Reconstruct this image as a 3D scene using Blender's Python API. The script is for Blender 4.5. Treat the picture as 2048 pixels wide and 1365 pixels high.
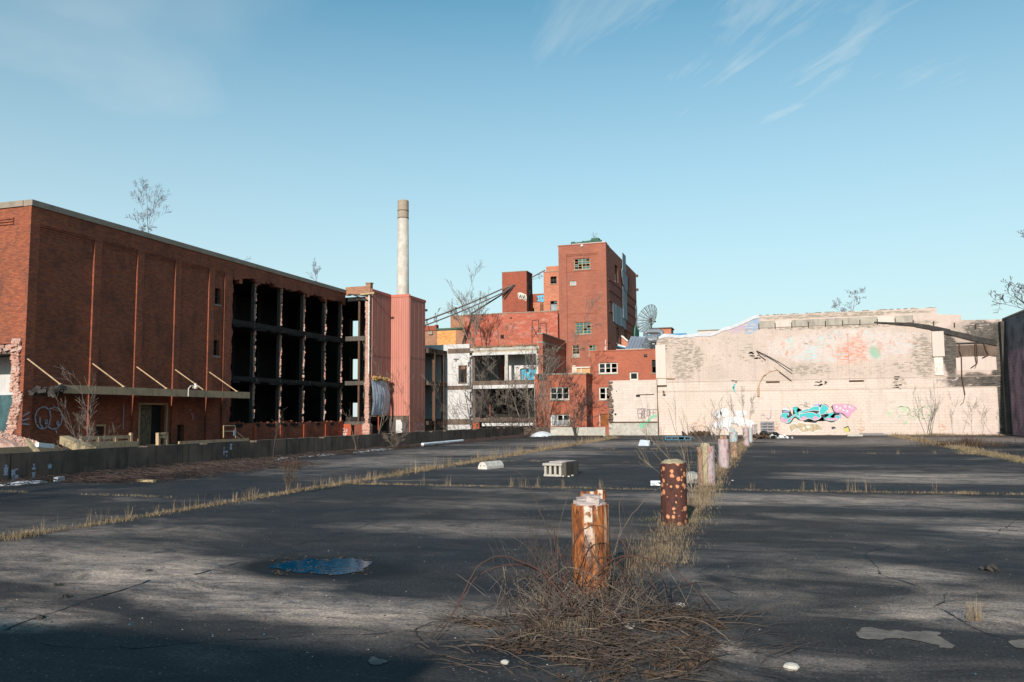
import bpy, bmesh, math, random
import numpy as np
from mathutils import Vector, Matrix, noise
R = math.radians
for o in list(bpy.data.objects): bpy.data.objects.remove(o)
S = bpy.context.scene
C = S.collection

# ------------------------------------------------------------------ camera
F_PX, CXP, CYP, EYE = 1640.0, 1024.0, 682.5, 1.6
AX = ((0.9533621818855695, -0.035324300495868106, -0.29975447276873707),
      (0.30170995379532, 0.083679632098702, 0.9497203919852684),
      (-0.008464864512312965, -0.99586641321329, 0.09043469070746064))
cam = bpy.data.cameras.new('camera'); cam_o = bpy.data.objects.new('camera', cam); C.objects.link(cam_o)
cam.sensor_width = 36; cam.lens = F_PX / 2048 * 36; cam.clip_start = .05; cam.clip_end = 3000
cam_o.matrix_world = Matrix(((AX[0][0], -AX[0][1], -AX[0][2], 0), (AX[1][0], -AX[1][1], -AX[1][2], 0),
                             (AX[2][0], -AX[2][1], -AX[2][2], EYE), (0, 0, 0, 1)))
S.camera = cam_o

# ------------------------------------------------------------------ world, sun, exposure
SUN_DIR = Vector((0.029, -0.925, 0.375)).normalized()      # towards the sun
el = math.asin(SUN_DIR.z)
w = bpy.data.worlds.new('World'); S.world = w; w.use_nodes = True
nt = w.node_tree; N = nt.nodes; L = nt.links
for n in list(N): N.remove(n)
out = N.new('ShaderNodeOutputWorld'); bg = N.new('ShaderNodeBackground'); sky = N.new('ShaderNodeTexSky')
sky.sky_type = 'NISHITA'; sky.sun_disc = False; sky.sun_elevation = el; sky.sun_rotation = R(180) + math.atan2(SUN_DIR.x, -SUN_DIR.y) * -1
sky.air_density = 1.0; sky.dust_density = .6; sky.ozone_density = 1.5; sky.altitude = 200
bg.inputs[1].default_value = 0.138
tint = N.new('ShaderNodeMix'); tint.data_type = 'RGBA'; tint.blend_type = 'MULTIPLY'; tint.inputs[0].default_value = 1
tint.inputs[7].default_value = (.53, 1.04, .98, 1)
tc = N.new('ShaderNodeTexCoord')
# cirrus laid on a high flat layer: direction / height
sep = N.new('ShaderNodeSeparateXYZ'); L.new(tc.outputs['Generated'], sep.inputs[0])
zz = N.new('ShaderNodeMath'); zz.operation = 'MAXIMUM'; zz.inputs[1].default_value = .03; L.new(sep.outputs[2], zz.inputs[0])
zp = N.new('ShaderNodeMath'); zp.operation = 'ADD'; zp.inputs[1].default_value = .12; L.new(zz.outputs[0], zp.inputs[0])
dv = N.new('ShaderNodeVectorMath'); dv.operation = 'DIVIDE'; L.new(tc.outputs['Generated'], dv.inputs[0])
cmb = N.new('ShaderNodeCombineXYZ')
for i in range(3): L.new(zp.outputs[0], cmb.inputs[i])
L.new(cmb.outputs[0], dv.inputs[1])
rt = N.new('ShaderNodeMapping'); rt.inputs['Rotation'].default_value = (0, 0, R(49)); L.new(dv.outputs[0], rt.inputs[0])
mp = N.new('ShaderNodeMapping'); mp.inputs['Scale'].default_value = (1.1, 6.0, 1)
L.new(rt.outputs[0], mp.inputs[0])
n1 = N.new('ShaderNodeTexNoise'); n1.inputs['Scale'].default_value = 1.3; n1.inputs['Detail'].default_value = 9; n1.inputs['Roughness'].default_value = .62; n1.inputs['Distortion'].default_value = .5
L.new(mp.outputs[0], n1.inputs['Vector'])
n2 = N.new('ShaderNodeTexNoise'); n2.inputs['Scale'].default_value = 2.2; n2.inputs['Detail'].default_value = 4
L.new(dv.outputs[0], n2.inputs['Vector'])
def bank(cx, cy, rx, ry, gain):          # a bank of high cloud round one place on the layer
    m_ = N.new('ShaderNodeMapping'); m_.inputs['Location'].default_value = (-cx / rx, -cy / ry, 0); m_.inputs['Scale'].default_value = (1 / rx, 1 / ry, 0)
    L.new(dv.outputs[0], m_.inputs[0]); l_ = N.new('ShaderNodeVectorMath'); l_.operation = 'LENGTH'; L.new(m_.outputs[0], l_.inputs[0])
    q_ = N.new('ShaderNodeMapRange'); q_.inputs[1].default_value = 1; q_.inputs[2].default_value = .2; q_.inputs[3].default_value = 0; q_.inputs[4].default_value = gain; L.new(l_.outputs['Value'], q_.inputs[0]); return q_.outputs[0]
r1 = N.new('ShaderNodeMapRange'); r1.inputs[1].default_value = .4; r1.inputs[2].default_value = .85; L.new(n1.outputs[0], r1.inputs[0])
r2 = N.new('ShaderNodeMapRange'); r2.inputs[1].default_value = .3; r2.inputs[2].default_value = .5; L.new(n2.outputs[0], r2.inputs[0])
ml = N.new('ShaderNodeMath'); ml.operation = 'MULTIPLY'; L.new(r1.outputs[0], ml.inputs[0]); L.new(r2.outputs[0], ml.inputs[1])
bs = N.new('ShaderNodeMath'); bs.operation = 'ADD'; L.new(bank(-.12, 1.95, .65, .7, 1.15), bs.inputs[0]); L.new(bank(.8, 2.0, .8, 1.0, .7), bs.inputs[1])
ml2 = N.new('ShaderNodeMath'); ml2.operation = 'MULTIPLY'; L.new(ml.outputs[0], ml2.inputs[0]); L.new(bs.outputs[0], ml2.inputs[1])
bv = N.new('ShaderNodeMath'); bv.operation = 'ADD'; L.new(bank(-1.35, 1.3, .75, .8, .75), bv.inputs[0]); L.new(bank(.9, 2.5, 1.3, 1.3, .8), bv.inputs[1])
vl = N.new('ShaderNodeMath'); vl.operation = 'MULTIPLY'; L.new(n2.outputs[0], vl.inputs[0]); L.new(bv.outputs[0], vl.inputs[1])
ml3 = N.new('ShaderNodeMath'); ml3.operation = 'MAXIMUM'; L.new(ml2.outputs[0], ml3.inputs[0]); L.new(vl.outputs[0], ml3.inputs[1])
# pale veil low over the horizon
vr = N.new('ShaderNodeMapRange'); vr.inputs[1].default_value = .0; vr.inputs[2].default_value = .5; vr.inputs[3].default_value = .95; vr.inputs[4].default_value = .0
L.new(sep.outputs[2], vr.inputs[0])
ad = N.new('ShaderNodeMath'); ad.operation = 'MAXIMUM'; L.new(ml3.outputs[0], ad.inputs[0]); L.new(vr.outputs[0], ad.inputs[1])
cm = N.new('ShaderNodeMix'); cm.data_type = 'RGBA'; cm.inputs[7].default_value = (4.75, 5.3, 5.4, 1)
L.new(sky.outputs[0], tint.inputs[6]); L.new(tint.outputs[2], cm.inputs[6]); L.new(ad.outputs[0], cm.inputs[0])
L.new(cm.outputs[2], bg.inputs[0]); L.new(bg.outputs[0], out.inputs[0])
sun = bpy.data.lights.new('sun', 'SUN'); sun.energy = 5.0; sun.angle = R(.5); sun.color = (1, .92, .83)
sun_o = bpy.data.objects.new('sun', sun); C.objects.link(sun_o); sun_o.rotation_euler = SUN_DIR.to_track_quat('Z', 'Y').to_euler()
sun_o.location = (0, -20, 40)
S.view_settings.view_transform = 'Standard'; S.view_settings.look = 'None'; S.view_settings.exposure = .15; S.view_settings.gamma = 1
S.view_settings.use_curve_mapping = False
S.render.engine = 'CYCLES'

# ------------------------------------------------------------------ helpers
def at(px, py, X=None, Y=None, Z=None):
    v = (px - CXP, py - CYP, F_PX)
    d = [sum(AX[i][k] * v[k] for k in range(3)) for i in range(3)]
    t = X / d[0] if X is not None else (Y / d[1] if Y is not None else (Z - EYE) / d[2])
    return Vector((d[0] * t, d[1] * t, EYE + d[2] * t))

def tag(o, label=None, cat=None, group=None, kind=None):
    if label: o['label'] = label
    if cat: o['category'] = cat
    if group: o['group'] = group
    if kind: o['kind'] = kind
    return o

def thing(name, label, cat, loc=(0, 0, 0), group=None):
    o = bpy.data.objects.new(name, None); C.objects.link(o); o.location = loc; o.empty_display_size = .2
    return tag(o, label, cat, group)

def wloc(o):
    v = Vector((0, 0, 0))
    while o is not None:
        v += Vector(o.location); o = o.parent
    return v

class MB:
    def __init__(s): s.v = []; s.f = []
    def add(s, vs, fs):
        k = len(s.v); s.v.extend([tuple(p) for p in vs]); s.f.extend([tuple(i + k for i in f) for f in fs]); return s
    def quad(s, a, b, c, d): return s.add((a, b, c, d), ((0, 1, 2, 3),))
    def box(s, x0, x1, y0, y1, z0, z1, M=None):
        vs = [(x, y, z) for x in (x0, x1) for y in (y0, y1) for z in (z0, z1)]
        if M is not None: vs = [M @ Vector(p) for p in vs]
        return s.add(vs, ((0, 1, 3, 2), (4, 6, 7, 5), (0, 4, 5, 1), (2, 3, 7, 6), (0, 2, 6, 4), (1, 5, 7, 3)))
    def cbox(s, c, size, rot=(0, 0, 0)):
        M = Matrix.Translation(c) @ Matrix.Rotation(rot[2], 4, 'Z') @ Matrix.Rotation(rot[1], 4, 'Y') @ Matrix.Rotation(rot[0], 4, 'X')
        a, b, c2 = size[0] / 2, size[1] / 2, size[2] / 2
        return s.box(-a, a, -b, b, -c2, c2, M)
    def beam(s, p, q, w, h, roll=0):
        p = Vector(p); q = Vector(q); d = q - p; Ln = d.length
        Q = d.to_track_quat('X', 'Z').to_matrix().to_4x4()
        return s.box(0, Ln, -w / 2, w / 2, -h / 2, h / 2, Matrix.Translation(p) @ Q @ Matrix.Rotation(roll, 4, 'X'))
    def path(s, pts, rads, n=5, cap=True):
        pts = [Vector(p) for p in pts]; m = len(pts)
        if not hasattr(rads, '__len__'): rads = [rads] * m
        base = len(s.v); ref = Vector((.31, .22, .92))
        for i, p in enumerate(pts):
            t = (pts[min(i + 1, m - 1)] - pts[max(i - 1, 0)])
            if t.length < 1e-9: t = Vector((0, 0, 1))
            t.normalize(); a = t.cross(ref)
            if a.length < .1: a = t.cross(Vector((1, 0, 0)))
            a.normalize(); b = t.cross(a)
            for k in range(n):
                g = 2 * math.pi * k / n; q = p + (a * math.cos(g) + b * math.sin(g)) * rads[i]
                s.v.append((q.x, q.y, q.z))
        for i in range(m - 1):
            for k in range(n):
                k2 = (k + 1) % n
                s.f.append((base + i * n + k, base + i * n + k2, base + (i + 1) * n + k2, base + (i + 1) * n + k))
        if cap:
            s.f.append(tuple(base + k for k in range(n))[::-1]); s.f.append(tuple(base + (m - 1) * n + k for k in range(n)))
        return s
    def lathe(s, cx, cy, prof, n=28, wob=None):
        base = len(s.v); m = len(prof)
        for j, (r, z) in enumerate(prof):
            for k in range(n):
                g = 2 * math.pi * k / n; rr, zz_ = (r, z) if wob is None else wob(r, z, g, j)
                s.v.append((cx + rr * math.cos(g), cy + rr * math.sin(g), zz_))
        for i in range(m - 1):
            for k in range(n):
                k2 = (k + 1) % n
                s.f.append((base + i * n + k, base + i * n + k2, base + (i + 1) * n + k2, base + (i + 1) * n + k))
        s.f.append(tuple(base + k for k in range(n))[::-1]); s.f.append(tuple(base + (m - 1) * n + k for k in range(n)))
        return s
    def prism(s, poly, fn, a, b):
        """poly in 2d, fn(u,v,w) -> 3d; from w=a to w=b"""
        n = len(poly)
        vs = [fn(u, v, a) for u, v in poly] + [fn(u, v, b) for u, v in poly]
        fs = [tuple(range(n)), tuple(range(2 * n - 1, n - 1, -1))] + [(i, i + n, (i + 1) % n + n, (i + 1) % n) for i in range(n)]
        return s.add(vs, fs)
    def wall(s, ax, c0, c1, u0, u1, z0, z1, holes=(), du=None, dz=None, solid=None):
        us = {u0, u1}; zs = {z0, z1}
        for h in holes: us |= {min(max(h[0], u0), u1), min(max(h[1], u0), u1)}; zs |= {min(max(h[2], z0), z1), min(max(h[3], z0), z1)}
        if du: us |= set(np.arange(u0, u1, du).tolist())
        if dz: zs |= set(np.arange(z0, z1, dz).tolist())
        def clean(a):
            a = sorted(a); r = [a[0]]
            for x in a[1:]:
                if x - r[-1] > .004: r.append(x)
            return r
        us = clean(us); zs = clean(zs); nu, nz = len(us) - 1, len(zs) - 1
        g = [[False] * nz for _ in range(nu)]
        for i in range(nu):
            uc = (us[i] + us[i + 1]) / 2
            for j in range(nz):
                zc = (zs[j] + zs[j + 1]) / 2
                ok = not any(h[0] < uc < h[1] and h[2] < zc < h[3] for h in holes)
                if ok and solid: ok = solid(uc, zc)
                g[i][j] = ok
        def P3(u, c, z): return (c, u, z) if ax == 'x' else (u, c, z)
        for i in range(nu):
            for j in range(nz):
                if not g[i][j]: continue
                a, b, c, d = us[i], us[i + 1], zs[j], zs[j + 1]
                s.quad(P3(a, c0, c), P3(b, c0, c), P3(b, c0, d), P3(a, c0, d))
                s.quad(P3(a, c1, c), P3(a, c1, d), P3(b, c1, d), P3(b, c1, c))
                if i == 0 or not g[i - 1][j]: s.quad(P3(a, c0, c), P3(a, c0, d), P3(a, c1, d), P3(a, c1, c))
                if i == nu - 1 or not g[i + 1][j]: s.quad(P3(b, c0, c), P3(b, c1, c), P3(b, c1, d), P3(b, c0, d))
                if j == 0 or not g[i][j - 1]: s.quad(P3(a, c0, c), P3(a, c1, c), P3(b, c1, c), P3(b, c0, c))
                if j == nz - 1 or not g[i][j + 1]: s.quad(P3(a, c0, d), P3(b, c0, d), P3(b, c1, d), P3(a, c1, d))
        return s
    def build(s, name, mat, parent=None, smooth=False, loc=None, fix=True):
        off = wloc(parent) if parent is not None else Vector((0, 0, 0))
        base = Vector(loc) if loc is not None else off
        V = np.array(s.v, dtype=np.float64).reshape(-1, 3)
        me = bpy.data.meshes.new(name); me.from_pydata((V - np.array(base)).tolist(), [], s.f)
        if fix and len(s.f) < 20000:
            bm = bmesh.new(); bm.from_mesh(me)
            bmesh.ops.recalc_face_normals(bm, faces=bm.faces); bm.to_mesh(me); bm.free()
        me.update()
        nl = len(me.loops); li = np.zeros(nl, dtype=np.int32); me.loops.foreach_get('vertex_index', li)
        npol = len(me.polygons); nor = np.zeros(npol * 3); me.polygons.foreach_get('normal', nor); nor = np.abs(nor.reshape(-1, 3))
        tot = np.zeros(npol, dtype=np.int32); me.polygons.foreach_get('loop_total', tot)
        co = np.zeros(len(me.vertices) * 3); me.vertices.foreach_get('co', co); co = co.reshape(-1, 3) + np.array(base)
        ln = np.repeat(nor, tot, axis=0); lc = co[li]
        uv = np.where((ln[:, 2:3] > .75), lc[:, :2], np.where((ln[:, 0:1] > ln[:, 1:2]), lc[:, [1, 2]], lc[:, [0, 2]]))
        ul = me.uv_layers.new(name='uv'); ul.data.foreach_set('uv', uv.ravel())
        if smooth: me.polygons.foreach_set('use_smooth', [True] * npol)
        me.materials.append(mat)
        o = bpy.data.objects.new(name, me); C.objects.link(o)
        if parent is not None: o.parent = parent; o.location = base - off
        else: o.location = base
        return o

def smooth_poly(pts, sub=5):
    n = len(pts); r = []
    for i in range(n):
        p0, p1, p2, p3 = pts[i - 1], pts[i], pts[(i + 1) % n], pts[(i + 2) % n]
        for k in range(sub):
            t = k / sub
            r.append(tuple(.5 * ((2 * p1[a]) + (-p0[a] + p2[a]) * t + (2 * p0[a] - 5 * p1[a] + 4 * p2[a] - p3[a]) * t * t + (-p0[a] + 3 * p1[a] - 3 * p2[a] + p3[a]) * t ** 3) for a in (0, 1)))
    return r

def flat_poly(name, mat, parent, poly, fn, w):
    me = bpy.data.meshes.new(name); bm = bmesh.new(); off = wloc(parent) if parent is not None else Vector((0, 0, 0))
    vs = [bm.verts.new(Vector(fn(u, v, w)) - off) for u, v in poly]
    f = bm.faces.new(vs); bmesh.ops.triangulate(bm, faces=[f]); bm.to_mesh(me); bm.free()
    me.materials.append(mat); o = bpy.data.objects.new(name, me); C.objects.link(o); o.parent = parent
    return o

def ribbon(mb, pts, wd, fn, w):
    for i in range(len(pts) - 1):
        (a, b), (c, d) = pts[i], pts[i + 1]
        dx, dy = c - a, d - b; l = math.hypot(dx, dy)
        if l < 1e-6: continue
        nx, ny = -dy / l * wd / 2, dx / l * wd / 2; ex, ey = dx / l * wd * .35, dy / l * wd * .35
        mb.quad(fn(a - ex + nx, b - ey + ny, w), fn(c + ex + nx, d + ey + ny, w), fn(c + ex - nx, d + ey - ny, w), fn(a - ex - nx, b - ey - ny, w))

# ------------------------------------------------------------------ materials
class NB:
    def __init__(s, name, rough=.9):
        s.m = bpy.data.materials.new(name); s.m.use_nodes = True; s.t = s.m.node_tree; s.b = s.t.nodes['Principled BSDF']
        s.b.inputs['Roughness'].default_value = rough; s.b.inputs['Specular IOR Level'].default_value = .25
        s.geo = s.t.nodes.new('ShaderNodeNewGeometry'); s.pos = s.geo.outputs['Position']
        s.uvn = s.t.nodes.new('ShaderNodeUVMap'); s.uvn.uv_map = 'uv'; s.uv = s.uvn.outputs[0]
    def set(s, inp, v):
        if isinstance(v, bpy.types.NodeSocket): s.t.links.new(v, inp)
        else: inp.default_value = v if not (isinstance(v, tuple) and len(v) == 3 and len(inp.default_value) == 4) else (*v, 1)
    def map(s, vec, scale=(1, 1, 1), loc=(0, 0, 0), rot=(0, 0, 0)):
        n = s.t.nodes.new('ShaderNodeMapping'); s.set(n.inputs[0], vec)
        n.inputs['Scale'].default_value = scale; n.inputs['Location'].default_value = loc; n.inputs['Rotation'].default_value = rot
        return n.outputs[0]
    def noise(s, scale=1, detail=4, rough=.55, vec=None, dist=0, color=False):
        n = s.t.nodes.new('ShaderNodeTexNoise'); s.set(n.inputs['Vector'], s.pos if vec is None else vec)
        n.inputs['Scale'].default_value = scale; n.inputs['Detail'].default_value = detail; n.inputs['Roughness'].default_value = rough; n.inputs['Distortion'].default_value = dist
        return n.outputs[1 if color else 0]
    def vor(s, scale=1, vec=None, feature='F1', out_='Color', rnd=1):
        n = s.t.nodes.new('ShaderNodeTexVoronoi'); n.feature = feature; s.set(n.inputs['Vector'], s.pos if vec is None else vec)
        n.inputs['Scale'].default_value = scale; n.inputs['Randomness'].default_value = rnd; return n.outputs[out_]
    def brick(s, w=.215, h=.075, mortar=.012, vec=None, c1=(0, 0, 0), c2=(1, 1, 1), cm_=(.5, .5, .5), off=.5):
        n = s.t.nodes.new('ShaderNodeTexBrick'); s.set(n.inputs['Vector'], s.uv if vec is None else vec)
        n.inputs['Scale'].default_value = 1; n.inputs['Brick Width'].default_value = w; n.inputs['Row Height'].default_value = h
        n.inputs['Mortar Size'].default_value = mortar; n.inputs['Mortar Smooth'].default_value = .1; n.offset = off
        n.inputs['Color1'].default_value = (*c1, 1); n.inputs['Color2'].default_value = (*c2, 1); n.inputs['Mortar'].default_value = (*cm_, 1)
        return n.outputs[0], n.outputs[1]
    def ramp(s, v, a, b, lo=0., hi=1.):
        n = s.t.nodes.new('ShaderNodeMapRange'); s.set(n.inputs[0], v); n.inputs[1].default_value = a; n.inputs[2].default_value = b
        n.inputs[3].default_value = lo; n.inputs[4].default_value = hi; return n.outputs[0]
    def math(s, op, a, b=0.):
        n = s.t.nodes.new('ShaderNodeMath'); n.operation = op; s.set(n.inputs[0], a); s.set(n.inputs[1], b); return n.outputs[0]
    def mix(s, f, a, b, mode='MIX'):
        n = s.t.nodes.new('ShaderNodeMix'); n.data_type = 'RGBA'; n.blend_type = mode
        s.set(n.inputs[0], f); s.set(n.inputs[6], a); s.set(n.inputs[7], b); return n.outputs[2]
    def sep(s, v):
        n = s.t.nodes.new('ShaderNodeSeparateXYZ'); s.set(n.inputs[0], v); return n.outputs
    def rnd(s):
        return s.t.nodes.new('ShaderNodeObjectInfo').outputs['Random']
    def bump(s, h, strength=.4, dist=.01):
        n = s.t.nodes.new('ShaderNodeBump'); n.inputs['Strength'].default_value = strength; n.inputs['Distance'].default_value = dist
        s.set(n.inputs['Height'], h); s.t.links.new(n.outputs[0], s.b.inputs['Normal'])
    def done(s, col, rough=None, metal=0):
        s.set(s.b.inputs['Base Color'], col)
        if rough is not None: s.set(s.b.inputs['Roughness'], rough)
        s.b.inputs['Metallic'].default_value = metal
        return s.m

def weathered(name, c1, c2, scale=1.5, stain=None, stain_amt=.5, streak=0, rough=.88, metal=0, bump=.25, fine=30, lo=.35, hi=.65):
    b = NB(name, rough)
    c = b.mix(b.ramp(b.noise(scale, 6, .6), lo, hi), c1, c2)
    if stain:
        v = b.map(b.pos, (3.5, 3.5, .35)) if streak else b.pos
        c = b.mix(b.math('MULTIPLY', b.ramp(b.noise(1.3 if streak else scale * 2.3, 6, .7, v), .5, .68), stain_amt), c, stain)
    g = b.noise(fine, 3, .6); c = b.mix(.5, c, b.mix(1, c, b.mix(g, (.55, .55, .55), (1.45, 1.45, 1.45)), 'MULTIPLY'))
    b.bump(g, bump, .01)
    return b.done(c, None, metal)

def brickmat(name, ca, cb, cm_=(.25, .2, .17), dark=(.06, .04, .04), eff=None, eff_amt=.5, mort=.01, vscale=1.0, soot=.35, streakc=(.05, .03, .025)):
    b = NB(name, .92)
    col, fac = b.brick(.225 * vscale, .078 * vscale, mort, None, ca, cb, cm_)
    v = b.map(b.uv, (1 / .45, 1 / .156, 1)); cell = b.vor(1.6, v, out_='Color')
    cs = b.sep(cell)[0]
    col = b.mix(b.math('MULTIPLY', b.ramp(cs, .78, .86), .35), col, dark)
    col = b.mix(b.ramp(b.noise(.45, 5, .6), .35, .7, 0, .5), col, b.mix(1, col, (1.35, 1.2, 1.1), 'MULTIPLY'))
    col = b.mix(b.math('MULTIPLY', b.ramp(b.noise(.8, 6, .65, b.map(b.pos, (1, 1, .5))), .48, .72), soot), col, streakc)
    if eff: col = b.mix(b.math('MULTIPLY', b.ramp(b.noise(1.1, 8, .72, b.map(b.pos, (1, 1, 3))), .5, .68), eff_amt), col, eff)
    b.bump(b.math('SUBTRACT', b.math('MULTIPLY', b.noise(25, 2), .4), fac), .5, .01)
    return b.done(col)

M = {}
M['brick_long'] = brickmat('long_building_brick', (.345, .105, .047), (.22, .06, .033), (.17, .07, .05), (.09, .05, .05), soot=.6)  # soot raised here to put the long front's shade into the colour
M['brick_tower'] = brickmat('tower_brick', (.32, .11, .07), (.27, .088, .055), (.26, .11, .08), (.2, .07, .055), eff=(.42, .2, .14), eff_amt=.35, soot=.3, streakc=(.15, .05, .035))
M['brick_old'] = brickmat('old_brick', (.42, .1, .055), (.34, .075, .045), (.34, .14, .1), (.2, .06, .05), eff=(.47, .26, .21), eff_amt=.75, soot=.25, streakc=(.17, .05, .035))
M['brick_small'] = brickmat('small_tower_brick', (.33, .085, .05), (.27, .065, .04), (.24, .09, .06), (.14, .05, .04), soot=.3, streakc=(.1, .04, .03))
M['brick_lift'] = brickmat('lift_shaft_brick', (.47, .17, .09), (.4, .12, .07), (.42, .22, .15), (.25, .09, .06), eff=(.5, .28, .2), eff_amt=.4, soot=.1)
M['brick_annex'] = brickmat('annex_brick', (.36, .105, .06), (.3, .08, .045), (.33, .14, .1), (.25, .08, .05), soot=.12, streakc=(.2, .06, .04))
M['brick_brown'] = brickmat('brown_brick', (.36, .17, .1), (.28, .12, .07), (.3, .2, .14), (.15, .09, .07), soot=.2)
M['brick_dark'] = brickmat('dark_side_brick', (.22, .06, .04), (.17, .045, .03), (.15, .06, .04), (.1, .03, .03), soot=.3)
M['brick_orange'] = brickmat('orange_patch_brick', (.62, .33, .1), (.52, .2, .06), (.5, .3, .15), (.45, .13, .05), vscale=1.3, soot=.05, eff=(.66, .45, .2), eff_amt=.5)
M['brick_broken'] = brickmat('broken_brick', (.5, .28, .22), (.36, .13, .09), (.45, .36, .3), (.3, .2, .18), eff=(.6, .5, .45), eff_amt=.7, soot=.15)
M['rubble'] = weathered('rubble', (.42, .2, .14), (.55, .42, .36), 6, (.2, .07, .05), .7, fine=20)
M['coping'] = weathered('stone_coping', (.25, .2, .155), (.31, .25, .195), .8, (.12, .1, .085), .5)
M['cream'] = weathered('cream_paint', (.5, .33, .2), (.4, .27, .165), 1.2, (.13, .1, .07), .6, streak=1)
M['concrete'] = weathered('stained_concrete', (.175, .122, .092), (.09, .064, .052), .9, (.025, .023, .02), .8, streak=1, bump=.5)
M['concrete_dark'] = weathered('dark_concrete', (.075, .062, .052), (.11, .09, .075), 1.2, (.03, .03, .03), .8, streak=1, bump=.5)
M['concrete_pale'] = weathered('pale_concrete', (.46, .42, .37), (.36, .33, .29), 1.5, (.2, .18, .15), .6, bump=.4)
M['interior'] = weathered('dark_interior', (.014, .013, .012), (.026, .023, .02), .6, (.008, .008, .008), .6)  # near-black: the darkness inside rooms and openings put into the colour
M['steel'] = weathered('rusty_steel', (.12, .06, .035), (.07, .05, .04), 3, (.22, .1, .05), .6)
M['steel_dark'] = weathered('dark_steel', (.05, .045, .045), (.08, .06, .05), 3)
M['rustpipe'] = weathered('brown_pipe', (.2, .12, .09), (.13, .09, .08), 2, (.3, .25, .2), .4)
M['white_paint'] = weathered('white_wall_paint', (.58, .555, .54), (.48, .46, .45), .8, (.3, .27, .25), .35, streak=1)
M['white_frame'] = weathered('white_window_frame', (.7, .66, .6), (.55, .5, .44), 4, (.25, .2, .15), .5)
M['grey_paint'] = weathered('grey_wall_paint', (.33, .34, .35), (.26, .27, .28), 1, (.12, .12, .12), .5)
M['teal_paint'] = weathered('dark_teal_paint', (.06, .12, .13), (.04, .08, .09), 1.5, (.02, .03, .03), .6)
M['dark_glass'] = NB('dark_glass', .15).done((.012, .015, .018))
M['green_glass'] = NB('green_glass', .22).done((.008, .11, .11))
M['green_glass'].node_tree.nodes['Principled BSDF'].inputs['Specular IOR Level'].default_value = .5
M['pale_glass'] = NB('cloudy_glass', .3).done((.3, .32, .33))
M['plywood'] = weathered('weathered_plywood', (.2, .24, .26), (.3, .33, .34), 2.5, (.1, .11, .11), .6, streak=1)
M['plywood_warm'] = weathered('bare_plywood', (.55, .33, .16), (.48, .28, .13), 3)
M['rust_door'] = weathered('rusty_door', (.3, .1, .03), (.14, .05, .025), 3, (.05, .025, .02), .8, streak=1)
M['red_paint'] = weathered('red_brick_paint', (.42, .09, .04), (.33, .07, .035), 3)
M['roof_metal'] = weathered('grey_roof_metal', (.2, .22, .27), (.17, .19, .23), 1, rough=.5)
M['duct'] = weathered('galvanised_duct', (.22, .24, .26), (.16, .18, .2), 1.5, rough=.5, metal=.3)
M['blue_trim'] = NB('blue_trim', .5).done((.02, .2, .38))
M['green_trim'] = weathered('green_trim', (.04, .12, .08), (.07, .1, .07), 4)
M['white_membrane'] = weathered('white_roof_membrane', (.56, .56, .58), (.45, .45, .47), 2, (.35, .35, .37), .4)
M['tar'] = weathered('tar_beam', (.03, .028, .026), (.06, .05, .045), 4)
M['bark'] = weathered('grey_bark', (.13, .105, .09), (.2, .17, .14), 3)
M['bark_dark'] = weathered('dark_bark', (.05, .038, .033), (.085, .065, .055), 3)
M['twig_far'] = weathered('roof_twig', (.18, .17, .19), (.14, .13, .15), 3)
M['cane'] = weathered('bramble_cane', (.11, .042, .032), (.07, .05, .042), 9)
M['cane_pale'] = weathered('dry_stem', (.2, .15, .11), (.1, .078, .06), 9)
M['straw'] = weathered('straw_grass', (.38, .275, .165), (.19, .135, .085), 2.2, (.15, .115, .065), .45, fine=9)
M['straw_green'] = weathered('greenish_grass', (.16, .16, .05), (.3, .23, .11), 3, fine=9)
M['leaf_brown'] = weathered('brown_leaves', (.1, .058, .036), (.055, .037, .027), 8, (.2, .12, .06), .4)
M['snow'] = weathered('old_snow', (.78, .8, .84), (.68, .7, .74), 3)
M['plastic_white'] = NB('white_plastic', .5).done((.72, .73, .74))
M['plastic_black'] = NB('black_plastic', .35).done((.02, .022, .025))
M['chip_blue'] = NB('blue_chip', .4).done((.03, .2, .3))
M['chip_dark'] = NB('dark_chip', .7).done((.02, .025, .035))
M['chip_pale'] = NB('pale_chip', .8).done((.5, .46, .4))
M['wood_grey'] = weathered('grey_wood', (.27, .25, .26), (.2, .19, .2), 6)
M['wood_tan'] = weathered('tan_timber', (.45, .35, .2), (.3, .22, .13), 5)
M['insulation'] = weathered('insulation', (.5, .3, .1), (.35, .2, .08), 9)
M['band'] = weathered('grey_band_concrete', (.4, .35, .29), (.3, .26, .22), 1.5, (.14, .12, .1), .6, streak=1)
M['scar'] = weathered('bare_scar', (.22, .18, .15), (.12, .105, .095), 7, (.1, .09, .08), .6, fine=70)
M['grey_sheet'] = weathered('silver_sheet', (.5, .54, .6), (.38, .42, .48), 1.3, (.5, .52, .56), .6, streak=1, rough=.6)

def chimney_mat():
    b = NB('pale_chimney'); g = b.noise(1.1, 8, .7, b.map(b.pos, (1, 1, .6)))
    c = b.mix(b.ramp(g, .45, .62), (.44, .385, .33), (.56, .51, .46))
    c = b.mix(b.ramp(b.noise(1.5, 5, .6, b.map(b.pos, (.3, .3, 3))), .55, .7, 0, .4), c, (.3, .25, .2))
    b.bump(b.noise(12, 3), .3, .02); return b.done(c)
M['chimney'] = chimney_mat()
M['chimney_cap'] = weathered('tan_chimney_top', (.36, .29, .22), (.31, .25, .19), 2, (.22, .17, .13), .4)

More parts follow.
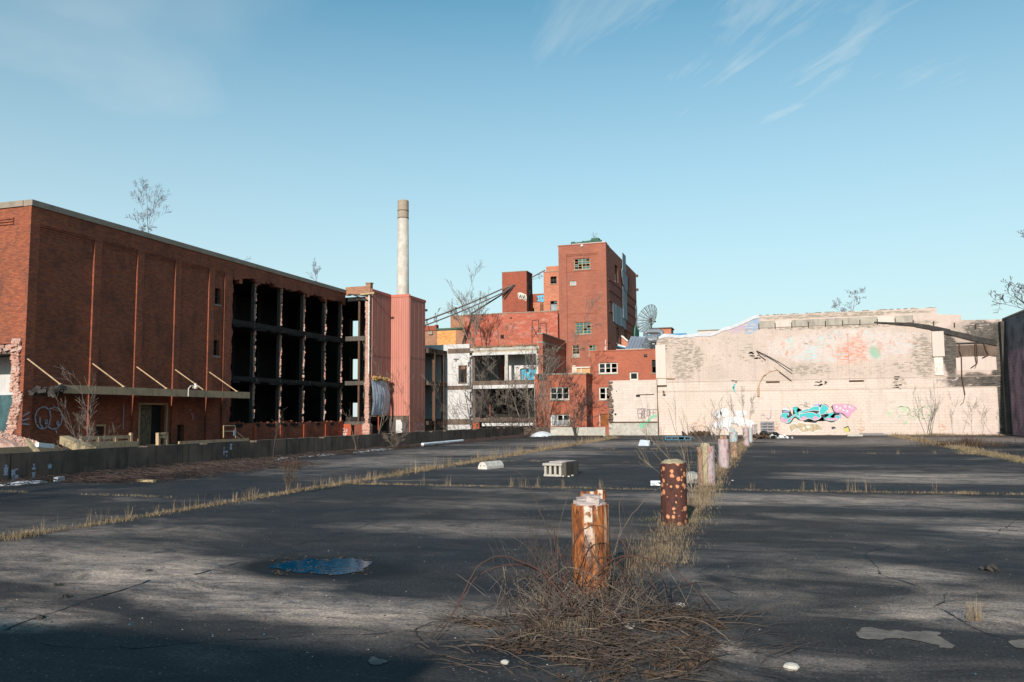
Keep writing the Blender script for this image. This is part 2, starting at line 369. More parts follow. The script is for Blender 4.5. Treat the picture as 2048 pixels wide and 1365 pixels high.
def asphalt():
    b = NB('worn_dappled_asphalt', .9)
    p = b.pos
    a = b.noise(.16, 7, .62, b.map(p, (1, 1.5, 1), rot=(0, 0, .25)), .6)
    w = b.noise(.75, 8, .68, b.map(p, (.7, 1.3, 1), rot=(0, 0, -.2)), 1.6)
    f1 = b.ramp(a, .42, .66); f2 = b.ramp(w, .41, .66)
    c = b.mix(f1, (.019, .0205, .024), (.04, .038, .037))
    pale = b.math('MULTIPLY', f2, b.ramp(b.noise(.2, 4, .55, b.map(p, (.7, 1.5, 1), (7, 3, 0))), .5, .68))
    c = b.mix(b.math('MULTIPLY', pale, .55), c, (.35, .295, .255))  # broad pale streaks: sun between shadows painted in together with wear
    X, Y_, Z = b.sep(p); wp = b.math('MULTIPLY', b.math('SUBTRACT', b.noise(.9, 6, .6, b.map(p, (.5, 1.3, 1))), .5), 2.2)
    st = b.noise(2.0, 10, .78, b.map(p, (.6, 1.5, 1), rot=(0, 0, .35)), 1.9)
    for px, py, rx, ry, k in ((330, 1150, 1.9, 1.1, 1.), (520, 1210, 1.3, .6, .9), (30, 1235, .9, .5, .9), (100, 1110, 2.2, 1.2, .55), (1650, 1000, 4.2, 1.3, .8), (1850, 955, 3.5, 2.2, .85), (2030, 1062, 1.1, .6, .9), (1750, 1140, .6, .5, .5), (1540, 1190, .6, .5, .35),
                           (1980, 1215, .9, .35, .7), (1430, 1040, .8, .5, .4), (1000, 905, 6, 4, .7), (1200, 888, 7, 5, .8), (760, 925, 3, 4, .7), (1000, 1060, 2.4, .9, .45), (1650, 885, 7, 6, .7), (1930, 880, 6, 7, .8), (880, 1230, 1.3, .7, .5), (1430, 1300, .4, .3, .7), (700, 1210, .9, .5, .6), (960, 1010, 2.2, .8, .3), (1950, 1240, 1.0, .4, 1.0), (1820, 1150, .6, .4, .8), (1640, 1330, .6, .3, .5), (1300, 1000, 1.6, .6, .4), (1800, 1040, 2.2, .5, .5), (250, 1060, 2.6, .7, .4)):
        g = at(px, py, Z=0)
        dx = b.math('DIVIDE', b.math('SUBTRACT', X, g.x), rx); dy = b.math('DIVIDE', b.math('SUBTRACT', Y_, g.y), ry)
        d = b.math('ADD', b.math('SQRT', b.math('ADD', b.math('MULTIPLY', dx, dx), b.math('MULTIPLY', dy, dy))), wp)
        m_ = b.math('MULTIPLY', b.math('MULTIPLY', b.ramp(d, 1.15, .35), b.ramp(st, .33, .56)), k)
        c = b.mix(m_, c, (.36, .3, .255))  # placed pale spots: sunlit ground painted into the colour, with dusty wear
    g = at(640, 1136, Z=0); dx = b.math('DIVIDE', b.math('SUBTRACT', X, g.x), .98); dy = b.math('DIVIDE', b.math('SUBTRACT', Y_, g.y), .62)
    d = b.math('ADD', b.math('SQRT', b.math('ADD', b.math('MULTIPLY', dx, dx), b.math('MULTIPLY', dy, dy))), b.math('MULTIPLY', wp, .25))
    wetm = b.ramp(d, 1.3, .85)
    sc = b.noise(2.4, 7, .75, b.map(p, (.16, 3.2, 1), rot=(0, 0, .12)), .3)          # scuffs and drag marks
    c = b.mix(b.math('MULTIPLY', b.ramp(sc, .6, .74), .3), c, (.21, .185, .165))
    gr = b.noise(95, 3, .8); g2 = b.noise(38, 4, .75)
    c = b.mix(1, c, b.mix(b.ramp(g2, .36, .64), (.5, .5, .5), (1.6, 1.55, 1.5)), 'MULTIPLY')
    c = b.mix(1, c, b.mix(b.ramp(gr, .3, .7), (.55, .55, .55), (1.5, 1.5, 1.5)), 'MULTIPLY')
    c = b.mix(b.math('MULTIPLY', b.ramp(b.noise(3.1, 8, .8), .58, .66), .5), c, (.02, .02, .022))
    sp = b.vor(38, None, 'F1', 'Distance'); sp2 = b.sep(b.vor(38, None, 'F1', 'Color'))[0]
    c = b.mix(b.math('MULTIPLY', b.ramp(sp, .24, .14), b.ramp(sp2, .86, .9)), c, (.26, .22, .18))
    mo = b.noise(1.0, 10, .76, b.map(p, (.9, 1.25, 1), (3, 8, 0)), 1.3)
    c = b.mix(1, c, b.mix(b.ramp(mo, .34, .66), (.5, .54, .62), (1.65, 1.5, 1.4)), 'MULTIPLY')  # cool dark to warm pale mottle: tree shade and sun painted in
    c = b.mix(wetm, c, (.007, .0075, .009))                        # ground still wet round the puddle
    b.bump(b.math('ADD', gr, b.math('MULTIPLY', b.noise(9, 4), .8)), .5, .006)
    return b.done(c, b.ramp(a, .4, .6, .75, .95))
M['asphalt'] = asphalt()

def puddle_mat():
    b = NB('puddle_water', .06); m = b.m; t = b.t
    n = b.noise(9, 5, .6, b.map(b.pos, (.5, 2, 1))); b.bump(n, .12, .01)
    b.b.inputs['Specular IOR Level'].default_value = .2; b.b.inputs['IOR'].default_value = 1.33
    b.b.inputs['Specular Tint'].default_value = (.25, .55, 1, 1)
    return b.done(b.mix(b.ramp(b.noise(6, 8, .75, b.map(b.pos, (.5, 2.2, 1))), .46, .62), (.001, .07, .14), (.002, .02, .04)))  # blue sky reflection painted into the water's base colour
M['puddle'] = puddle_mat()
b_ = NB('wet_asphalt', .45)
M['wet'] = b_.done(b_.mix(b_.noise(30, 4), (.012, .013, .016), (.03, .03, .032)), 1.0); b_.b.inputs['Specular IOR Level'].default_value = 0

def cladding(name, ca, cb):
    b = NB(name, .62)
    c = b.mix(b.ramp(b.noise(.5, 4, .6, b.map(b.pos, (3, 3, .5))), .35, .65), ca, cb)
    c = b.mix(b.ramp(b.noise(1.7, 7, .7, b.map(b.pos, (4, 4, .4))), .6, .75, 0, .35), c, (.5, .3, .24))
    c = b.mix(b.ramp(b.noise(.9, 8, .7), .66, .72, 0, .5), c, (.2, .06, .05))
    return b.done(c)
M['clad'] = cladding('salmon_cladding', (.49, .2, .15), (.43, .17, .13))
M['clad_trim'] = cladding('salmon_trim', (.5, .15, .1), (.45, .13, .09))

WX = {}
def pink_wall_mat(name='pink_wall_paint', joints=True):
    b = NB(name, .92)
    X, Y_, Z = b.sep(b.pos)
    base = b.mix(b.ramp(b.noise(.5, 6, .6), .35, .68), (.6, .49, .43), (.545, .45, .395))
    base = b.mix(b.ramp(b.noise(1.2, 8, .7, b.map(b.pos, (2.5, 1, .35))), .52, .72, 0, .6), base, (.4, .33, .285))
    base = b.mix(b.ramp(b.noise(.35, 7, .65, b.map(b.pos, (1, 1, 1.2), (4, 0, 2))), .5, .7, 0, .4), base, (.43, .36, .3))
    # paint reads brick by brick in the upper wall
    bc, bf = b.brick(.225, .078, .012, None, (.93, .93, .93), (1.04, 1.03, 1.02), (.72, .66, .62))
    kc, kf = b.brick(.4, .2, .012, None, (.98, .98, .98), (1.02, 1.01, 1.0), (.9, .84, .8))
    hi = b.ramp(b.math('ADD', Z, b.math('MULTIPLY', b.noise(.6), .6)), 4.2, 4.5)
    base = b.mix(1, base, b.mix(hi, kc, bc), 'MULTIPLY')
    nz1 = b.noise(.9, 8, .72, b.map(b.pos, (1, 1, 1.6)))
    nz2 = b.noise(3.2, 8, .7, b.map(b.pos, (.8, 1, 3.0)))
    warp = b.math('SUBTRACT', nz1, .5)
    def reg(px0, px1, py0, py1, soft=.5):
        p = at((px0 + px1) / 2, (py0 + py1) / 2, Y=63.5); q = at(px1, py0, Y=63.5)
        rx, rz = abs(q.x - p.x), abs(q.z - p.z)
        dx = b.math('DIVIDE', b.math('SUBTRACT', X, p.x), rx); dz = b.math('DIVIDE', b.math('SUBTRACT', Z, p.z), rz)
        d = b.math('SQRT', b.math('ADD', b.math('MULTIPLY', dx, dx), b.math('MULTIPLY', dz, dz)))
        d = b.math('ADD', d, b.math('MULTIPLY', warp, 1.6))
        return b.ramp(d, 1.15, 1.15 - soft)
    def mul(*a):
        r = a[0]
        for x in a[1:]: r = b.math('MULTIPLY', r, x)
        return r
    # faded mural band
    colr = b.noise(.8, 5, .7, b.map(b.pos, (1, 1, 1), (3, 0, 1)), 1.8, True); cs = b.sep(colr)
    mur = b.mix(b.ramp(cs[0], .52, .6), (.58, .5, .48), (.52, .2, .14))
    mur = b.mix(b.ramp(cs[1], .54, .6), mur, (.35, .62, .62)); mur = b.mix(b.ramp(cs[2], .58, .64), mur, (.42, .36, .46))
    mur = b.mix(b.ramp(b.noise(2.2, 6, .7), .5, .62, 0, .6), mur, (.58, .48, .44))
    band = mul(reg(1520, 1860, 655, 728, .25), b.ramp(nz2, .36, .56))
    base = b.mix(b.math('MULTIPLY', band, .7), base, mur)
    base = b.mix(mul(reg(1690, 1735, 672, 730, .5), b.ramp(nz2, .45, .55), .7), base, (.55, .16, .08))
    base = b.mix(mul(reg(1670, 1700, 690, 730, .6), b.ramp(nz2, .5, .55), .8), base, (.6, .2, .1))
    base = b.mix(mul(reg(1738, 1760, 692, 720, .6), .7), base, (.2, .42, .3))
    base = b.mix(mul(reg(1488, 1522, 632, 668, .25), b.ramp(nz2, .4, .5), .8), base, (.2, .33, .5))
    base = b.mix(mul(reg(1452, 1490, 645, 668, .4), b.ramp(nz2, .4, .5), .7), base, (.42, .3, .42))
    base = b.mix(mul(reg(1655, 1680, 636, 652, .4), .5), base, (.45, .28, .45))
    base = b.mix(mul(reg(1600, 1640, 690, 728, .5), b.ramp(nz2, .5, .56), .6), base, (.3, .55, .6))
    # brick showing where the paint has peeled
    peel = b.mix(b.ramp(b.noise(9, 5, .7, b.map(b.pos, (.6, 1, 2.5))), .35, .65), (.19, .16, .13), (.4, .33, .27))
    for r_, k in (((1345, 1392, 680, 762), .47), ((1388, 1404, 690, 745), .46), ((1335, 1395, 668, 700), .5), ((1530, 1870, 640, 664), .5), ((1580, 1660, 726, 752), .48), ((1825, 1870, 668, 752), .46),
                  ((1750, 1850, 722, 748), .53), ((1780, 1812, 752, 780), .5), ((1310, 1335, 668, 690), .45), ((1885, 2010, 636, 700), .36), ((1890, 1914, 660, 752), .3), ((1500, 1880, 618, 642), .45), ((1500, 1880, 638, 664), .47), ((1320, 1540, 664, 750), .58), ((1540, 1870, 728, 756), .56), ((1480, 1512, 690, 725), .52), ((1560, 1700, 664, 690), .57)):
        base = b.mix(mul(reg(*r_, .3), b.ramp(nz2, k, k + .05)), base, peel)
    base = b.mix(b.math('MULTIPLY', b.ramp(nz2, .66, .7), b.ramp(Z, 3.6, 4.4)), base, peel)
    base = b.mix(b.math('MULTIPLY', b.ramp(X, 11.2, 12), .35), base, (.56, .42, .38))
    # black damp; the full-height strip at the right corner paints in a cast shadow
    for r_, k in (((1886, 1915, 665, 752), .25), ((1888, 2008, 745, 782), .4), ((1990, 2014, 640, 880), .2), ((1960, 2008, 745, 790), .25), ((1930, 2008, 640, 690), .42)):
        base = b.mix(mul(reg(*r_, .3), b.math('MAXIMUM', b.ramp(nz1, k + .06, k + .1), b.ramp(nz2, .42, .47)), .93), base, b.mix(b.ramp(nz2, .4, .6), (.035, .032, .03), (.12, .105, .09)))
    # rust bleeding low down
    for r_ in ((1385, 1412, 838, 870), (1548, 1556, 840, 872), (1715, 1730, 840, 868), (1876, 1892, 842, 868)):
        base = b.mix(mul(reg(*r_, .7), b.ramp(nz2, .5, .56), .8), base, (.42, .17, .07))
    base = b.mix(mul(reg(1320, 1460, 785, 850, .4), b.ramp(nz1, .4, .62), .45), base, (.5, .42, .33))
    for z0 in (3.3, 4.03):
        base = b.mix(b.math('MULTIPLY', b.ramp(b.math('ABSOLUTE', b.math('SUBTRACT', Z, z0)), .03, .015), b.ramp(nz1, .35, .5)), base, (.33, .25, .2))
    b.bump(b.math('SUBTRACT', b.math('MULTIPLY', nz2, .7), b.mix(hi, kf, bf)), .5, .012)
    return b.done(base)
M['pink'] = pink_wall_mat()
M['mortar'] = weathered('block_mortar', (.53, .435, .38), (.48, .395, .34), 2)
b_ = NB('pink_block_paint', .92)
c_ = b_.mix(b_.rnd(), (.54, .445, .395), (.59, .49, .435)); c_ = b_.mix(b_.ramp(b_.noise(1.2, 8, .7, b_.map(b_.pos, (2.5, 1, .5))), .5, .72, 0, .5), c_, (.38, .31, .265))
c_ = b_.mix(b_.ramp(b_.noise(3, 7, .75), .64, .69, 0, .7), c_, (.42, .33, .27)); b_.bump(b_.noise(22, 4), .3, .01)
M['pink_block'] = b_.done(c_)
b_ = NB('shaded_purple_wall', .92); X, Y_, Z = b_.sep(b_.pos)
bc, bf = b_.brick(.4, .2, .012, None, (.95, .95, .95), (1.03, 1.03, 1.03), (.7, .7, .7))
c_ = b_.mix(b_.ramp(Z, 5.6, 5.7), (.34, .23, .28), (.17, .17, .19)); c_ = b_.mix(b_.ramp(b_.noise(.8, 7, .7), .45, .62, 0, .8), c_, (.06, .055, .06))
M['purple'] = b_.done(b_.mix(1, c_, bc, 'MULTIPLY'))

def flat(name, c, rough=.8):
    b = NB(name, rough); k = b.mix(b.ramp(b.noise(5, 6, .7), .35, .7), c, tuple(min(1, x * .75 + .06) for x in c)); return b.done(k)
M['g_turq'] = flat('turquoise_spray', (.04, .43, .44)); M['g_pink'] = flat('pink_spray', (.68, .28, .42)); M['g_black'] = flat('black_spray', (.02, .025, .035))
M['g_white'] = flat('white_spray', (.6, .585, .59)); M['g_red'] = flat('red_spray', (.6, .07, .08)); M['g_lav'] = flat('lavender_spray', (.32, .3, .55))
M['g_brown'] = flat('tan_spray', (.45, .35, .22)); M['g_green'] = flat('green_spray', (.2, .45, .3)); M['g_lilac'] = flat('lilac_outline', (.32, .22, .3))
M['g_blue'] = flat('blue_spray', (.04, .42, .6)); M['g_cream'] = flat('cream_spray', (.7, .62, .5)); M['g_chalk'] = flat('pale_tag_spray', (.32, .36, .46)); M['g_yellow'] = flat('yellow_fill', (.5, .45, .1))
M['g_greyline'] = flat('grey_tag', (.2, .16, .16)); M['g_faintgreen'] = flat('faded_green_spray', (.42, .5, .33))

rng = random.Random(7)

# ------------------------------------------------------------------ ground, lot
XR, YT = -18.5, 61.0          # retaining wall line, its far corner
mb = MB(); mb.quad((-1500, -1500, -1.2), (1500, -1500, -1.2), (1500, 1500, -1.2), (-1500, 1500, -1.2))
tag(mb.build('ground', M['concrete_dark']), kind='structure')
mb = MB()
xs = np.linspace(XR + .02, 60, 90); ysr = np.linspace(-60, 64, 120)
def gz(x, y): return 0.0
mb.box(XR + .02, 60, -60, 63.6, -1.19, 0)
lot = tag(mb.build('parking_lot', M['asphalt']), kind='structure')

def on_ground(u, v, w_): return (u, v, w_)
def ground_px(pts, z=0): return [tuple(at(px, py, Z=z)[:2]) for px, py in pts]
# cracks
cr = MB()
def crack(pts, wd=.012, seed=1):
    rr = random.Random(seed); g = ground_px(pts); o = []
    for i in range(len(g) - 1):
        n = max(3, int(math.dist(g[i], g[i + 1]) / .12))
        for k in range(n):
            t = k / n; o.append((g[i][0] * (1 - t) + g[i + 1][0] * t + rr.gauss(0, .018), g[i][1] * (1 - t) + g[i + 1][1] * t + rr.gauss(0, .022)))
    o.append(g[-1])
    for i in range(len(o) - 1): ribbon(cr, o[i:i + 2], wd * rr.choice((.25, .5, .8, 1.0, 2.2)), on_ground, .004)
crack([(0, 1262), (90, 1232), (180, 1200), (300, 1162), (390, 1150), (470, 1128), (530, 1105), (640, 1080), (760, 1042)], .014, 1)
crack([(60, 1285), (200, 1298), (330, 1290), (480, 1282), (700, 1268), (900, 1262)], .009, 2)
crack([(1792, 1090), (1730, 1105), (1745, 1125), (1765, 1150), (1830, 1172)], .011, 3)
crack([(1895, 1188), (1870, 1215), (1900, 1230), (1960, 1262), (2020, 1280)], .009, 4)
crack([(2048, 1030), (1990, 1070), (1940, 1080)], .011, 5)
crack([(0, 1058), (300, 1012), (500, 975)], .012, 8)
tag(cr.build('crack', M['chip_dark'], lot, fix=False), kind='stuff')

# puddle, its wet rim, pale scars
def blob(pts, w_, name, mat, label, cat, sub=16, parent=None):
    poly = smooth_poly(ground_px(pts), sub); poly = [(x + .03 * noise.noise((x * 14, y * 14, 0)) + rng.gauss(0, .004), y + .05 * noise.noise((x * 14, y * 14, 7)) + rng.gauss(0, .004)) for x, y in poly]
    o = flat_poly(name, mat, parent, poly, on_ground, w_)
    if label: tag(o, label, cat)
    return o
pd = thing('puddle', 'blue puddle with rust coloured leaf litter in the worn asphalt', 'puddle', at(640, 1135, Z=0))
pw_ = smooth_poly(ground_px([(540, 1133), (575, 1124), (640, 1119), (710, 1119), (742, 1127), (728, 1141), (695, 1148), (655, 1151), (620, 1147), (585, 1145), (560, 1139)]), 14)
pc_ = at(645, 1135, Z=0)
pw_ = [(pc_.x + (x - pc_.x) * (1 + .12 * noise.noise((x * 9, y * 9, 0)) + .05 * noise.noise((x * 40, y * 40, 3))), pc_.y + (y - pc_.y) * (1 + .2 * noise.noise((x * 9, y * 9, 5)) + .08 * noise.noise((x * 40, y * 40, 8)))) for x, y in pw_]
flat_poly('water', M['puddle'], pd, pw_, on_ground, .006)
mb = MB()
for i in range(70):
    t = rng.random(); px = 545 + 200 * t; py = (1120 if rng.random() < .5 else 1146) + rng.gauss(0, 4); c = at(px, py, Z=0)
    a = rng.uniform(0, 6.28); s_ = rng.uniform(.006, .022)
    mb.cbox((c.x, c.y, .014), (s_ * 2, s_, .004), (0, 0, a))
tag(mb.build('leaf_litter', M['leaf_brown'], pd, fix=False), kind='stuff')
for pts, lab in (([(1710, 1264), (1740, 1258), (1800, 1264), (1870, 1264), (1880, 1275), (1908, 1292), (1895, 1300), (1855, 1288), (1800, 1278), (1730, 1280)], 'long pale concrete scar in the asphalt near the lower right'),
                 ([(2020, 1288), (2040, 1280), (2075, 1284), (2080, 1296), (2040, 1298)], 'small pale concrete scar cut by the right picture edge'),
                 ([(735, 1320), (750, 1315), (770, 1325), (745, 1332)], 'faint pale spot on dark shaded asphalt left of the bramble')):
    o = blob(pts, .005, 'asphalt_scar', M['scar'], lab, 'ground patch')

# ------------------------------------------------------------------ retaining wall
rw = thing('retaining_wall', 'long low stained concrete retaining wall along the left of the lot', 'wall', (XR, 30, 0))
seg = [(-4, 3.2), (3.2, 9.8), (9.8, 16.2), (16.2, 22.6), (22.6, 29.1), (29.1, 35.6), (35.6, 42.2), (42.2, 48.7), (48.7, 55), (55, YT + .4)]
for a, b in seg:
    mb = MB()
    n = max(4, int((b - a) / .4))
    ysn = [a + .012 + (b - a - .024) * k / n for k in range(n + 1)]
    for k in range(n):
        z1 = .75 + .012 * noise.noise((ysn[k] * 3, 1, 0))
        if rng.random() < .12: z1 -= rng.uniform(.02, .07)
        mb.box(XR - .3, XR, ysn[k], ysn[k + 1], -1.2, z1)
    mb.build('wall_section', M['concrete'], rw)
mb = MB()                                              # pale paint runs on the near sections
for px, py, h in ((12, 930, 40), (27, 935, 42), (32, 938, 30), (68, 925, 30), (100, 925, 14), (448, 895, 12), (453, 902, 22), (462, 888, 8)):
    p = at(px, py, X=XR); q = at(px, py + h, X=XR); z = p.z
    while z > q.z:
        ww = rng.uniform(.02, .09); hh = rng.uniform(.03, .1)
        if rng.random() < .75: mb.quad((XR + .004, p.y - ww, z), (XR + .004, p.y + ww, z), (XR + .004, p.y + ww * .6, z - hh), (XR + .004, p.y - ww * .6, z - hh))
        z -= hh
mb.build('paint_drips', M['g_chalk'], rw, fix=False)
cw = thing('foundation_wall', 'pale stained concrete foundation wall joining the retaining wall to the pink wall', 'wall', (-16, YT + .4, 0))
for i in range(3):
    mb = MB(); x0 = XR + .01 + i * 2.15; mb.box(x0, x0 + 2.13, YT + .4, YT + .7, -1.2, .68 - .01 * i); mb.build('wall_section', M['concrete_pale'] if i else M['concrete'], cw)

# ------------------------------------------------------------------ long brick building (left)
XF = -34.92; YN, YO, YE = 31.1, 47.1, 62.8; ZT = 12.25
lb = thing('brick_building', 'long three storey brick building with open gutted bays at its right end', 'building', (XF - 6, 46, -1.2))
XP = XF - .1
mb = MB()
panels = [(31.65, 35.2), (35.72, 38.4), (38.92, 41.6), (42.12, 44.8), (45.35, 46.4)]
wins = [(45.5, 46.1, 9.15, 10.23), (45.5, 46.1, 5.72, 6.74)]
door = (38.95, 41.1, .1, 2.4); lowh = [(35.56, 36.4, .1, 1.2), (42.1, 42.85, .1, 1.2)]
mb.wall('x', XF - .45, XP, YN, YO, -1.2, ZT, wins + [door] + lowh)
mb.build('wall', M['brick_long'], lb)
mb = MB(); mb.box(XP + .001, XF, YN, YO, 11.4, ZT); e = YN
for a, b in panels: mb.box(XP + .001, XF, e, a, -1.2, 11.399); e = b
mb.box(XP + .001, XF, e, YO, -1.2, 11.399); mb.build('pilasters', M['brick_long'], lb)
mb = MB()
for a, b in panels:
    for k in range(4): mb.box(XP + .002, XF - .03 - .025 * k, a + .01, b - .01, 11.3 - .12 * k, 11.385 - .12 * k)
mb.build('corbel_courses', M['brick_long'], lb)
for a, b, c, d in wins:
    o = MB().box(XF - .4, XF - .36, a, b, c, d).build('window', M['dark_glass'], lb)
    mm = MB(); mm.box(XF - .36, XF - .31, a, a + .05, c, d); mm.box(XF - .36, XF - .31, b - .05, b, c, d); mm.box(XF - .36, XF - .31, a, b, (c + d) / 2 - .02, (c + d) / 2 + .02); mm.build('frame', M['steel_dark'], o)
    MB().box(XF - .36, XF - .05, a - .08, b + .08, c - .12, c - .002).build('sill', M['coping'], o)
# rear of the shell, roof, floors
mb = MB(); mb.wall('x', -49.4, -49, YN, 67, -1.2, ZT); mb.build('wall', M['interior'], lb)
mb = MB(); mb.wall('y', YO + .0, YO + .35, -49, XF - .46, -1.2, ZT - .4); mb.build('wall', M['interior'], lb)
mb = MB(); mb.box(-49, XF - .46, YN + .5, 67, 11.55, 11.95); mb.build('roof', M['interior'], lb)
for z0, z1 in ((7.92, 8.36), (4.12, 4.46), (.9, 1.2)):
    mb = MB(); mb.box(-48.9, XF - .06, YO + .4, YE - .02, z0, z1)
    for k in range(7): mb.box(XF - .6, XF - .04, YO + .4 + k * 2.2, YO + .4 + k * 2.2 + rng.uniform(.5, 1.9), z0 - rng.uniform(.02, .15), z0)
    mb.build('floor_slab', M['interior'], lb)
    mb = MB()                                   # broken slab lip
    y = YO + .1
    while y < YE - .3:
        l = rng.uniform(.3, .9); mb.box(XF - .06, XF - rng.uniform(-.0, .04), y, min(y + l, YE - .2), z0 + rng.uniform(.0, .12), z1 - rng.uniform(0, .08)); y += l
    mb.build('slab_edge', M['interior'], lb)
# brick over and under the gutted bays
mb = MB()
mb.wall('x', XF - .45, XF, YO, YE + .0, 10.9, ZT, (), .3, .078, lambda u, z: z > 11.5 + .22 * noise.noise((u * .8, 3, 0)) - (.25 if u < 48.3 else 0) + .25 * noise.noise((u * 3, z * 2, 1)) - .12)
mb.build('wall', M['brick_long'], lb)
mb = MB(); mb.wall('x', XF - .4, XF - .02, YO, YE - .02, -1.2, 1.6, (), .22, .078, lambda u, z: z < 1.2 + .18 * noise.noise((u * 1.4, 7, 0)) + (.12 if rng.random() < .2 else 0)); mb.build('wall', M['brick_long'], lb)
# ragged brick stumps left on the steel columns, lit on their near face
for k, yc in enumerate((50.15, 53.4, 56.6, 59.85, 62.55)):
    mb = MB(); z = 1.1 if k else 1.5
    while z < 11.45:
        h = .078 * rng.choice((1, 1, 2, 3)); g = abs(z - 8.15) < .25 or abs(z - 4.3) < .2
        if rng.random() < (.95 if not g else .4):
            wd = .17 + .12 * noise.noise((z * 2.3, yc, 0)) + rng.uniform(-.05, .05)
            mb.box(XF - .24, XF - .24 + max(.03, wd - .04), yc - .09 + rng.uniform(-.02, .02), yc - .02, z, z + h * .93)
        z += h
    tag(mb.build('brick_stump', M['brick_broken'], lb), kind='stuff')
    mb = MB(); mb.box(XF - .5, XF - .245, yc - .1, yc + .1, -1.2, 11.5); mb.build('column', M['steel_dark'], lb)
    for xx in (XF - 4.5, XF - 9):
        MB().box(xx - .15, xx + .15, yc - .15, yc + .15, 0, 11.5).build('column', M['interior'], lb)
    if k in (0, 1, 2, 3):                    # red brick pier stubs under the openings
        MB().box(XF + .001, XF + .05, yc - .2, yc + .1, -1.2, 1.05).build('pier_stub', M['red_paint'], lb)
mb = MB(); z = -.5                            # ragged left jamb of first gutted bay
while z < 11.5:
    mb.box(XF - .44, XF - .001, YO + .001, YO + .16 + .16 * noise.noise((z * 1.7, 2, 0)) + rng.uniform(-.03, .05), z, z + .07); z += .078
mb.build('broken_jamb', M['brick_long'], lb)
# copings
mb = MB()
for k in range(13):
    a = YN - .05 + k * (YE - YN + .1) / 13; mb.box(XF - .5, XF + .08, a + .006, a + (YE - YN + .1) / 13 - .006, ZT + .001, ZT + .3)
for k in range(10):
    a = -60 + k * 2.46; mb.box(a + .006, a + 2.454, YN - .08, YN + .42, ZT + .002, ZT + .3)
mb.build('coping', M['coping'], lb)
# near end wall, facing the sun: brick above, smashed out below
mb = MB()
def nsolid(u, z):
    lim = 5.35 + .1 * noise.noise((u * 1.5, 0, 3)) + max(0, (u + 35.3)) * .3
    if z > lim: return True
    edge = -35.45 + (-.28 if 3.1 < z < 5.2 else 0) + (3.1 - z) * -.22 * (z < 3.1) + .16 * noise.noise((0, z * 2.2, 5)) + .06 * noise.noise((0, z * 9, 5))
    return u > edge
mb.wall('y', YN, YN + .4, -60, XF - .001, -.8, ZT, (), None, .078, None)
mb = MB()
mb.wall('y', YN, YN + .4, -37.2, XF - .451, -.8, 5.9, (), .09, .078, nsolid)
mb.wall('y', YN, YN + .4, -60, -37.201, 5.35, ZT); mb.wall('y', YN, YN + .4, -37.2, XF - .451, 5.901, ZT)
mb.wall('y', YN - .06, YN - .001, -38, -36.0, 11.38, 11.46); mb.wall('y', YN - .06, YN - .001, -38, -36.0, 11.52, 11.6); mb.wall('y', YN - .06, YN - .001, -38, -36.0, 11.66, 11.74)
mb.build('end_wall', M['brick_long'], lb)
mb = MB(); mb.box(XF - .45, XF - .0, YN - .003, YN - .001, -1.2, ZT - .001); mb.build('corner_face', M['brick_long'], lb)
mb = MB()
z = .6
while z < 5.6:
    for k in range(3):
        e0 = -35.5 - (.2 if z > 3 else 0) - max(0, 2.4 - z) * .28 + .12 * noise.noise((z * 2, 1, 0))
        x = e0 + .12 + k * .16 + rng.uniform(-.04, .04)
        mb.cbox((x, YN - rng.uniform(.0, .1), z), (.21, .1, .07), (rng.uniform(-.2, .2), rng.uniform(-.2, .2), rng.uniform(-.4, .4)))
    z += .075
for k in range(40):
    mb.cbox((rng.uniform(-38.2, -35.4), YN - rng.uniform(0, .15), 5.1 + rng.uniform(-.15, .2)), (rng.uniform(.1, .3), .15, rng.uniform(.07, .2)), (rng.uniform(-.4, .4), rng.uniform(-.4, .4), rng.random()))
tag(mb.build('broken_brickwork', M['broken'] if 'broken' in M else M['brick_broken'], lb), kind='stuff')
MB().box(-44, -35.75, YN - .05, YN + .45, 4.85, 5.05).build('lintel', M['concrete'], lb)
MB().box(-44, -35.2, 33.2, 33.4, 2.9, 11.5).build('inner_wall', M['white_paint'], lb)
MB().box(-44, -35.2, 33.15, 33.4, -1.2, 2.899).build('inner_wall', M['teal_paint'], lb)
MB().box(-44, -35.4, YN + .45, 33.2, 4.9, 5.1).build('ceiling', M['interior'], lb)
# truck door, low hatches
for (a, b, c, d) in [door]:
    o = MB().box(XF - .42, XF - .38, a, a + 1.35, c, d).build('door', weathered('tan_door', (.2, .15, .09), (.16, .12, .075), 2, (.06, .05, .04), .6), lb)
    MB().box(XF - .43, XF - .385, a + 1.36, b, c, d).build('door_opening', M['interior'], lb)
    mm = MB(); mm.box(XF - .3, XF + .03, a - .12, a - .001, c, d + .12); mm.box(XF - .3, XF + .03, b + .001, b + .12, c, d + .12); mm.box(XF - .3, XF + .03, a, b, d + .001, d + .12); mm.build('door_frame', M['cream'], lb)
    mm = MB(); fn = lambda u, v, w_: (w_, u, v)
    for pts in ([(39.2, 1.9), (39.75, 1.75), (39.9, 1.2), (39.6, .75), (39.15, .7)], [(39.45, 1.6), (39.55, 1.3), (39.4, 1.2)], [(39.95, 1.5), (40.15, 1.7), (40.2, 1.35), (39.98, 1.3)], [(39.3, 2.2), (39.5, 2.1), (39.7, 2.22), (39.9, 2.1), (40.1, 2.2)]):
        ribbon(mm, pts, .05, fn, XF - .376)
    mm.build('graffiti', M['g_black'], o, fix=False)
for k, (a, b, c, d) in enumerate(lowh):
    MB().box(XF - .42, XF - .38, a, b, c, d).build('hatch', M['interior'] if k else M['concrete_dark'], lb)
    if not k:
        mm = MB(); mm.box(XF - .2, XP + .03, a - .1, a - .001, c, d + .1); mm.box(XF - .2, XP + .03, b + .001, b + .1, c, d + .1); mm.box(XF - .2, XP + .03, a, b, d + .001, d + .1); mm.build('hatch_frame', M['cream'], lb)
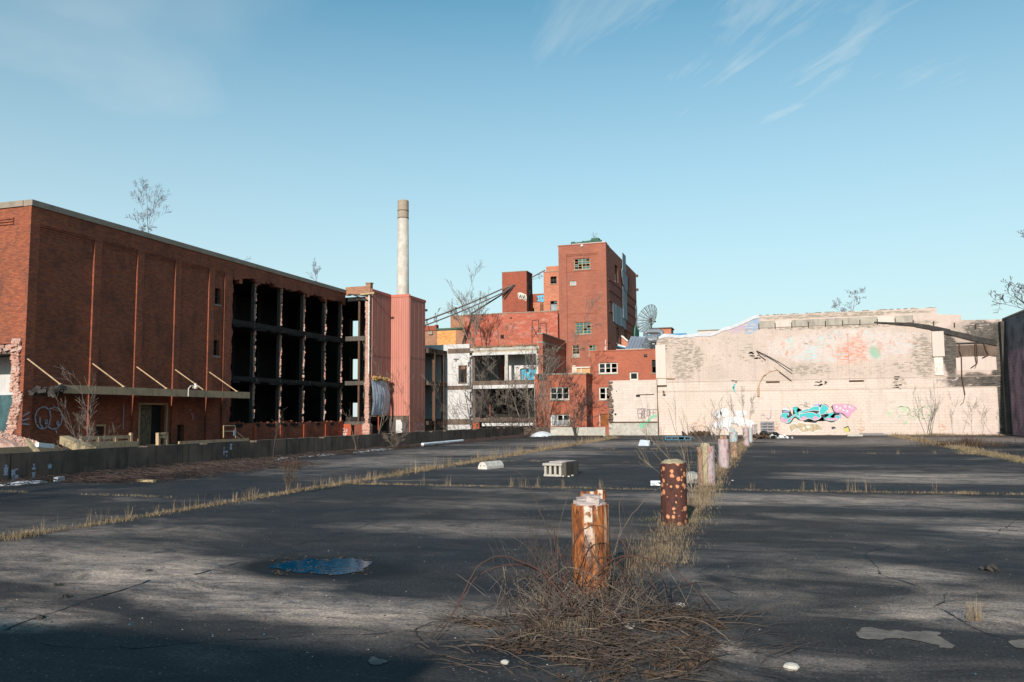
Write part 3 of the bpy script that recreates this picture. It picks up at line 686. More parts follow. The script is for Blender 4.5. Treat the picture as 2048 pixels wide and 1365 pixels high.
# chalky eye graffiti under the canopy
mm = MB(); fn = lambda u, v, w_: (w_, u, v)
def F(cx, cy):   # crop coords -> facade (Y,Z)
    p = at(cx / 3.938, 640 + cy / 3.938, X=XF); return (p.y, p.z)
for pts in ([(290, 720), (320, 690), (355, 685), (390, 710), (400, 770), (385, 830), (350, 858), (310, 855), (285, 820), (275, 770), (290, 720)],
            [(395, 700), (415, 690), (440, 690), (475, 710), (492, 760), (480, 820), (450, 855), (410, 862), (375, 840)],
            [(315, 770), (315, 820), (335, 850)], [(355, 800), (365, 785), (375, 805), (362, 828), (355, 800)], [(445, 805), (458, 798), (466, 815), (455, 838), (445, 805)], [(440, 870), (448, 892)]):
    m1 = MB(); ribbon(m1, [F(*p) for p in pts], .06, fn, XF + .004); m1.build('graffiti', M['g_chalk'], lb, fix=False)
for pts in ([(180, 760), (232, 728)], [(165, 797), (228, 778)], [(172, 818), (226, 824)]):
    ribbon(mm, [F(*p) for p in pts], .06, fn, XF + .004)
for pts in ([(975, 665), (970, 860)], [(1510, 735), (1522, 790)], [(1490, 705), (1500, 712)]):
    ribbon(mm, [F(*p) for p in pts], .05, fn, XF + .004)
mm.build('graffiti', M['g_chalk'], lb, fix=False)
# canopy and its tie rods
XC = -32.75
mb = MB(); y0 = 31.3; y1 = 46.35
mb.box(XC - 2.15, XC - .05, y0 + 1.2, y1, 3.0, 3.08); mb.build('canopy_deck', M['concrete_dark'], lb)
ycuts = [y0 + .15, 34.3, 36.7, 38.6, 41.0, 43.9, y1]
for a, b in zip(ycuts[:-1], ycuts[1:]):
    mb = MB(); mb.box(XC - .05, XC, a + .008, b - .008, 2.86, 3.27); mb.box(XC - .14, XC - .05, a + .008, b - .008, 3.2, 3.25); mb.build('canopy_fascia', M['cream'], lb)
mb = MB()                                     # torn tar felt hanging off the near end
for k in range(26):
    mb.cbox((XF + rng.uniform(.1, 2.1), YN + rng.uniform(0, .6), 3.0 + rng.uniform(-.2, .15)), (rng.uniform(.2, .5), rng.uniform(.1, .4), rng.uniform(.04, .25)), (rng.uniform(-.5, .5), rng.uniform(-.5, .5), rng.random() * 3))
tag(mb.build('torn_roofing', M['tar'], lb), kind='stuff')
for yt in (31.25, 35.33, 38.56, 41.77, 45.0):
    mb = MB(); mb.path([(XF + .02, yt, 4.58), (XC - .05, yt, 3.3)], .035, 6); mb.cbox((XC - .03, yt, 3.31), (.16, .12, .06)); mb.build('tie_rod', M['cream'], lb)
# loading dock
MB().box(XF + .001, -31.6, 34.6, 45.1, -1.19, .1).build('dock_platform', M['concrete'], lb)
MB().box(-31.59, -31.5, 38.2, 44.6, -.2, .32).build('dock_edge', M['cream'], lb)
# gooseneck lamp standing on the canopy
lm = thing('dock_lamp', 'white gooseneck lamp on the canopy edge of the long brick building', 'lamp', (XC, 41.0, 3.0))
p0 = at(376, 793, X=XC); pts = [p0 + Vector((.02, 0, 0)), p0 + Vector((.02, 0, .45)), p0 + Vector((.02, .2, .62)), p0 + Vector((.02, .6, .66))]
mb = MB(); mb.path(pts, .03, 6); mb.build('arm', M['white_frame'], lm)
q = pts[-1]; mb = MB(); mb.lathe(q.x, q.y, [(.05, q.z + .12), (.07, q.z + .05), (.16, q.z - .12), (.12, q.z - .2), (.02, q.z - .24)], 12); mb.build('lamp_shade', M['white_frame'], lm)

# end bay, set across the building at YE
mb = MB()
mb.wall('y', YE, YE + .35, XF - .0, -32.92, 12.0, 12.8, (), .2, .078, lambda u, z: z > 12.0 + .25 * noise.noise((u * 2, 0, 0)) + .1)
mb.box(-32.92, -32.5, YE - .06, YE + .4, 11.9, 13.0)
mb.build('parapet', M['brick_brown'], lb)
MB().box(-32.98, -32.44, YE - .1, YE + .44, 13.001, 13.08).build('coping', M['coping'], lb)
mb = MB()
for a, b, c, d in ((-34.6, 12.15, -32.6, 11.9), (-34.2, 12.1, -32.8, 11.6), (-33.8, 11.7, -32.6, 11.5)):
    mb.beam((a, YE - .12, b), (c, YE - .18, d), .08, .1)
mb.build('charred_joist', M['tar'], lb)
MB().beam((-33.3, YE - .3, 12.05), (-32.0, YE - .3, 12.12), .1, .16).build('timber', M['wood_tan'], lb)
for z0, z1 in ((8.1, 8.5), (4.3, 4.65), (.9, 1.2)): MB().box(XF, -32.9, YE + .05, 67, z0, z1).build('floor_slab', M['concrete_dark'], lb)
MB().box(XF - .45, -32.6, YE + .35, 67, 11.6, 11.95).build('roof', M['interior'], lb)
yb = 67.0; hs = []
for a, b, c, d in ((702, 717, 641, 678), (702, 716, 718, 759), (702, 716, 806, 836)):
    p = at(a, d, Y=yb); q = at(b, c, Y=yb); hs.append((p.x, q.x, p.z, q.z))
mb = MB(); mb.wall('y', yb, yb + .35, -49, -32.6, -1.2, 11.95, hs, None, None); mb.build('rear_wall', M['interior'], lb)
for h in hs:
    mb = MB(); mb.box(h[0] - .1, h[0], yb - .05, yb - .002, h[2] - .1, h[3] + .1); mb.box(h[1], h[1] + .1, yb - .05, yb - .002, h[2] - .1, h[3] + .1); mb.build('window_frame', M['brick_brown'], lb)
MB().box(-33.72, -33.55, YE + .1, YE + .3, 1, 11.9).build('column', M['steel'], lb)
mb = MB(); z = -.8                              # ragged brick pier at its corner
while z < 11.9:
    h = .08 * rng.choice((1, 2)); l = .16 * noise.noise((z * 1.3, 4, 0)) + (.22 if z < 1 else 0) + rng.uniform(-.05, .05)
    mb.box(-33.0 - l * .7 + .08, -32.62 + .08 + (l if z < 5 else 0) * .6, YE - .1 - abs(l) * .5, YE + .3, z, z + h * .94); z += h
mb.build('broken_pier', M['brick_broken'], lb)
mb = MB(); z = 5.2
while z < 12:
    mb.box(-32.6, -32.5 + .03 * noise.noise((z * 3, 0, 0)), YE - .2, YE - .12, z, z + .24); z += .25
mb.build('white_edge_strip', M['white_frame'], lb)
MB().box(-33.9, -33.0, YE - .1, YE + .2, -1.2, .95).build('blocked_opening', M['brick_dark'], lb)
MB().box(XF + .02, -34.2, YE - .12, YE + .2, -1.2, 1.0).build('pier_stub', M['red_paint'], lb)
fnY = lambda u, v, w_: (u, w_, v)
def strokes(mb_, sets, Y, wd, conv): 
    for pts in sets: ribbon(mb_, [conv(*p) for p in pts], wd, fnY, Y)
def convY(x0, y0, sc, Y):
    def f(cx, cy):
        p = at(x0 + cx / sc, y0 + cy / sc, Y=Y); return (p.x, p.z)
    return f
mm = MB(); cv = convY(430, 500, 3.413, YE - .12)   # GO UP
strokes(mm, ([(886, 1222), (872, 1222), (868, 1236), (880, 1244), (888, 1234)], [(893, 1230), (900, 1222), (904, 1234), (897, 1244), (893, 1230)],
             [(876, 1252), (878, 1266), (888, 1266), (888, 1250)], [(892, 1270), (892, 1250), (900, 1252), (899, 1260), (892, 1261)]), YE - .13, .05, cv)
mm.build('graffiti', M['g_white'], lb, fix=False)
# interior gloom: front of first bays keeps a rear partition
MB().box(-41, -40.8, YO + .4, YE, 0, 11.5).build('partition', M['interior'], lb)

# rubble and clutter in the truck yard
rb = thing('rubble_pile', 'heap of broken bricks below the smashed corner of the long building', 'rubble', (-34.3, 30.1, -1.2))
mb = MB()
for k in range(4200):
    u, v = rng.gauss(0, 1), rng.gauss(0, 1); x = -34.6 + u * 1.3; y = 30.2 + v * .45
    if y > 30.95: continue
    hgt = max(0, 2.2 - max(0, x + 35.6) * .2 - max(0, x + 33.2) * .9 - abs(y - 30.5) * .4)
    z = -1.2 + hgt * rng.uniform(.75, 1.0) if hgt > 0 else -1.15
    mb.cbox((x, y, z), (rng.uniform(.08, .24), rng.uniform(.08, .16), rng.uniform(.05, .12)), (rng.uniform(-.8, .8), rng.uniform(-.8, .8), rng.uniform(0, 3)))
tag(mb.build('bricks', M['rubble'], rb, fix=False), kind='stuff')
mb = MB(); mb.lathe(-35.2, 30.0, [(4.2, -1.22), (2.4, -.2), (1.2, .5), (.3, .75)], 24, lambda r, z, g, j: (r * (1 + .25 * math.sin(g * 3 + j)), z)); mb.build('mound', M['rubble'], rb)
bm_ = thing('fallen_beam', 'cream concrete beam lying on the yard behind the left retaining wall', 'beam', (-26, 26, 0))
p = at(0, 896, X=-26); q = at(118, 890, X=-26)
MB().box(-26.3, -26, 19, q.y, .36, .62).build('beam_slab', M['cream'], bm_); MB().box(-26.3, -26, 19, q.y, -1.2, .359).build('beam_web', M['concrete_dark'], bm_)
def timber(name, label, a, b, X1, X2, w_, mat, group=None):
    p = at(*a, X=X1); q = at(*b, X=X2); m_ = MB(); m_.beam(p, q, w_, w_)
    return tag(m_.build(name, mat, loc=p), label, 'timber', group)
timber('timber', 'thick splintered tan timber leaning over the retaining wall top', (128, 880), (182, 903), -24, -20, .28, M['wood_tan'])
timber('timber', 'thin greenish plank sloping down onto the retaining wall beside the rubble', (54, 881), (75, 905), -22, -20, .1, M['wood_tan'])
timber('timber', 'short white plank lying flat on the brick rubble', (74, 890), (105, 893), -25, -25, .16, M['plastic_white'])
gr = thing('guard_rail', 'low cream steel guard rail in the yard before the hatch', 'railing', (-27, 31, .2))
Xg = -27.
def gp(px, py): return at(px, py, X=Xg)
for a, b in (((160, 877), (262, 874)), ((160, 888), (262, 884)), ((255, 890), (275, 889))):
    MB().beam(gp(*a), gp(*b), .07, .14).build('rail', M['cream'], gr)
for x in (163, 197, 231, 262):
    MB().beam(gp(x, 874 if x < 250 else 866), gp(x, 895) - Vector((0, 0, .9)), .12, .12).build('post', M['cream'], gr)
MB().beam(gp(168, 892), gp(272, 890), .25, .3).build('kerb_block', M['cream'], gr)
g2 = thing('bumper_frame', 'small cream steel bumper frame between guard rail and truck door', 'frame', (-27, 36, 0))
for a, b in (((316, 866), (316, 893)), ((332, 866), (332, 890)), ((316, 870), (332, 868)), ((318, 872), (330, 876))):
    MB().beam(at(*a, X=Xg), at(*b, X=Xg) - Vector((0, 0, .0)), .16, .12).build('bar', M['cream'], g2)
MB().beam(at(318, 890, X=Xg), at(318, 890, X=Xg) - Vector((0, 0, 1.4)), .12, .12).build('leg', M['cream'], g2)
hr = thing('dock_railing', 'thin tan pipe handrail at the right end of the loading dock', 'railing', (-31.55, 43, .1))
def hp(px, py): return at(px, py, X=-31.55)
for a, b in (((447, 852), (447, 876)), ((470, 852), (471, 876)), ((447, 852), (470, 852)), ((447, 863), (470, 863)), ((470, 862), (490, 878)), ((471, 872), (488, 884)), ((490, 878), (490, 890))):
    MB().path([hp(*a), hp(*b)], .03, 6).build('rail', M['cream'], hr)
sg = MB().box(-31.5, -31.48, hp(466, 860).y, hp(470, 860).y, hp(468, 872).z, hp(468, 861).z).build('notice_board', M['g_chalk']); tag(sg, 'small pale notice fixed to the dock handrail', 'sign')

# ------------------------------------------------------------------ salmon metal-clad tower
mt = thing('metal_clad_tower', 'salmon pink ribbed metal clad tower with dented grey sheet', 'building', (-31.6, 66.7, -1.2))
X1, YB, X2, YC = -32.5, 66.68, -30.69, 70.25
def corr(mb_, fn, u0, u1, z0, z1, pitch=.2, dep=.045):
    u = u0; prof = []
    while u < u1 - 1e-4:
        for du, d in ((0, 0), (pitch * .45, 0), (pitch * .55, dep), (pitch * .88, dep), (pitch * .98, 0)):
            if u + du <= u1: prof.append((u + du, d))
        u += pitch
    prof.append((u1, 0))
    for (a, d1), (b, d2) in zip(prof[:-1], prof[1:]): mb_.quad(fn(a, z0, d1), fn(b, z0, d2), fn(b, z1, d2), fn(a, z1, d1))
fA = lambda u, z, d: (X1 + d, u, z); fB = lambda u, z, d: (u, YB - d, z); fC = lambda u, z, d: (X2 + d, u, z)
for fn_, u0, u1, n, zb, zt in ((fA, 62.95, YB - .06, 4, 1.7, 12.35), (fB, X1 + .05, X2, 2, 1.66, 12.3), (fC, YB + .01, YC, 4, .2, 12.2)):
    for k in range(n):
        a = u0 + (u1 - u0) * k / n; b = u0 + (u1 - u0) * (k + 1) / n
        for t, (za, zc) in enumerate(((zb if not (fn_ is fA and k < 3) else 4.9 + .1 * k, 6.9), (6.86, zt))):
            m_ = MB(); off = .012 * t + .004 * k
            corr(m_, (lambda u, z, d, f=fn_, o=off: f(u, z, d + o)), a, b, za, zc); m_.build('cladding_panel', M['clad'], mt, fix=False)
mb = MB(); mb.box(X1 - .1, X1 + .09, 62.9, YB - .08, 12.3, 12.55); mb.box(X1 - .1, X2 + .08, YB - .075, YB + .1, 12.28, 12.52); mb.box(X2 - .1, X2 + .081, YB + .1, YC + .05, 12.18, 12.42); mb.build('coping', M['clad_trim'], mt)
mb = MB(); mb.box(X1 - .25, X1 - .02, YE + .5, YB, 1.7, 12.2); mb.box(X1 - 3, X2 - .03, YB + .03, YC, .2, 12.15); mb.build('core', M['concrete_dark'], mt)
mb = MB(); mb.box(X2 - .3, X2 - .01, YC, YC + .06, 9.5, 11.9); mb.box(X2 - .2, X2 + .15, YC + .02, YC + .25, 11.4, 11.6); mb.build('bracket', M['steel_dark'], mt)
mb = MB()                                        # bulging grey sheet
for i in range(14):
    for j in range(10):
        def G(i, j):
            u = i / 14; v = j / 10; y = 62.75 + 3.3 * u * (1 - .12 * (abs(v - .5) * 2) ** 2) ; z = 1.75 + 3.0 * v - .15 * math.sin(v * 3.1) * u
            x = X1 + .12 + .32 * math.sin(math.pi * min(1, v * .9 + .1)) * (.35 + .65 * math.sin(math.pi * (u * .8 + .1))) + .05 * noise.noise((u * 5, v * 4, 0)) + (.02 if i % 2 else 0)
            return (x, y, z)
        mb.quad(G(i, j), G(i + 1, j), G(i + 1, j + 1), G(i, j + 1))
mb.build('bulging_sheet', M['grey_sheet'], mt, fix=False, smooth=False)
mb = MB()
for k in range(40): mb.cbox((X1 + rng.uniform(.05, .4), 62.8 + rng.random() * 3, 4.85 + rng.uniform(-.12, .12)), (.15, .2, rng.uniform(.08, .25)), (rng.random(), rng.random(), rng.random()))
tag(mb.build('torn_insulation', M['insulation'], mt), kind='stuff')
mb = MB(); mb.box(X1 - .2, X2 - .02, YB + .0, YB + .3, 1.3, 1.64); mb.build('lintel', M['concrete'], mt)
mb = MB(); mb.wall('y', YB - .05, YB + .35, -31.9, -31.2, -1.2, 1.3, (), .1, .1, lambda u, z: u < -31.4 + .15 * noise.noise((u * 3, z * 3, 0)) + .1); mb.build('base_pier', M['white_paint'], mt)
MB().box(-31.15, -30.75, YB + .05, YB + .3, -1.2, 1.3).build('base_pier', M['concrete'], mt)
MB().box(X1 + .0, X1 + .08, 64.3, 64.45, -1.2, 1.6).build('post', M['red_paint'], mt)
MB().box(X1 - 2.5, X1 - .4, 63.2, YB + .3, -1.2, 1.6).build('base_wall', M['interior'], mt)
mm = MB(); cv = convY(680, 560, 4.014, 68.5)
def cx2(cx, cy):
    p = at(680 + cx / 4.014, 560 + cy / 4.014, X=X2 + .07); return (p.y, p.z)
for pts in ([(602, 1200), (600, 1155), (615, 1150), (618, 1195)], [(625, 1190), (630, 1150), (640, 1190)], [(645, 1200), (650, 1150), (660, 1180), (668, 1150), (672, 1195)], [(598, 1215), (640, 1210), (675, 1216)]):
    ribbon(mm, [cx2(*p) for p in pts], .06, lambda u, v, w_: (w_, u, v), X2 + .075)
mm.build('graffiti', M['g_white'], mt, fix=False)

# ------------------------------------------------------------------ chimney
ch = thing('smokestack', 'tall pale tapered concrete smokestack with tan top rising behind the salmon tower', 'chimney', (-56.3, 120, -1.2))
cxc, cyc = at(806, 500, Y=120).x, 120
def crad(z): return .86 + (36.7 - z) * .0075
mb = MB(); mb.lathe(cxc, cyc, [(crad(-1.2), -1.2), (crad(10), 10), (crad(20), 20), (crad(33.7), 33.7)], 32); mb.build('shaft', M['chimney'], ch, smooth=True)
mb = MB(); mb.lathe(cxc, cyc, [(.88, 33.7), (.9, 33.75), (.9, 36.6), (.84, 36.7), (.6, 36.7), (.6, 35.5)], 32); mb.build('top_section', M['chimney_cap'], ch, smooth=False)
for z in (33.7, 34.9):
    mb = MB(); r = crad(z) + .02 if z < 33 else .915; mb.lathe(cxc, cyc, [(r, z), (r + .02, z + .02), (r + .02, z + .1), (r, z + .12)], 32); mb.build('band', M['steel'], ch)

# ------------------------------------------------------------------ windows helper
def window_y(parent, px, Y, nx=3, nz=2, mull=1, fm='white_frame', panes=('dark_glass',), miss=.5, depth=.18, sill='coping', fw=.07, rect=None):
    """px = (x0,x1,ytop,ybottom) in picture units on plane Y; returns the opening"""
    if rect is None:
        p = at(px[0], px[3], Y=Y); q = at(px[1], px[2], Y=Y); x0, x1, z0, z1 = p.x, q.x, p.z, q.z
    else: x0, x1, z0, z1 = rect
    yy = Y + depth; m_ = MB()
    m_.box(x0, x0 + fw, yy, yy + .06, z0, z1); m_.box(x1 - fw, x1, yy, yy + .06, z0, z1); m_.box(x0 + fw, x1 - fw, yy, yy + .06, z1 - fw, z1); m_.box(x0 + fw, x1 - fw, yy, yy + .06, z0, z0 + fw)
    iw = (x1 - x0 - 2 * fw) / nx; ih = (z1 - z0 - 2 * fw) / nz
    for i in range(1, nx):
        g = (fw * .6 if mull and i % mull == 0 else .018); m_.box(x0 + fw + i * iw - g, x0 + fw + i * iw + g, yy - .01, yy + .05, z0 + fw, z1 - fw)
    for j in range(1, nz): m_.box(x0 + fw, x1 - fw, yy + .005, yy + .045, z0 + fw + j * ih - .02, z0 + fw + j * ih + .02)
    wn = m_.build('window', M[fm], parent)
    rr = random.Random(int(px[0]) if px else 1); sh = {}
    for i in range(nx):
        for j in range(nz):
            if rr.random() < miss: continue
            nm = rr.choice(panes)
            if nm not in sh:
                sh[nm] = bpy.data.meshes.new('pane'); k = MB(); k.box(-iw / 2 + .02, iw / 2 - .02, -.004, .004, -ih / 2 + .02, ih / 2 - .02)
                sh[nm].from_pydata(k.v, [], k.f); sh[nm].materials.append(M[nm])
            o = bpy.data.objects.new('pane', sh[nm]); C.objects.link(o); o.parent = wn
            o.location = Vector((x0 + fw + (i + .5) * iw, yy + .03, z0 + fw + (j + .5) * ih)) - wloc(wn)
            o.rotation_euler = (rr.uniform(-.01, .01), 0, rr.uniform(-.01, .01))
    if sill: MB().box(x0 - .08, x1 + .08, Y - .06, Y + .12, z0 - .1, z0 - .002).build('sill', M[sill], wn)
    return (x0, x1, z0, z1)
def opening(px, Y):
    p = at(px[0], px[3], Y=Y); q = at(px[1], px[2], Y=Y); return (p.x, q.x, p.z, q.z)

def shell(parent, x0, x1, y0, y1, z0, z1, mat, front=(), right=(), rmat=None, roofz=None, t=.35):
    MB().wall('y', y0, y0 + t, x0, x1, z0, z1, list(front)).build('wall', M[mat], parent)
    MB().wall('x', x1 - t, x1, y0 + t, y1, z0, z1, list(right)).build('side_wall', M[rmat or mat], parent)
    MB().wall('x', x0, x0 + t, y0 + t, y1, z0, z1).build('side_wall', M[rmat or mat], parent)
    MB().wall('y', y1 - t, y1, x0 + t, x1 - t, z0, z1).build('rear_wall', M[mat], parent)
    rz = roofz or z1 - .35
    MB().box(x0 + t, x1 - t, y0 + t, y1 - t, rz - .2, rz).build('roof', M['concrete_dark'], parent)

# ------------------------------------------------------------------ white-walled ruin
Yw = 75.0
wr = thing('white_ruin', 'ruined two storey block with white inner walls and torn open front', 'building', (-26, Yw, -1.2))
wh = opening((919, 932, 733, 765), Yw)
MB().wall('y', Yw, Yw + .35, -36.5, -27.7, -1.2, 8.62, [wh], .18, .12,
          lambda u, z: u < -27.98 + .22 * noise.noise((z * 1.3, 0, 0)) + .09 * noise.noise((z * 6, 3, 0)) - (.35 if 5.9 < z < 6.9 else 0) * (.5 + .5 * math.sin(z * 6))).build('wall', M['white_paint'], wr)
MB().box(-30.3, -27.72, Yw - .02, Yw - .004, 7.72, 8.2).build('grey_band', M['concrete'], wr)
MB().box(-30.35, -27.95, Yw - .02, Yw - .004, 4.15, 4.55).build('grey_band', M['concrete'], wr)
MB().box(-36.4, -27.9, Yw - .02, Yw - .004, .75, 1.3).build('grey_band', M['concrete'], wr)
mb = MB(); mb.box(wh[0] - .1, wh[0], Yw - .03, Yw + .1, wh[2] - .1, wh[3] + .1); mb.box(wh[1], wh[1] + .1, Yw - .03, Yw + .1, wh[2] - .1, wh[3] + .1); mb.box(wh[0] - .1, wh[1] + .1, Yw - .03, Yw + .1, wh[3], wh[3] + .1); mb.box(wh[0] - .12, wh[1] + .12, Yw - .08, Yw + .1, wh[2] - .12, wh[2]); mb.build('window_frame', M['concrete'], wr)
mm = MB()
for cx, cy in ((425, 242), (437, 243), (450, 241), (462, 243), (475, 242), (437, 264), (453, 262)):
    p = at(840 + cx / 6.2, 680 + cy / 6.2, Y=Yw); mm.box(p.x - .05, p.x + .05, Yw - .012, Yw - .005, p.z - .06, p.z + .06)
mm.build('stencil_mark', M['g_black'], wr)
# open frame at left
for z0, z1 in ((7.5, 7.95), (4.5, 4.85), (.8, 1.15)):
    MB().box(-36.4, -30.45, 70.4, Yw - .03, z0, z1).build('floor_slab', M['concrete_dark'], wr)
    mb = MB(); mb.box(-30.44, -30.36, 70.35, 75.4, z0, z0 + .07); mb.box(-30.44, -30.36, 70.35, 75.4, z1 - .05, z1 + .02)
    y = 70.4
    while y < 75.3: mb.box(-30.42, -30.38, y, y + rng.uniform(.4, .9), z0 + .07, z1 - .05); y += 1.0
    mb.build('edge_beam', M['steel'], wr)
for y in (71.9, 74.1): MB().box(-30.6, -30.32, y - .12, y + .12, -1.2, 7.6).build('column', M['steel'], wr)
MB().box(-36.4, -36.1, 70, Yw, -1.2, 8).build('side_wall', M['teal_paint'], wr)
mb = MB()                                           # dark burst of ivy-like spray on the shaded wall
for k in range(70): p = Vector((-31.6 + rng.gauss(0, .45), Yw - .03, 2.7 + rng.gauss(0, .35))); mb.cbox(p, (rng.uniform(.05, .25), .01, rng.uniform(.04, .18)), (0, rng.random() * 3, 0))
mb.build('graffiti', M['g_chalk'], wr)
# torn front
xL, xR_ = -27.75, -21.1
def ragbox(mb_, x0, x1, y0, y1, z0, z1, st=.5, amp=.07, side=1):
    x = x0
    while x < x1 - .01:
        e = min(x1, x + rng.uniform(st * .5, st * 1.3)); mb_.box(x, e, y0, y1, z0 + (rng.uniform(0, amp) if side in (0, 2) else 0), z1 - (rng.uniform(0, amp) if side in (1, 2) else 0)); x = e
mb = MB(); ragbox(mb, xL - .2, xR_ + .15, Yw - .05, Yw + 8.8, 7.9, 8.2, .6, .08); mb.build('roof_slab', M['concrete_pale'], wr)
MB().box(xL, xR_ - .1, Yw, Yw + .4, 7.45, 7.72).build('beam', M['white_paint'], wr)
MB().box(xL + .1, xR_ + .1, Yw + .02, Yw + .4, 7.721, 7.899).build('fascia', weathered('tan_fascia', (.45, .38, .28), (.38, .31, .22), 3), wr)
mb = MB(); ragbox(mb, xL, -21.5, Yw - .02, Yw + 6, 4.55, 5.0, .7, .05); mb.build('floor_slab', M['concrete'], wr)
MB().box(xL + .05, -21.55, Yw, Yw + .4, 4.2, 4.549).build('beam', M['white_paint'], wr)
mb = MB(); ragbox(mb, xL, -21.5, Yw - .03, Yw + 6, .95, 1.45, .6, .1, 2); mb.build('floor_slab', M['concrete'], wr)
MB().box(-26.8, -21.6, Yw + .05, Yw + .35, .6, .9).build('beam', M['white_paint'], wr)
MB().box(-27.7, -27.05, Yw - .02, Yw + .1, -1.2, .93).build('red_door', M['red_paint'], wr)
MB().box(-24.42, -24.12, Yw + .02, Yw + .35, 5.0, 7.44).build('column', M['concrete_pale'], wr)
MB().box(-21.3, -21.08, Yw + .02, Yw + .3, 5.0, 7.44).build('column', M['white_frame'], wr)
MB().box(-21.5, -21.12, Yw + .0, Yw + .35, -1.2, 4.9).build('column', M['concrete_pale'], wr)
MB().box(xL - .1, xL + .15, Yw + .36, Yw + .7, -1.2, 7.8).build('column', M['concrete'], wr)
mb = MB(); mb.wall('y', 80.5, 80.8, -28, -20.63, 4.9, 8.0, [(-26.9, -26.2, 5.0, 6.9), (-24.3, -23.5, 5, 6.6)]); mb.build('inner_wall', M['grey_paint'], wr)
MB().box(-25.2, -20.65, 77.3, 77.5, 5.01, 7.89).build('inner_wall', M['white_paint'], wr)
MB().box(-28.2, -27.9, Yw + .4, 80.5, -1, 8).build('inner_wall', M['grey_paint'], wr)
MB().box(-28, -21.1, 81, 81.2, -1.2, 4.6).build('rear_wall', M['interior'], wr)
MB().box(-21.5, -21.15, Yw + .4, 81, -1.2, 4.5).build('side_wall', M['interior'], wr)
# blue graffiti in the upper room
fY = lambda u, v, w_: (u, w_, v)
cg = convY(840, 680, 6.204, 77.28)
def gpoly(parent, pts, mat, Y, conv, sub=5, name='graffiti'): return flat_poly(name, M[mat], parent, smooth_poly([conv(*p) for p in pts], sub), fY, Y)
gpoly(wr, [(1240, 370), (1300, 352), (1400, 358), (1485, 345), (1490, 520), (1400, 535), (1265, 530), (1250, 460)], 'g_black', 77.296, cg)
gpoly(wr, [(1252, 385), (1310, 365), (1400, 370), (1480, 358), (1482, 510), (1400, 525), (1275, 520), (1262, 450)], 'g_blue', 77.29, cg)
for c_, m_ in (((1335, 390, 18, 28), 'g_black'), ((1340, 410, 12, 12), 'g_chalk'), ((1450, 400, 12, 10), 'g_white'), ((1300, 470, 10, 30), 'g_white'), ((1375, 440, 8, 36), 'g_black'), ((1430, 470, 20, 18), 'g_white')):
    gpoly(wr, [(c_[0] + c_[2] * math.cos(a), c_[1] + c_[3] * math.sin(a)) for a in [k * math.pi / 4 for k in range(8)]], m_, 77.284 if m_ != 'g_chalk' else 77.28, cg, 2)
mm = MB()
strokes(mm, ([(1195, 350), (1215, 340), (1220, 360)], [(1285, 335), (1300, 318), (1320, 335), (1300, 345), (1285, 335)], [(1330, 340), (1345, 315), (1350, 345)], [(1362, 330), (1380, 305), (1400, 320), (1385, 345), (1362, 330)],
             [(1410, 340), (1415, 300), (1440, 310), (1450, 340), (1470, 300), (1475, 335)], [(1355, 345), (1420, 350), (1480, 330)], [(1426, 250), (1428, 300)]), 77.288, .07, cg)
mm.build('graffiti', M['g_black'], wr, fix=False)
# dark side wall with stone string course
dw = thing('side_wall_block', 'dark shaded brick wall running back beside the blue graffiti room', 'wall', (-20.8, Yw, -1.2))
MB().wall('x', -21.05, -20.62, Yw, 83.9, -1.2, 9.3).build('wall', M['brick_annex'], dw)
MB().box(-21.1, -20.57, Yw - .05, 83.9, 8.45, 8.6).build('string_course', M['coping'], dw)
MB().box(-21.12, -20.55, Yw - .06, 83.9, 9.301, 9.42).build('coping', M['coping'], dw)
mm = MB()
for k in range(16):
    y = rng.uniform(75.8, 80.5); z = rng.uniform(5.2, 6.9); ribbon(mm, [(y, z), (y + rng.uniform(-.2, .2), z + rng.uniform(.2, .6)), (y + rng.uniform(-.1, .3), z + rng.uniform(0, .3))], .06, lambda u, v, w_: (w_, u, v), -20.615)
mm.build('graffiti', M['g_chalk'], dw, fix=False)

# ------------------------------------------------------------------ middle old brick building
Ym = 84.0
a = at(901, 633, Y=Ym); b2 = at(850, 657, Y=Ym); xr_ = -20.0
mbg = thing('old_brick_block', 'old blotchy red brick block with steel frames on the ruin roof before it', 'building', (-28, Ym, -1.2))
rs = at(1035, 725, Y=Ym)
MB().wall('y', Ym, Ym + .4, a.x, -21.4, -1.2, a.z).build('wall', M['brick_old'], mbg)
MB().box(a.x, a.x + .35, Ym + .4, Ym + 9, -1.2, a.z).build('side_wall', M['brick_old'], mbg)
MB().box(a.x + .35, -21.4, Ym + .4, Ym + 9, a.z - .5, a.z - .2).build('roof', M['concrete_dark'], mbg)
mb = MB(); ragbox(mb, a.x - .05, -21.4, Ym - .05, Ym + .45, a.z + .001, a.z + .12, .9, .05); mb.build('coping', M['coping'], mbg)
c4 = at(930, 700, Y=Ym)
MB().box(a.x + .02, c4.x, Ym - .06, Ym - .002, 8, a.z - .02).build('brown_panel', M['brick_brown'], mbg)
p = at(877, 695, Y=Ym); q = at(914, 662, Y=Ym)
lw = thing('low_brick_wing', 'low brown brick wing with bright orange brick infill patch', 'building', (b2.x, Ym, -1.2))
MB().wall('y', Ym - .3, Ym - .01, -40.5, at(930, 690, Y=Ym - .3).x, -1.2, at(880, 660, Y=Ym).z - .1).build('wall', M['brick_brown'], lw)
MB().box(p.x, q.x, Ym - .36, Ym - .301, p.z, q.z).build('brick_infill', M['brick_orange'], lw)
MB().box(p.x - .1, q.x + .9, Ym - .45, Ym - .1, q.z + .12, q.z + .3).build('green_trim', M['green_trim'], lw)
mb = MB(); ragbox(mb, -40, p.x - .1, Ym - .4, Ym + .3, q.z + .1, q.z + .75, .8, .12); mb.build('parapet', M['brick_small'], lw)
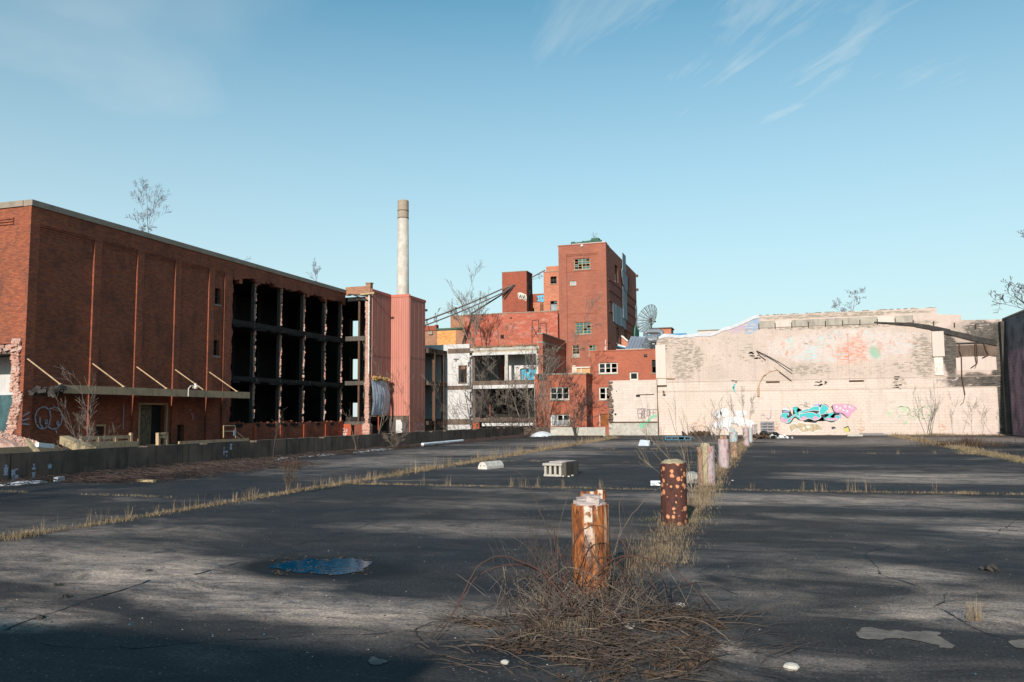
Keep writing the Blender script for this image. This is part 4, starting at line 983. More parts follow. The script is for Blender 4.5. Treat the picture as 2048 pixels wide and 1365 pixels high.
MB().box(-40.4, a.x - .01, Ym, Ym + 6, q.z - .3, q.z + .05).build('roof', M['tar'], lw)
mm = MB(); v = at(861, 664, Y=Ym - .4); mm.box(v.x - .25, v.x + .25, Ym - .5, Ym - .36, v.z - .3, v.z + .05); mm.build('vent', M['coping'], lw)
for (x0, x1, y0, y1) in ((1001, 1008, 670, 678), (1020, 1024, 635, 638)):
    h = opening((x0, x1, y0, y1), Ym); MB().box(h[0], h[1], Ym - .02, Ym - .003, h[2], h[3]).build('vent', M['interior'], mbg)
# steel frames
fr = thing('steel_frame', 'thin rusty cross braced steel frame standing on the ruin roof', 'frame', (-21.6, 80, 8.2))
Yf = 80.0
def fp(px, py): return at(px, py, Y=Yf)
for a_, b_2 in (((1064, 642), (1064, 694)), ((1077, 640), (1078, 694)), ((1064, 642), (1077, 640)), ((1080, 648), (1081, 694)), ((1092, 646), (1094, 694)), ((1080, 648), (1092, 646)), ((1064, 652), (1081, 684)), ((1080, 656), (1065, 676))):
    q_ = fp(*b_2); 
    if b_2[1] == 694: q_.z = 8.18
    MB().path([fp(*a_), q_], .045, 5).build('bar', M['steel_dark'], fr)

# ------------------------------------------------------------------ small tower, link wall, lift shaft
st = thing('small_brick_tower', 'small square dark red brick tower pierced by the overhead pipes', 'building', (-28, 90, -1.2))
p = at(1004, 546, Y=90); q = at(1053, 543, Y=90)
shell(st, p.x, q.x, 90, 92.4, -1.2, p.z, 'brick_small', rmat='brick_dark')  # sides get a darker copy of the brick, their shade put into the colour
MB().box(p.x - .04, q.x + .04, 89.96, 92.44, p.z + .001, p.z + .08).build('coping', M['coping'], st)
o_ = opening((1021, 1037, 561, 574), 90); MB().box(o_[0], o_[1], 89.985, 89.997, o_[2], o_[3]).build('bricked_opening', M['brick_small'], st)
mb = MB(); xx = q.x + .01
for k in range(4): mb.box(xx, xx + .05, 90.4 + k * .45, 90.7 + k * .45, 13.5 + k * .6, 17 - k * .3)
mb.build('patched_panel', M['tar'], st)
lk = thing('link_building', 'low brick link between small tower and main tower with blue graffiti', 'building', (-25, 92.5, -1.2))
p = at(1036, 590, Y=92.5); q = at(1095, 590, Y=92.5); wl = [opening((1038, 1049, 617, 628), 92.5), opening((1060, 1069, 616, 626), 92.5)]
MB().wall('y', 92.5, 92.85, p.x, q.x, 8, p.z, wl).build('wall', M['brick_lift'], lk)
MB().box(p.x, q.x, 92.4, 92.49, at(1060, 605, Y=92.5).z, p.z - .05).build('parapet_band', M['brick_small'], lk)
MB().box(p.x, q.x, 96, 96.3, 8, p.z - .2).build('rear_wall', M['interior'], lk); MB().box(p.x, q.x, 92.85, 96, p.z - .6, p.z - .3).build('roof', M['interior'], lk)
mb = MB(); 
for h in wl: mb.box(h[0], h[0] + .05, 92.6, 92.66, h[2], h[3]); mb.box(h[1] - .05, h[1], 92.6, 92.66, h[2], h[3]); mb.box(h[0], h[1], 92.6, 92.66, h[2], h[2] + .06); mb.box((h[0] + h[1]) / 2 - .02, (h[0] + h[1]) / 2 + .02, 92.6, 92.66, h[2], h[3])
mb.build('window', M['white_frame'], lk)
cb = convY(840, 540, 6.825, 92.38)
gpoly(lk, [(1595, 355), (1640, 350), (1690, 345), (1690, 440), (1650, 435), (1600, 430), (1610, 400)], 'g_blue', 92.385, cb, 2)
mm = MB(); strokes(mm, ([(1610, 370), (1640, 400), (1620, 425)], [(1650, 360), (1680, 390), (1655, 430)], [(1620, 400), (1685, 375)]), 92.38, .1, cb); mm.build('graffiti', M['g_chalk'], lk, fix=False)
cb2 = convY(840, 540, 6.825, 89.95)
gpoly(st, [(1335, 320), (1380, 312), (1420, 330), (1450, 345), (1450, 420), (1400, 400), (1350, 395)], 'g_cream', 89.96, cb2, 3)
mm = MB(); strokes(mm, ([(1345, 340), (1365, 390), (1375, 340), (1390, 395)], [(1400, 350), (1410, 395), (1425, 350)], [(1435, 355), (1430, 405), (1448, 400)]), 89.95, .09, cb2); mm.build('graffiti', M['g_black'], st, fix=False)
gpoly(lk, [(1450, 350), (1470, 355), (1500, 380), (1490, 425), (1460, 435), (1445, 415)], 'g_cream', 92.385, cb, 3)
ld = MB(); 
for px in (1081, 1085): ld.path([at(px, 606, Y=92.2), at(px, 624, Y=92.2)], .03, 4)
for k in range(6): ld.path([at(1081, 608 + 3 * k, Y=92.2), at(1085, 608 + 3 * k, Y=92.2)], .025, 4)
ld.build('ladder', M['steel_dark'], lk)
ls = thing('lift_shaft', 'narrow pale brick shaft joined to the left side of the main tower', 'building', (-22.4, 85.2, -1.2))
p = at(1087, 545, Y=85.2); q = at(1116.5, 545, Y=85.2); w1 = opening((1101, 1113, 553, 568), 85.2); w2 = opening((1101, 1114, 602, 626), 85.2)
MB().wall('y', 85.2, 85.5, p.x, -21.41, -1.2, p.z, [w1, w2]).build('wall', M['brick_lift'], ls)
MB().wall('x', p.x, p.x + .3, 85.5, 90, -1.2, p.z).build('side_wall', M['brick_lift'], ls)
MB().box(p.x + .3, -21.41, 86.5, 86.7, -1.2, p.z + .5).build('rear_wall', M['interior'], ls)
x9 = at(1092, 540, Y=85.2).x; MB().box(x9, -21.41, 85.25, 88, p.z + .001, at(1100, 533, Y=85.2).z).build('penthouse', M['brick_lift'], ls)
MB().box(p.x - .03, -21.41, 85.15, 85.24, p.z - .02, p.z + .06).build('coping', M['coping'], ls)
window_y(ls, (1101, 1113, 553, 568), 85.2, 2, 3, 0, 'steel_dark', ('dark_glass',), .6, .1, 'coping', .04)
window_y(ls, (1101, 1114, 602, 608), 85.2, 2, 1, 0, 'steel_dark', ('green_glass',), .4, .1, None, .03)
h = opening((1101.5, 1113.5, 608.5, 625), 85.2); MB().box(h[0], h[1], 85.3, 85.34, h[2], h[3]).build('board', M['plywood'], ls)

# ------------------------------------------------------------------ main brick tower
Yt = 84.5; xl, xrt = at(1117, 490, Y=Yt).x, at(1212, 487, Y=Yt).x; zt = at(1212, 487, Y=Yt).z; YTE = 104.5
tw = thing('brick_tower', 'tall square main brick tower with green glass windows and recessed front panel', 'building', ((xl + xrt) / 2, Yt, -1.2))
fw = [(1148, 1180, 516, 540), (1140, 1152, 562, 571), (1151, 1182, 644, 669), (1144, 1159, 690, 715), (1177, 1192, 690, 712), (1154, 1180, 736, 752)]
ops = [opening(f, Yt) for f in fw]
def yz(px, py): p = at(px, py, X=xrt); return p.y, p.z
sw = [(yz(1230, 552)[0], yz(1236, 552)[0], 16.4, 18.3), (yz(1253, 575)[0], yz(1258, 575)[0], 16.3, 18.1), (yz(1233, 655)[0], yz(1238, 655)[0], 9.5, 11.3), (yz(1249, 665)[0], yz(1254, 665)[0], 9.9, 11.5), (yz(1217, 690)[0], yz(1220, 690)[0], 8.2, 9.2)]
# front: thin outer skin round the recessed panel
xa_, xb_ = at(1133, 510, Y=Yt).x, at(1197, 510, Y=Yt).x; zp_ = at(1160, 509, Y=Yt).z
MB().wall('y', Yt - .12, Yt - .001, xl, xrt, -1.2, zt, [(xa_, xb_, -1.3, zp_)]).build('pilasters', M['brick_tower'], tw)
MB().wall('y', Yt - .06, Yt - .002, xa_ + .001, xb_ - .001, 5, zp_ - .001, [(xa_, xb_ - .18, 5, zp_ - .14)] + ops).build('recess_step', M['brick_tower'], tw)
shell(tw, xl, xrt, Yt, YTE, -1.2, zt, 'brick_tower', ops, sw, roofz=zt - .5)
for z_ in (15.9 + .9, 12.8 - .55, 9.3): 
    MB().box(xa_, xb_, Yt - .03, Yt - .002, z_, z_ + .05).build('string_course', M['brick_small'], tw)
MB().box(xl - .05, xrt + .05, Yt - .17, Yt + .4, zt + .001, zt + .1).build('coping', M['brick_tower'], tw)
window_y(tw, fw[0], Yt, 4, 4, 2, 'cream', ('green_glass', 'green_glass', 'dark_glass'), .3, .12)
window_y(tw, fw[1], Yt, 1, 1, 0, 'white_frame', ('pale_glass',), 0, .1)
window_y(tw, fw[2], Yt, 4, 4, 2, 'cream', ('green_glass',), .12, .12)
window_y(tw, fw[3], Yt, 2, 4, 0, 'cream', ('green_glass', 'pale_glass', 'dark_glass'), .35, .12)
window_y(tw, fw[4], Yt, 2, 4, 0, 'cream', ('green_glass', 'pale_glass'), .1, .12)
MB().box(ops[5][0], ops[5][1] + .4, Yt + .02, Yt + .06, ops[5][2], ops[5][3]).build('board', M['plywood_warm'], tw)
h = ops[5]; mb = MB(); mb.box(h[0] - .12, h[0], Yt - .14, Yt + .02, h[2], h[3] + .12); mb.box(h[0] - .0, h[1] + .2, Yt - .14, Yt + .02, h[3], h[3] + .12); mb.box((h[0] + h[1]) / 2 - .3, (h[0] + h[1]) / 2 - .2, Yt - .02, Yt + .019, h[2], h[3]); mb.build('window_frame', M['white_frame'], tw)
p = at(1144, 731, Y=Yt - .14); MB().box(p.x, ops[5][0] - .12, Yt - .15, Yt - .121, 5.9, p.z).build('cream_panel', weathered('cream_board', (.6, .5, .4), (.55, .45, .36), 2), tw)
# side face features
ylo, yhi = Yt + 1.0, YTE - .4
for k, z_ in enumerate((16.0, 14.9, 13.75, 12.6)):
    MB().box(xrt + .001, xrt + .07, ylo, 93.3, z_ - .1, z_ + .04).build('ledge', M['brick_dark'], tw)
for k, z_ in enumerate((16.0, 14.9, 13.75, 12.6, 11.5, 10.4)):
    MB().box(xrt + .001, xrt + .07, 96.6, yhi, z_ - .1, z_ + .04).build('ledge', M['brick_dark'], tw)
for (y0, y1, z0, z1) in sw:
    m_ = MB(); m_.box(xrt - .2, xrt - .15, y0, y0 + .08, z0, z1); m_.box(xrt - .2, xrt - .15, y1 - .08, y1, z0, z1); m_.box(xrt - .2, xrt - .15, y0, y1, (z0 + z1) / 2 - .03, (z0 + z1) / 2 + .03); wn = m_.build('window', M['cream'], tw)
    MB().box(xrt - .19, xrt - .18, y0 + .1, y1 - .1, z0 + .1, (z0 + z1) / 2 - .03).build('pane', M['green_glass'], wn)
    MB().box(xrt + .001, xrt + .06, y0 - .15, y1 + .15, z0 - .12, z0 - .002).build('sill', M['coping'], wn)
yb0, yb1 = yz(1225, 640)[0], yz(1250, 640)[0]
for k in range(5):
    u = yb0 + (yb1 - yb0) * k / 5; u2 = yb0 + (yb1 - yb0) * (k + 1) / 5
    MB().box(xrt + .05 + .01 * (k % 2), xrt + .09 + .01 * (k % 2), u + .03, u2 - .02, 11.6 + rng.uniform(-.06, .06), 13.75 - rng.uniform(0, .06)).build('board', M['plywood'], tw)
ym0, ym1 = yz(1243, 575)[0], yz(1251, 575)[0]
for k, (z0, z1) in enumerate(((13.8, 15.1), (15.12, 16.4), (12.7, 13.78))):
    MB().box(xrt + .1 + .01 * k, xrt + .14 + .01 * k, ym0, ym1, z0, z1).build('board', M['plywood'], tw)
m_ = MB(); m_.prism([(ym0 - .8, 18.3), (ym1 + .4, 18.0), (ym1 + .3, 16.5), (ym1 - .9, 15.9), (ym0 + .2, 16.6), (ym0 - .6, 17.4)], lambda u, v, w_: (w_, u, v), xrt + .16, xrt + .22); m_.build('board', M['plywood'], tw)
MB().box(xrt + .1, xrt + .16, ym0 + .2, ym1 - .3, 18.3, zt + .75).build('board', M['plywood'], tw)
for z0, z1, c in ((10.2, 15.4, 'plywood'),): MB().box(xrt + .02, xrt + .1, YTE - 1.1, YTE - .3, z0, z1).build('board', M[c], tw)
m_ = MB(); m_.prism([(100.6, 10.6), (103.9, 10.3), (104.2, 12.2), (102.6, 12.9), (101.2, 12.3)], lambda u, v, w_: (w_, u, v), xrt + .12, xrt + .3); m_.build('green_tarp', weathered('green_tarp', (.08, .2, .13), (.05, .13, .1), 3), tw)
mb = MB()
for z_ in (19.2, 17.4, 12.6, 10.5): mb.box(xrt, xrt + .3, YTE - .3, YTE - .05, z_, z_ + .3)
mb.build('bracket', M['steel'], tw)
p = at(1143, 486, Y=Yt + .3); q = at(1209, 480, Y=Yt + .3)
mb = MB(); mb.box(p.x, q.x, Yt + .5, Yt + 3, zt - .3, zt + .32); mb.build('roof_hut', M['white_membrane'], tw)
mb = MB(); ragbox(mb, p.x - .1, q.x - .4, Yt + .45, Yt + 1.0, zt + .32, zt + .55, .35, .15); mb.box(p.x + 2.1, p.x + 2.9, Yt + .6, Yt + 1.5, zt + .5, zt + .8); mb.build('roof_debris', M['green_trim'], tw)
mb = MB(); v = at(1164, 492, Y=Yt - .13); mb.lathe(v.x, Yt - .2, [(.1, v.z - .1), (.14, v.z), (.1, v.z + .1)], 8); mb.build('vent', M['plastic_white'], tw)
mm = MB(); cvt = convY(1060, 460, 5.25, Yt - .125); strokes(mm, ([(795, 1155), (790, 1190), (800, 1210), (788, 1240)], [(798, 1215), (795, 1270)], [(785, 1250), (790, 1275)]), Yt - .125, .06, cvt); mm.build('graffiti', M['g_white'], tw, fix=False)

# overhead pipes
pp = thing('overhead_pipes', 'pair of long sagging pipes on hangers from the metal tower to the small tower', 'pipe', (-30, 88, 13))
A0 = at(851, 640, Y=74.5); A1 = at(851, 650, Y=74.5)
B0 = at(1003, 579, Y=89.6); B1 = at(1003, 587, Y=89.6); E0 = at(1030, 569, Y=89.9)
E1 = at(1026, 571, Y=89.9)
def sagp(p_, q_, s_, n=10): return [p_.lerp(q_, k / n) - Vector((0, 0, s_ * math.sin(math.pi * k / n))) for k in range(n + 1)]
A0 -= (B0 - A0) * .12; A1 -= (B1 - A1) * .12
MB().path(sagp(A0, B0, .15) + [E0], .075, 8).build('pipe', M['rustpipe'], pp); MB().path(sagp(A1, B1, .15) + [E1], .065, 8).build('pipe', M['rustpipe'], pp)
MB().path([at(935, 633, Y=84.2), at(1003, 590, Y=89.5), E1 - Vector((0, 0, .1))], .09, 8).build('pipe', M['steel_dark'], pp)
MB().path([E0, at(1008, 598, Y=89.8)], .06, 6).build('pipe', M['steel_dark'], pp)  # cast shadow of the pipe end, built as a dark bar by the tower front
MB().path([at(1064, 555, Y=91), at(1090, 541, Y=91)], .07, 6).build('pipe', M['rustpipe'], pp)
MB().path([at(1064, 560, Y=91), at(1090, 551, Y=91)], .02, 4).build('wire', M['steel_dark'], pp)
for k, t in enumerate((.12, .43, .72)):
    u = A0.lerp(B0, t) - Vector((0, 0, .15)); m_ = MB()
    m_.path([u, u + Vector((-.25, 0, -1.0)), u + Vector((.35, 0, -1.15)), u], .035, 4); m_.cbox(u + Vector((0, 0, .1)), (.2, .2, .16)); m_.build('hanger', M['steel_dark'], pp)
u = at(1077, 548, Y=91); m_ = MB(); m_.path([u, u + Vector((.1, 0, -.65)), u + Vector((.45, 0, -.3)), u], .03, 4); m_.build('hanger', M['steel_dark'], pp)

# ------------------------------------------------------------------ brick annexes
Ya = 68.0
an = thing('brick_annex', 'small flat roofed two storey brick annex with white triple windows', 'building', (-17.2, Ya, -1.2))
fa = [(1100, 1138, 774, 800), (1101, 1139, 829, 853)]
x0 = at(1069, 750, Y=Ya).x; x1 = at(1172, 750, Y=Ya).x; z1 = at(1120, 750, Y=Ya).z
Yb = 70.45
shell(an, x0, x1, Ya, Yb - .01, -1.2, z1, 'brick_annex', [opening(f, Ya) for f in fa], [(69.1, 69.9, 2.9, 4.1), (69.0, 69.9, .6, 1.9)], roofz=z1 - .15)
MB().box(x0 - .06, x1 + .06, Ya - .06, Yb - .02, z1 + .001, z1 + .13).build('coping', M['coping'], an)
window_y(an, fa[0], Ya, 3, 2, 1, 'white_frame', ('dark_glass',), .5, .12, 'coping', .09)
window_y(an, fa[1], Ya, 3, 2, 1, 'white_frame', ('dark_glass', 'pale_glass', 'pale_glass'), .25, .12, None, .09)
mb = MB()
for z0 in (.6, 2.9): mb.box(x1 - .15, x1 - .1, 69.1, 69.2, z0, z0 + 1.2); mb.box(x1 - .15, x1 - .1, 69.8, 69.9, z0, z0 + 1.2); mb.box(x1 - .15, x1 - .1, 69.2, 69.8, z0 + .55, z0 + .62)
mb.build('window', M['white_frame'], an)
p = at(1081, 757, Y=Ya - .2); m_ = MB(); m_.lathe(p.x, Ya - .18, [(.03, p.z + .22), (.13, p.z + .1), (.14, p.z - .05), (.04, p.z - .2)], 10); m_.box(p.x - .04, p.x + .04, Ya - .18, Ya - .001, p.z + .1, p.z + .16); m_.build('wall_lamp', M['duct'], an)
ab = thing('brick_wing', 'flat roofed brick wing behind the annex, cut off by the pink wall', 'building', (-12.3, Yb, -1.2))
fb = [(1197, 1235, 725, 748), (1198, 1236, 774, 800), (1259, 1276, 744, 761), (1304, 1316, 720, 746)]
xb0 = at(1179.5, 705, Y=Yb).x; xb1 = -8.2; zb = at(1250, 702, Y=Yb).z
dr = opening((1199, 1216, 828, 853), Yb)
shell(ab, xb0, xb1, Yb, 79, -1.2, zb, 'brick_annex', [opening(f, Yb) for f in fb] + [dr], roofz=zb - .3)
MB().box(xb0 - .05, xb1, Yb - .05, Yb + .4, zb + .001, zb + .09).build('coping', M['brick_annex'], ab)
window_y(ab, fb[0], Yb, 3, 2, 1, 'white_frame', ('dark_glass',), .4, .12, 'coping', .1)
window_y(ab, fb[1], Yb, 3, 2, 1, 'white_frame', ('dark_glass',), .4, .12, 'coping', .1)
window_y(ab, fb[2], Yb, 1, 1, 0, 'white_frame', ('dark_glass',), .1, .12, None, .12)
window_y(ab, fb[3], Yb, 1, 2, 0, 'steel_dark', ('dark_glass',), .4, .2, 'coping', .04)
o = MB().box(dr[0], dr[1], Yb + .12, Yb + .17, dr[2], dr[3]).build('door', M['rust_door'], ab)
MB().box(dr[0] - .02, dr[0] + .05, Yb + .05, Yb + .119, dr[2], dr[3]).build('door_frame', M['white_frame'], ab)
p = at(1291, 711, Y=Yb - .1); m_ = MB(); m_.cbox((p.x, Yb - .08, p.z), (.28, .14, .2)); m_.build('vent', M['steel_dark'], ab)
mb = MB(); p = at(1272, 703, Y=Yb + 1); mb.box(at(1233, 700, Y=Yb + 1).x, at(1290, 700, Y=Yb + 1).x, Yb + .8, Yb + 1.2, zb, zb + .22); mb.build('kerb', M['concrete_pale'], ab)
# roof shed, gable, ducts, dish
Ys = 76.
sh = thing('roof_shed', 'grey metal shed with sloping seamed roof on the brick wing', 'shed', (-12, Ys, 6.8))
P1, P2, P3, P4 = at(1250, 701, Y=Ys), at(1290, 701, Y=Ys), at(1298, 676, Y=Ys + 1.8), at(1262, 674, Y=Ys + 1.8)
xs0, xs1 = P1.x, P2.x
n = 6
for k in range(n):
    a0 = k / n; a1 = (k + 1) / n; A = P1.lerp(P2, a0); B = P1.lerp(P2, a1) - Vector((.03, 0, 0)); Cc = P4.lerp(P3, a1) - Vector((.03, 0, 0)); D = P4.lerp(P3, a0)
    m_ = MB(); dz = Vector((0, 0, .05 + .012 * (k % 2))); m_.add([A, B, Cc, D, A + dz, B + dz, Cc + dz, D + dz], ((0, 1, 2, 3), (4, 7, 6, 5), (0, 4, 5, 1), (1, 5, 6, 2), (2, 6, 7, 3), (3, 7, 4, 0))); m_.build('roof_panel', M['roof_metal'], sh)
m_ = MB(); m_.add([P2 + Vector((.0, .02, -.05)), P3 + Vector((.0, 0, -.05)), (P3.x, P3.y + .3, zb - .3), (P2.x, P2.y, zb - .3)], ((0, 1, 2, 3),)); m_.box(P1.x + .05, P2.x, Ys + .05, Ys + .2, zb - .3, P1.z - .02); m_.build('shed_wall', M['tar'], sh)
m_ = MB(); m_.box(P4.x, P3.x, Ys + 1.9, Ys + 2.1, zb - .3, P3.z); m_.build('shed_wall', M['roof_metal'], sh)
gb = thing('gable_stub', 'small brick gable with white verge board left of the grey shed', 'building', (-13.6, 80, 6.8))
pg = [at(1243, 684, Y=80), at(1243, 673, Y=80), at(1247, 672, Y=80), at(1254, 682, Y=80), at(1262, 684, Y=80), at(1262, 705, Y=80), at(1243, 705, Y=80)]
MB().prism([(v.x, v.z) for v in pg], lambda u, v, w_: (u, w_, v), 80, 80.3).build('wall', M['brick_lift'], gb)
m_ = MB(); m_.beam(at(1243, 672, Y=79.9), at(1256, 683, Y=79.9), .2, .14); m_.build('verge_board', M['white_frame'], gb)
m_ = MB(); m_.beam(at(1236, 690, Y=79.6), at(1252, 695, Y=79.6), .3, .14); m_.build('roof_edge', M['white_frame'], gb); m_ = MB(); m_.beam(at(1236, 693, Y=79.5), at(1254, 697, Y=79.5), .3, .1); m_.build('trim', M['blue_trim'], gb)
Yd = 74.
du = thing('roof_ducts', 'grey elbow ducts on the roof beside the pink wall', 'duct', (-10.5, Yd, 7))
def dp(px, py, y=Yd): return at(px, py, Y=y)
MB().path([dp(1292, 701), dp(1292, 690), dp(1298, 680), dp(1308, 678), dp(1316, 678)], .42, 10).build('duct', M['duct'], du)
MB().path([dp(1291, 673, Yd + 2), dp(1291, 666, Yd + 2), dp(1296, 663, Yd + 2), dp(1318, 663, Yd + 2), dp(1324, 666, Yd + 2), dp(1324, 672, Yd + 2)], .25, 10).build('duct', M['duct'], du)
MB().box(dp(1288, 680).x, dp(1296, 680).x, Yd + 2.3, Yd + 2.6, 6.8, dp(1292, 672, Yd + 2).z).build('duct_support', M['steel_dark'], du)
MB().box(dp(1310, 690).x, dp(1324, 690).x, Yd - .1, Yd + .4, 6.8, dp(1310, 682).z).build('duct_box', M['tar'], du)
pk = thing('penthouse', 'low white walled penthouse with blue roof edge behind the pink wall', 'building', (-9.5, 79, 6.5))
a, b2 = at(1297, 673, Y=79), at(1370, 668, Y=79)
MB().box(a.x, b2.x, 79, 84, 6.5, a.z).build('wall', M['white_paint'], pk)
MB().box(a.x - .1, b2.x + .1, 78.9, 84.1, a.z + .001, a.z + .16).build('roof_edge', M['blue_trim'], pk)
a, b2 = at(1300, 659, Y=83), at(1342, 657, Y=83)
MB().box(a.x, b2.x, 83, 85, 8, a.z).build('brick_upstand', M['brick_lift'], pk); MB().box(a.x - .1, b2.x + .1, 82.9, 85.1, a.z + .001, a.z + .12).build('coping', M['steel'], pk)
a, b2 = at(1396, 663, Y=76), at(1448, 657, Y=76)
bx = thing('roof_box', 'pale rendered roof box just showing above the pink wall slope', 'building', (a.x, 76, 6)); MB().box(a.x, b2.x, 76, 79, 6, a.z).build('wall', M['pink_block'], bx); MB().box(a.x - .05, b2.x + .05, 75.95, 79.05, a.z + .001, a.z + .1).build('coping', M['coping'], bx)
# satellite dish
Yq = 83.
ds = thing('satellite_dish', 'large mesh satellite dish on a pole above the white penthouse', 'satellite dish', at(1301, 660, Y=Yq))
hub = at(1301, 641, Y=Yq); MB().path([at(1303, 657, Y=Yq), at(1302.5, 642, Y=Yq)], .07, 8).build('pole', M['steel_dark'], ds)
axis = Vector((-.62, -.7, .34)).normalized(); ref = axis.cross(Vector((0, 0, 1))).normalized(); ref2 = axis.cross(ref)
# the dish opens towards axis; rim radius R_
R_ = 1.5; dep = .55
def dpnt(r, g): return hub + (ref * math.cos(g) + ref2 * math.sin(g)) * r + axis * (dep * (r / R_) ** 2)
m_ = MB()
for k in range(18):
    g = 2 * math.pi * k / 18; m_.path([dpnt(r, g) for r in (.1, .5, .95, R_)], .022, 4)
m_.build('ribs', M['steel_dark'], ds)
for r in (.5, .95, R_):
    m_ = MB(); m_.path([dpnt(r, 2 * math.pi * k / 36) for k in range(37)], .018, 4); m_.build('ring', M['steel_dark'], ds)
m_ = MB()
for k in range(36):
    for j in range(12):
        r0, r1 = .1 + (R_ - .1) * j / 12, .1 + (R_ - .1) * (j + .8) / 12
        g0, g1 = 2 * math.pi * (k + .1) / 36, 2 * math.pi * (k + .62) / 36
        m_.quad(dpnt(r0, g0), dpnt(r1, g0), dpnt(r1, g1), dpnt(r0, g1))
tag(m_.build('mesh_panel', M['duct'], ds, fix=False), kind='stuff')
m_ = MB(); tip = hub - axis * .0 + Vector((.45, 0, -.15)); m_.path([hub, tip], .04, 5); m_.cbox(tip, (.18, .18, .14)); m_.cbox(hub, (.3, .3, .4)); m_.build('mount', M['steel_dark'], ds)

# ------------------------------------------------------------------ pink wall
YP = 63.5
def W(px, py): p = at(px, py, Y=YP); return (p.x, p.z)
pw = thing('pink_wall', 'long flaking pink painted factory wall with faded mural and graffiti', 'wall', (3, YP, 0))
top = [(1313, 700), (1313, 684), (1318, 676), (1328, 670), (1338, 671), (1360, 673), (1400, 669), (1420, 668), (1436, 664), (1446, 658), (1460, 655), (1475, 650), (1492, 641), (1508, 634), (1518, 632), (1560, 630), (1650, 626), (1760, 621), (1873, 616), (1873.5, 629), (1922, 630), (1922.5, 640.5), (1960, 640), (2008, 639)]
poly = [W(*p) for p in top]; xe = 15.3
poly[-1] = (xe, poly[-1][1]); x_l = poly[0][0]
mb = MB(); mb.prism([(x_l, -1)] + poly + [(xe, -1)], lambda u, v, w_: (u, w_, v), YP, YP + .45); mb.build('wall', M['pink'], pw)
mb = MB(); mb.box(x_l, x_l + .4, YP + .451, YP + 12, -1, poly[0][1] - .3); mb.build('return_wall', M['pink_block'], pw)
# rough top edge bricks
mb = MB()
for (u0, v0), (u1, v1) in zip(poly[13:18], poly[14:19]):
    n = int((u1 - u0) / .22)
    for k in range(n):
        if rng.random() < .75: t = k / n; mb.box(u0 + (u1 - u0) * t, u0 + (u1 - u0) * t + .2, YP - .015, YP + .4, v0 + (v1 - v0) * t + .001, v0 + (v1 - v0) * t + rng.choice((.03, .06, .07)))
mb.build('top_course', M['coping'], pw)
# white membrane over the sloping top
mb = MB()
mem = poly[2:15]
for (u0, v0), (u1, v1) in zip(mem[:-1], mem[1:]):
    n = max(1, int((u1 - u0) / .35))
    for k in range(n):
        t0, t1 = k / n, (k + 1) / n; x0, x1 = u0 + (u1 - u0) * t0, u0 + (u1 - u0) * t1; za, zc = v0 + (v1 - v0) * t0, v0 + (v1 - v0) * t1
        d0 = .16 + .1 * noise.noise((x0 * 2, 0, 0)); d1 = .16 + .1 * noise.noise((x1 * 2, 0, 0))
        mb.add([(x0, YP - .05, za - d0), (x1, YP - .05, zc - d1), (x1, YP - .06, zc + .08), (x0, YP - .06, za + .08), (x1, YP + .5, zc + .1), (x0, YP + .5, za + .1)], ((0, 1, 2, 3), (3, 2, 4, 5)))
mb.build('roof_membrane', M['white_membrane'], pw, fix=False)
# pilasters with stubby ends
for (a, b, c, d, t, mt_) in ((1313, 1331, 690, 771, .14, 'pink_block'), (1388, 1405, 674, 866, .07, 'pink'), (1533, 1555, 672, 763, .12, 'pink'), (1699, 1722, 666, 761, .12, 'pink'), (1865, 1886, 663, 714, .16, 'pink_block'), (1869, 1885, 715, 751, .08, 'white_frame'), (1880, 1893, 753, 868, .05, 'pink')):
    p = W(a, d); q = W(b, c); MB().box(p[0] + .002, q[0], YP - t, YP - .001, p[1], q[1]).build('pilaster', M[mt_], pw)
    if d in (763, 761, 771): MB().box(p[0] - .03, q[0] + .03, YP - t - .03, YP - .002, p[1] - .07, p[1] - .001).build('pilaster_foot', M['steel'], pw)
# concrete band of beam ends near the top
b0, b1 = W(1518, 661), W(1873, 640)
xq = b0[0]
k = 0
while xq < 8.6:
    L_ = 1.16; MB().box(xq + .02, xq + L_, YP - .05 - .012 * (k % 3), YP - .001, 7.92 + (.02 if k % 2 else 0), 8.42).build('band_block', M['band'] if k not in (1, 7) else M['pink_block'], pw)
    m_ = MB(); m_.box(xq - .03, xq + .03, YP - .1, YP - .0, 7.85, 8.25); m_.build('anchor', M['tar'], pw); xq += L_; k += 1
while xq < 14.5:
    m_ = MB(); zz_ = 8.1 - (xq - 8.6) * .12; m_.box(xq - .03, xq + .03, YP - .1, YP - .0, zz_ - .2, zz_ + .12); m_.build('anchor', M['tar'], pw); xq += 1.3
pts = [W(*p) for p in ((1748, 645), (1790, 647), (1830, 650), (1860, 655), (1900, 665), (1945, 676), (1992, 686))]
mb = MB()
for i, ((u0, v0), (u1, v1)) in enumerate(zip(pts[:-1], pts[1:])):
    th = .05 + .05 * min(i, 3); mb.add([(u0, YP - .12, v0 - th), (u1, YP - .12, v1 - th - .02), (u1, YP - .12, v1 + th), (u0, YP - .12, v0 + th * .7), (u0, YP, v0 - th), (u1, YP, v1 - th - .02), (u1, YP, v1 + th), (u0, YP, v0 + th * .7)],
           ((0, 1, 2, 3), (0, 4, 5, 1), (3, 2, 6, 7), (0, 3, 7, 4), (1, 5, 6, 2)))
mb.build('roof_line_beam', M['tar'], pw)
p, q = W(1912, 686), W(1994, 683); MB().box(p[0], q[0], YP - .08, YP - .001, q[1] - .12, q[1] - .02).build('lintel', M['tar'], pw)
p, q = W(1913, 714), W(1992, 686); MB().box(p[0], q[0], YP - .012, YP - .002, p[1], q[1] - .1).build('grey_infill', M['concrete'], pw)
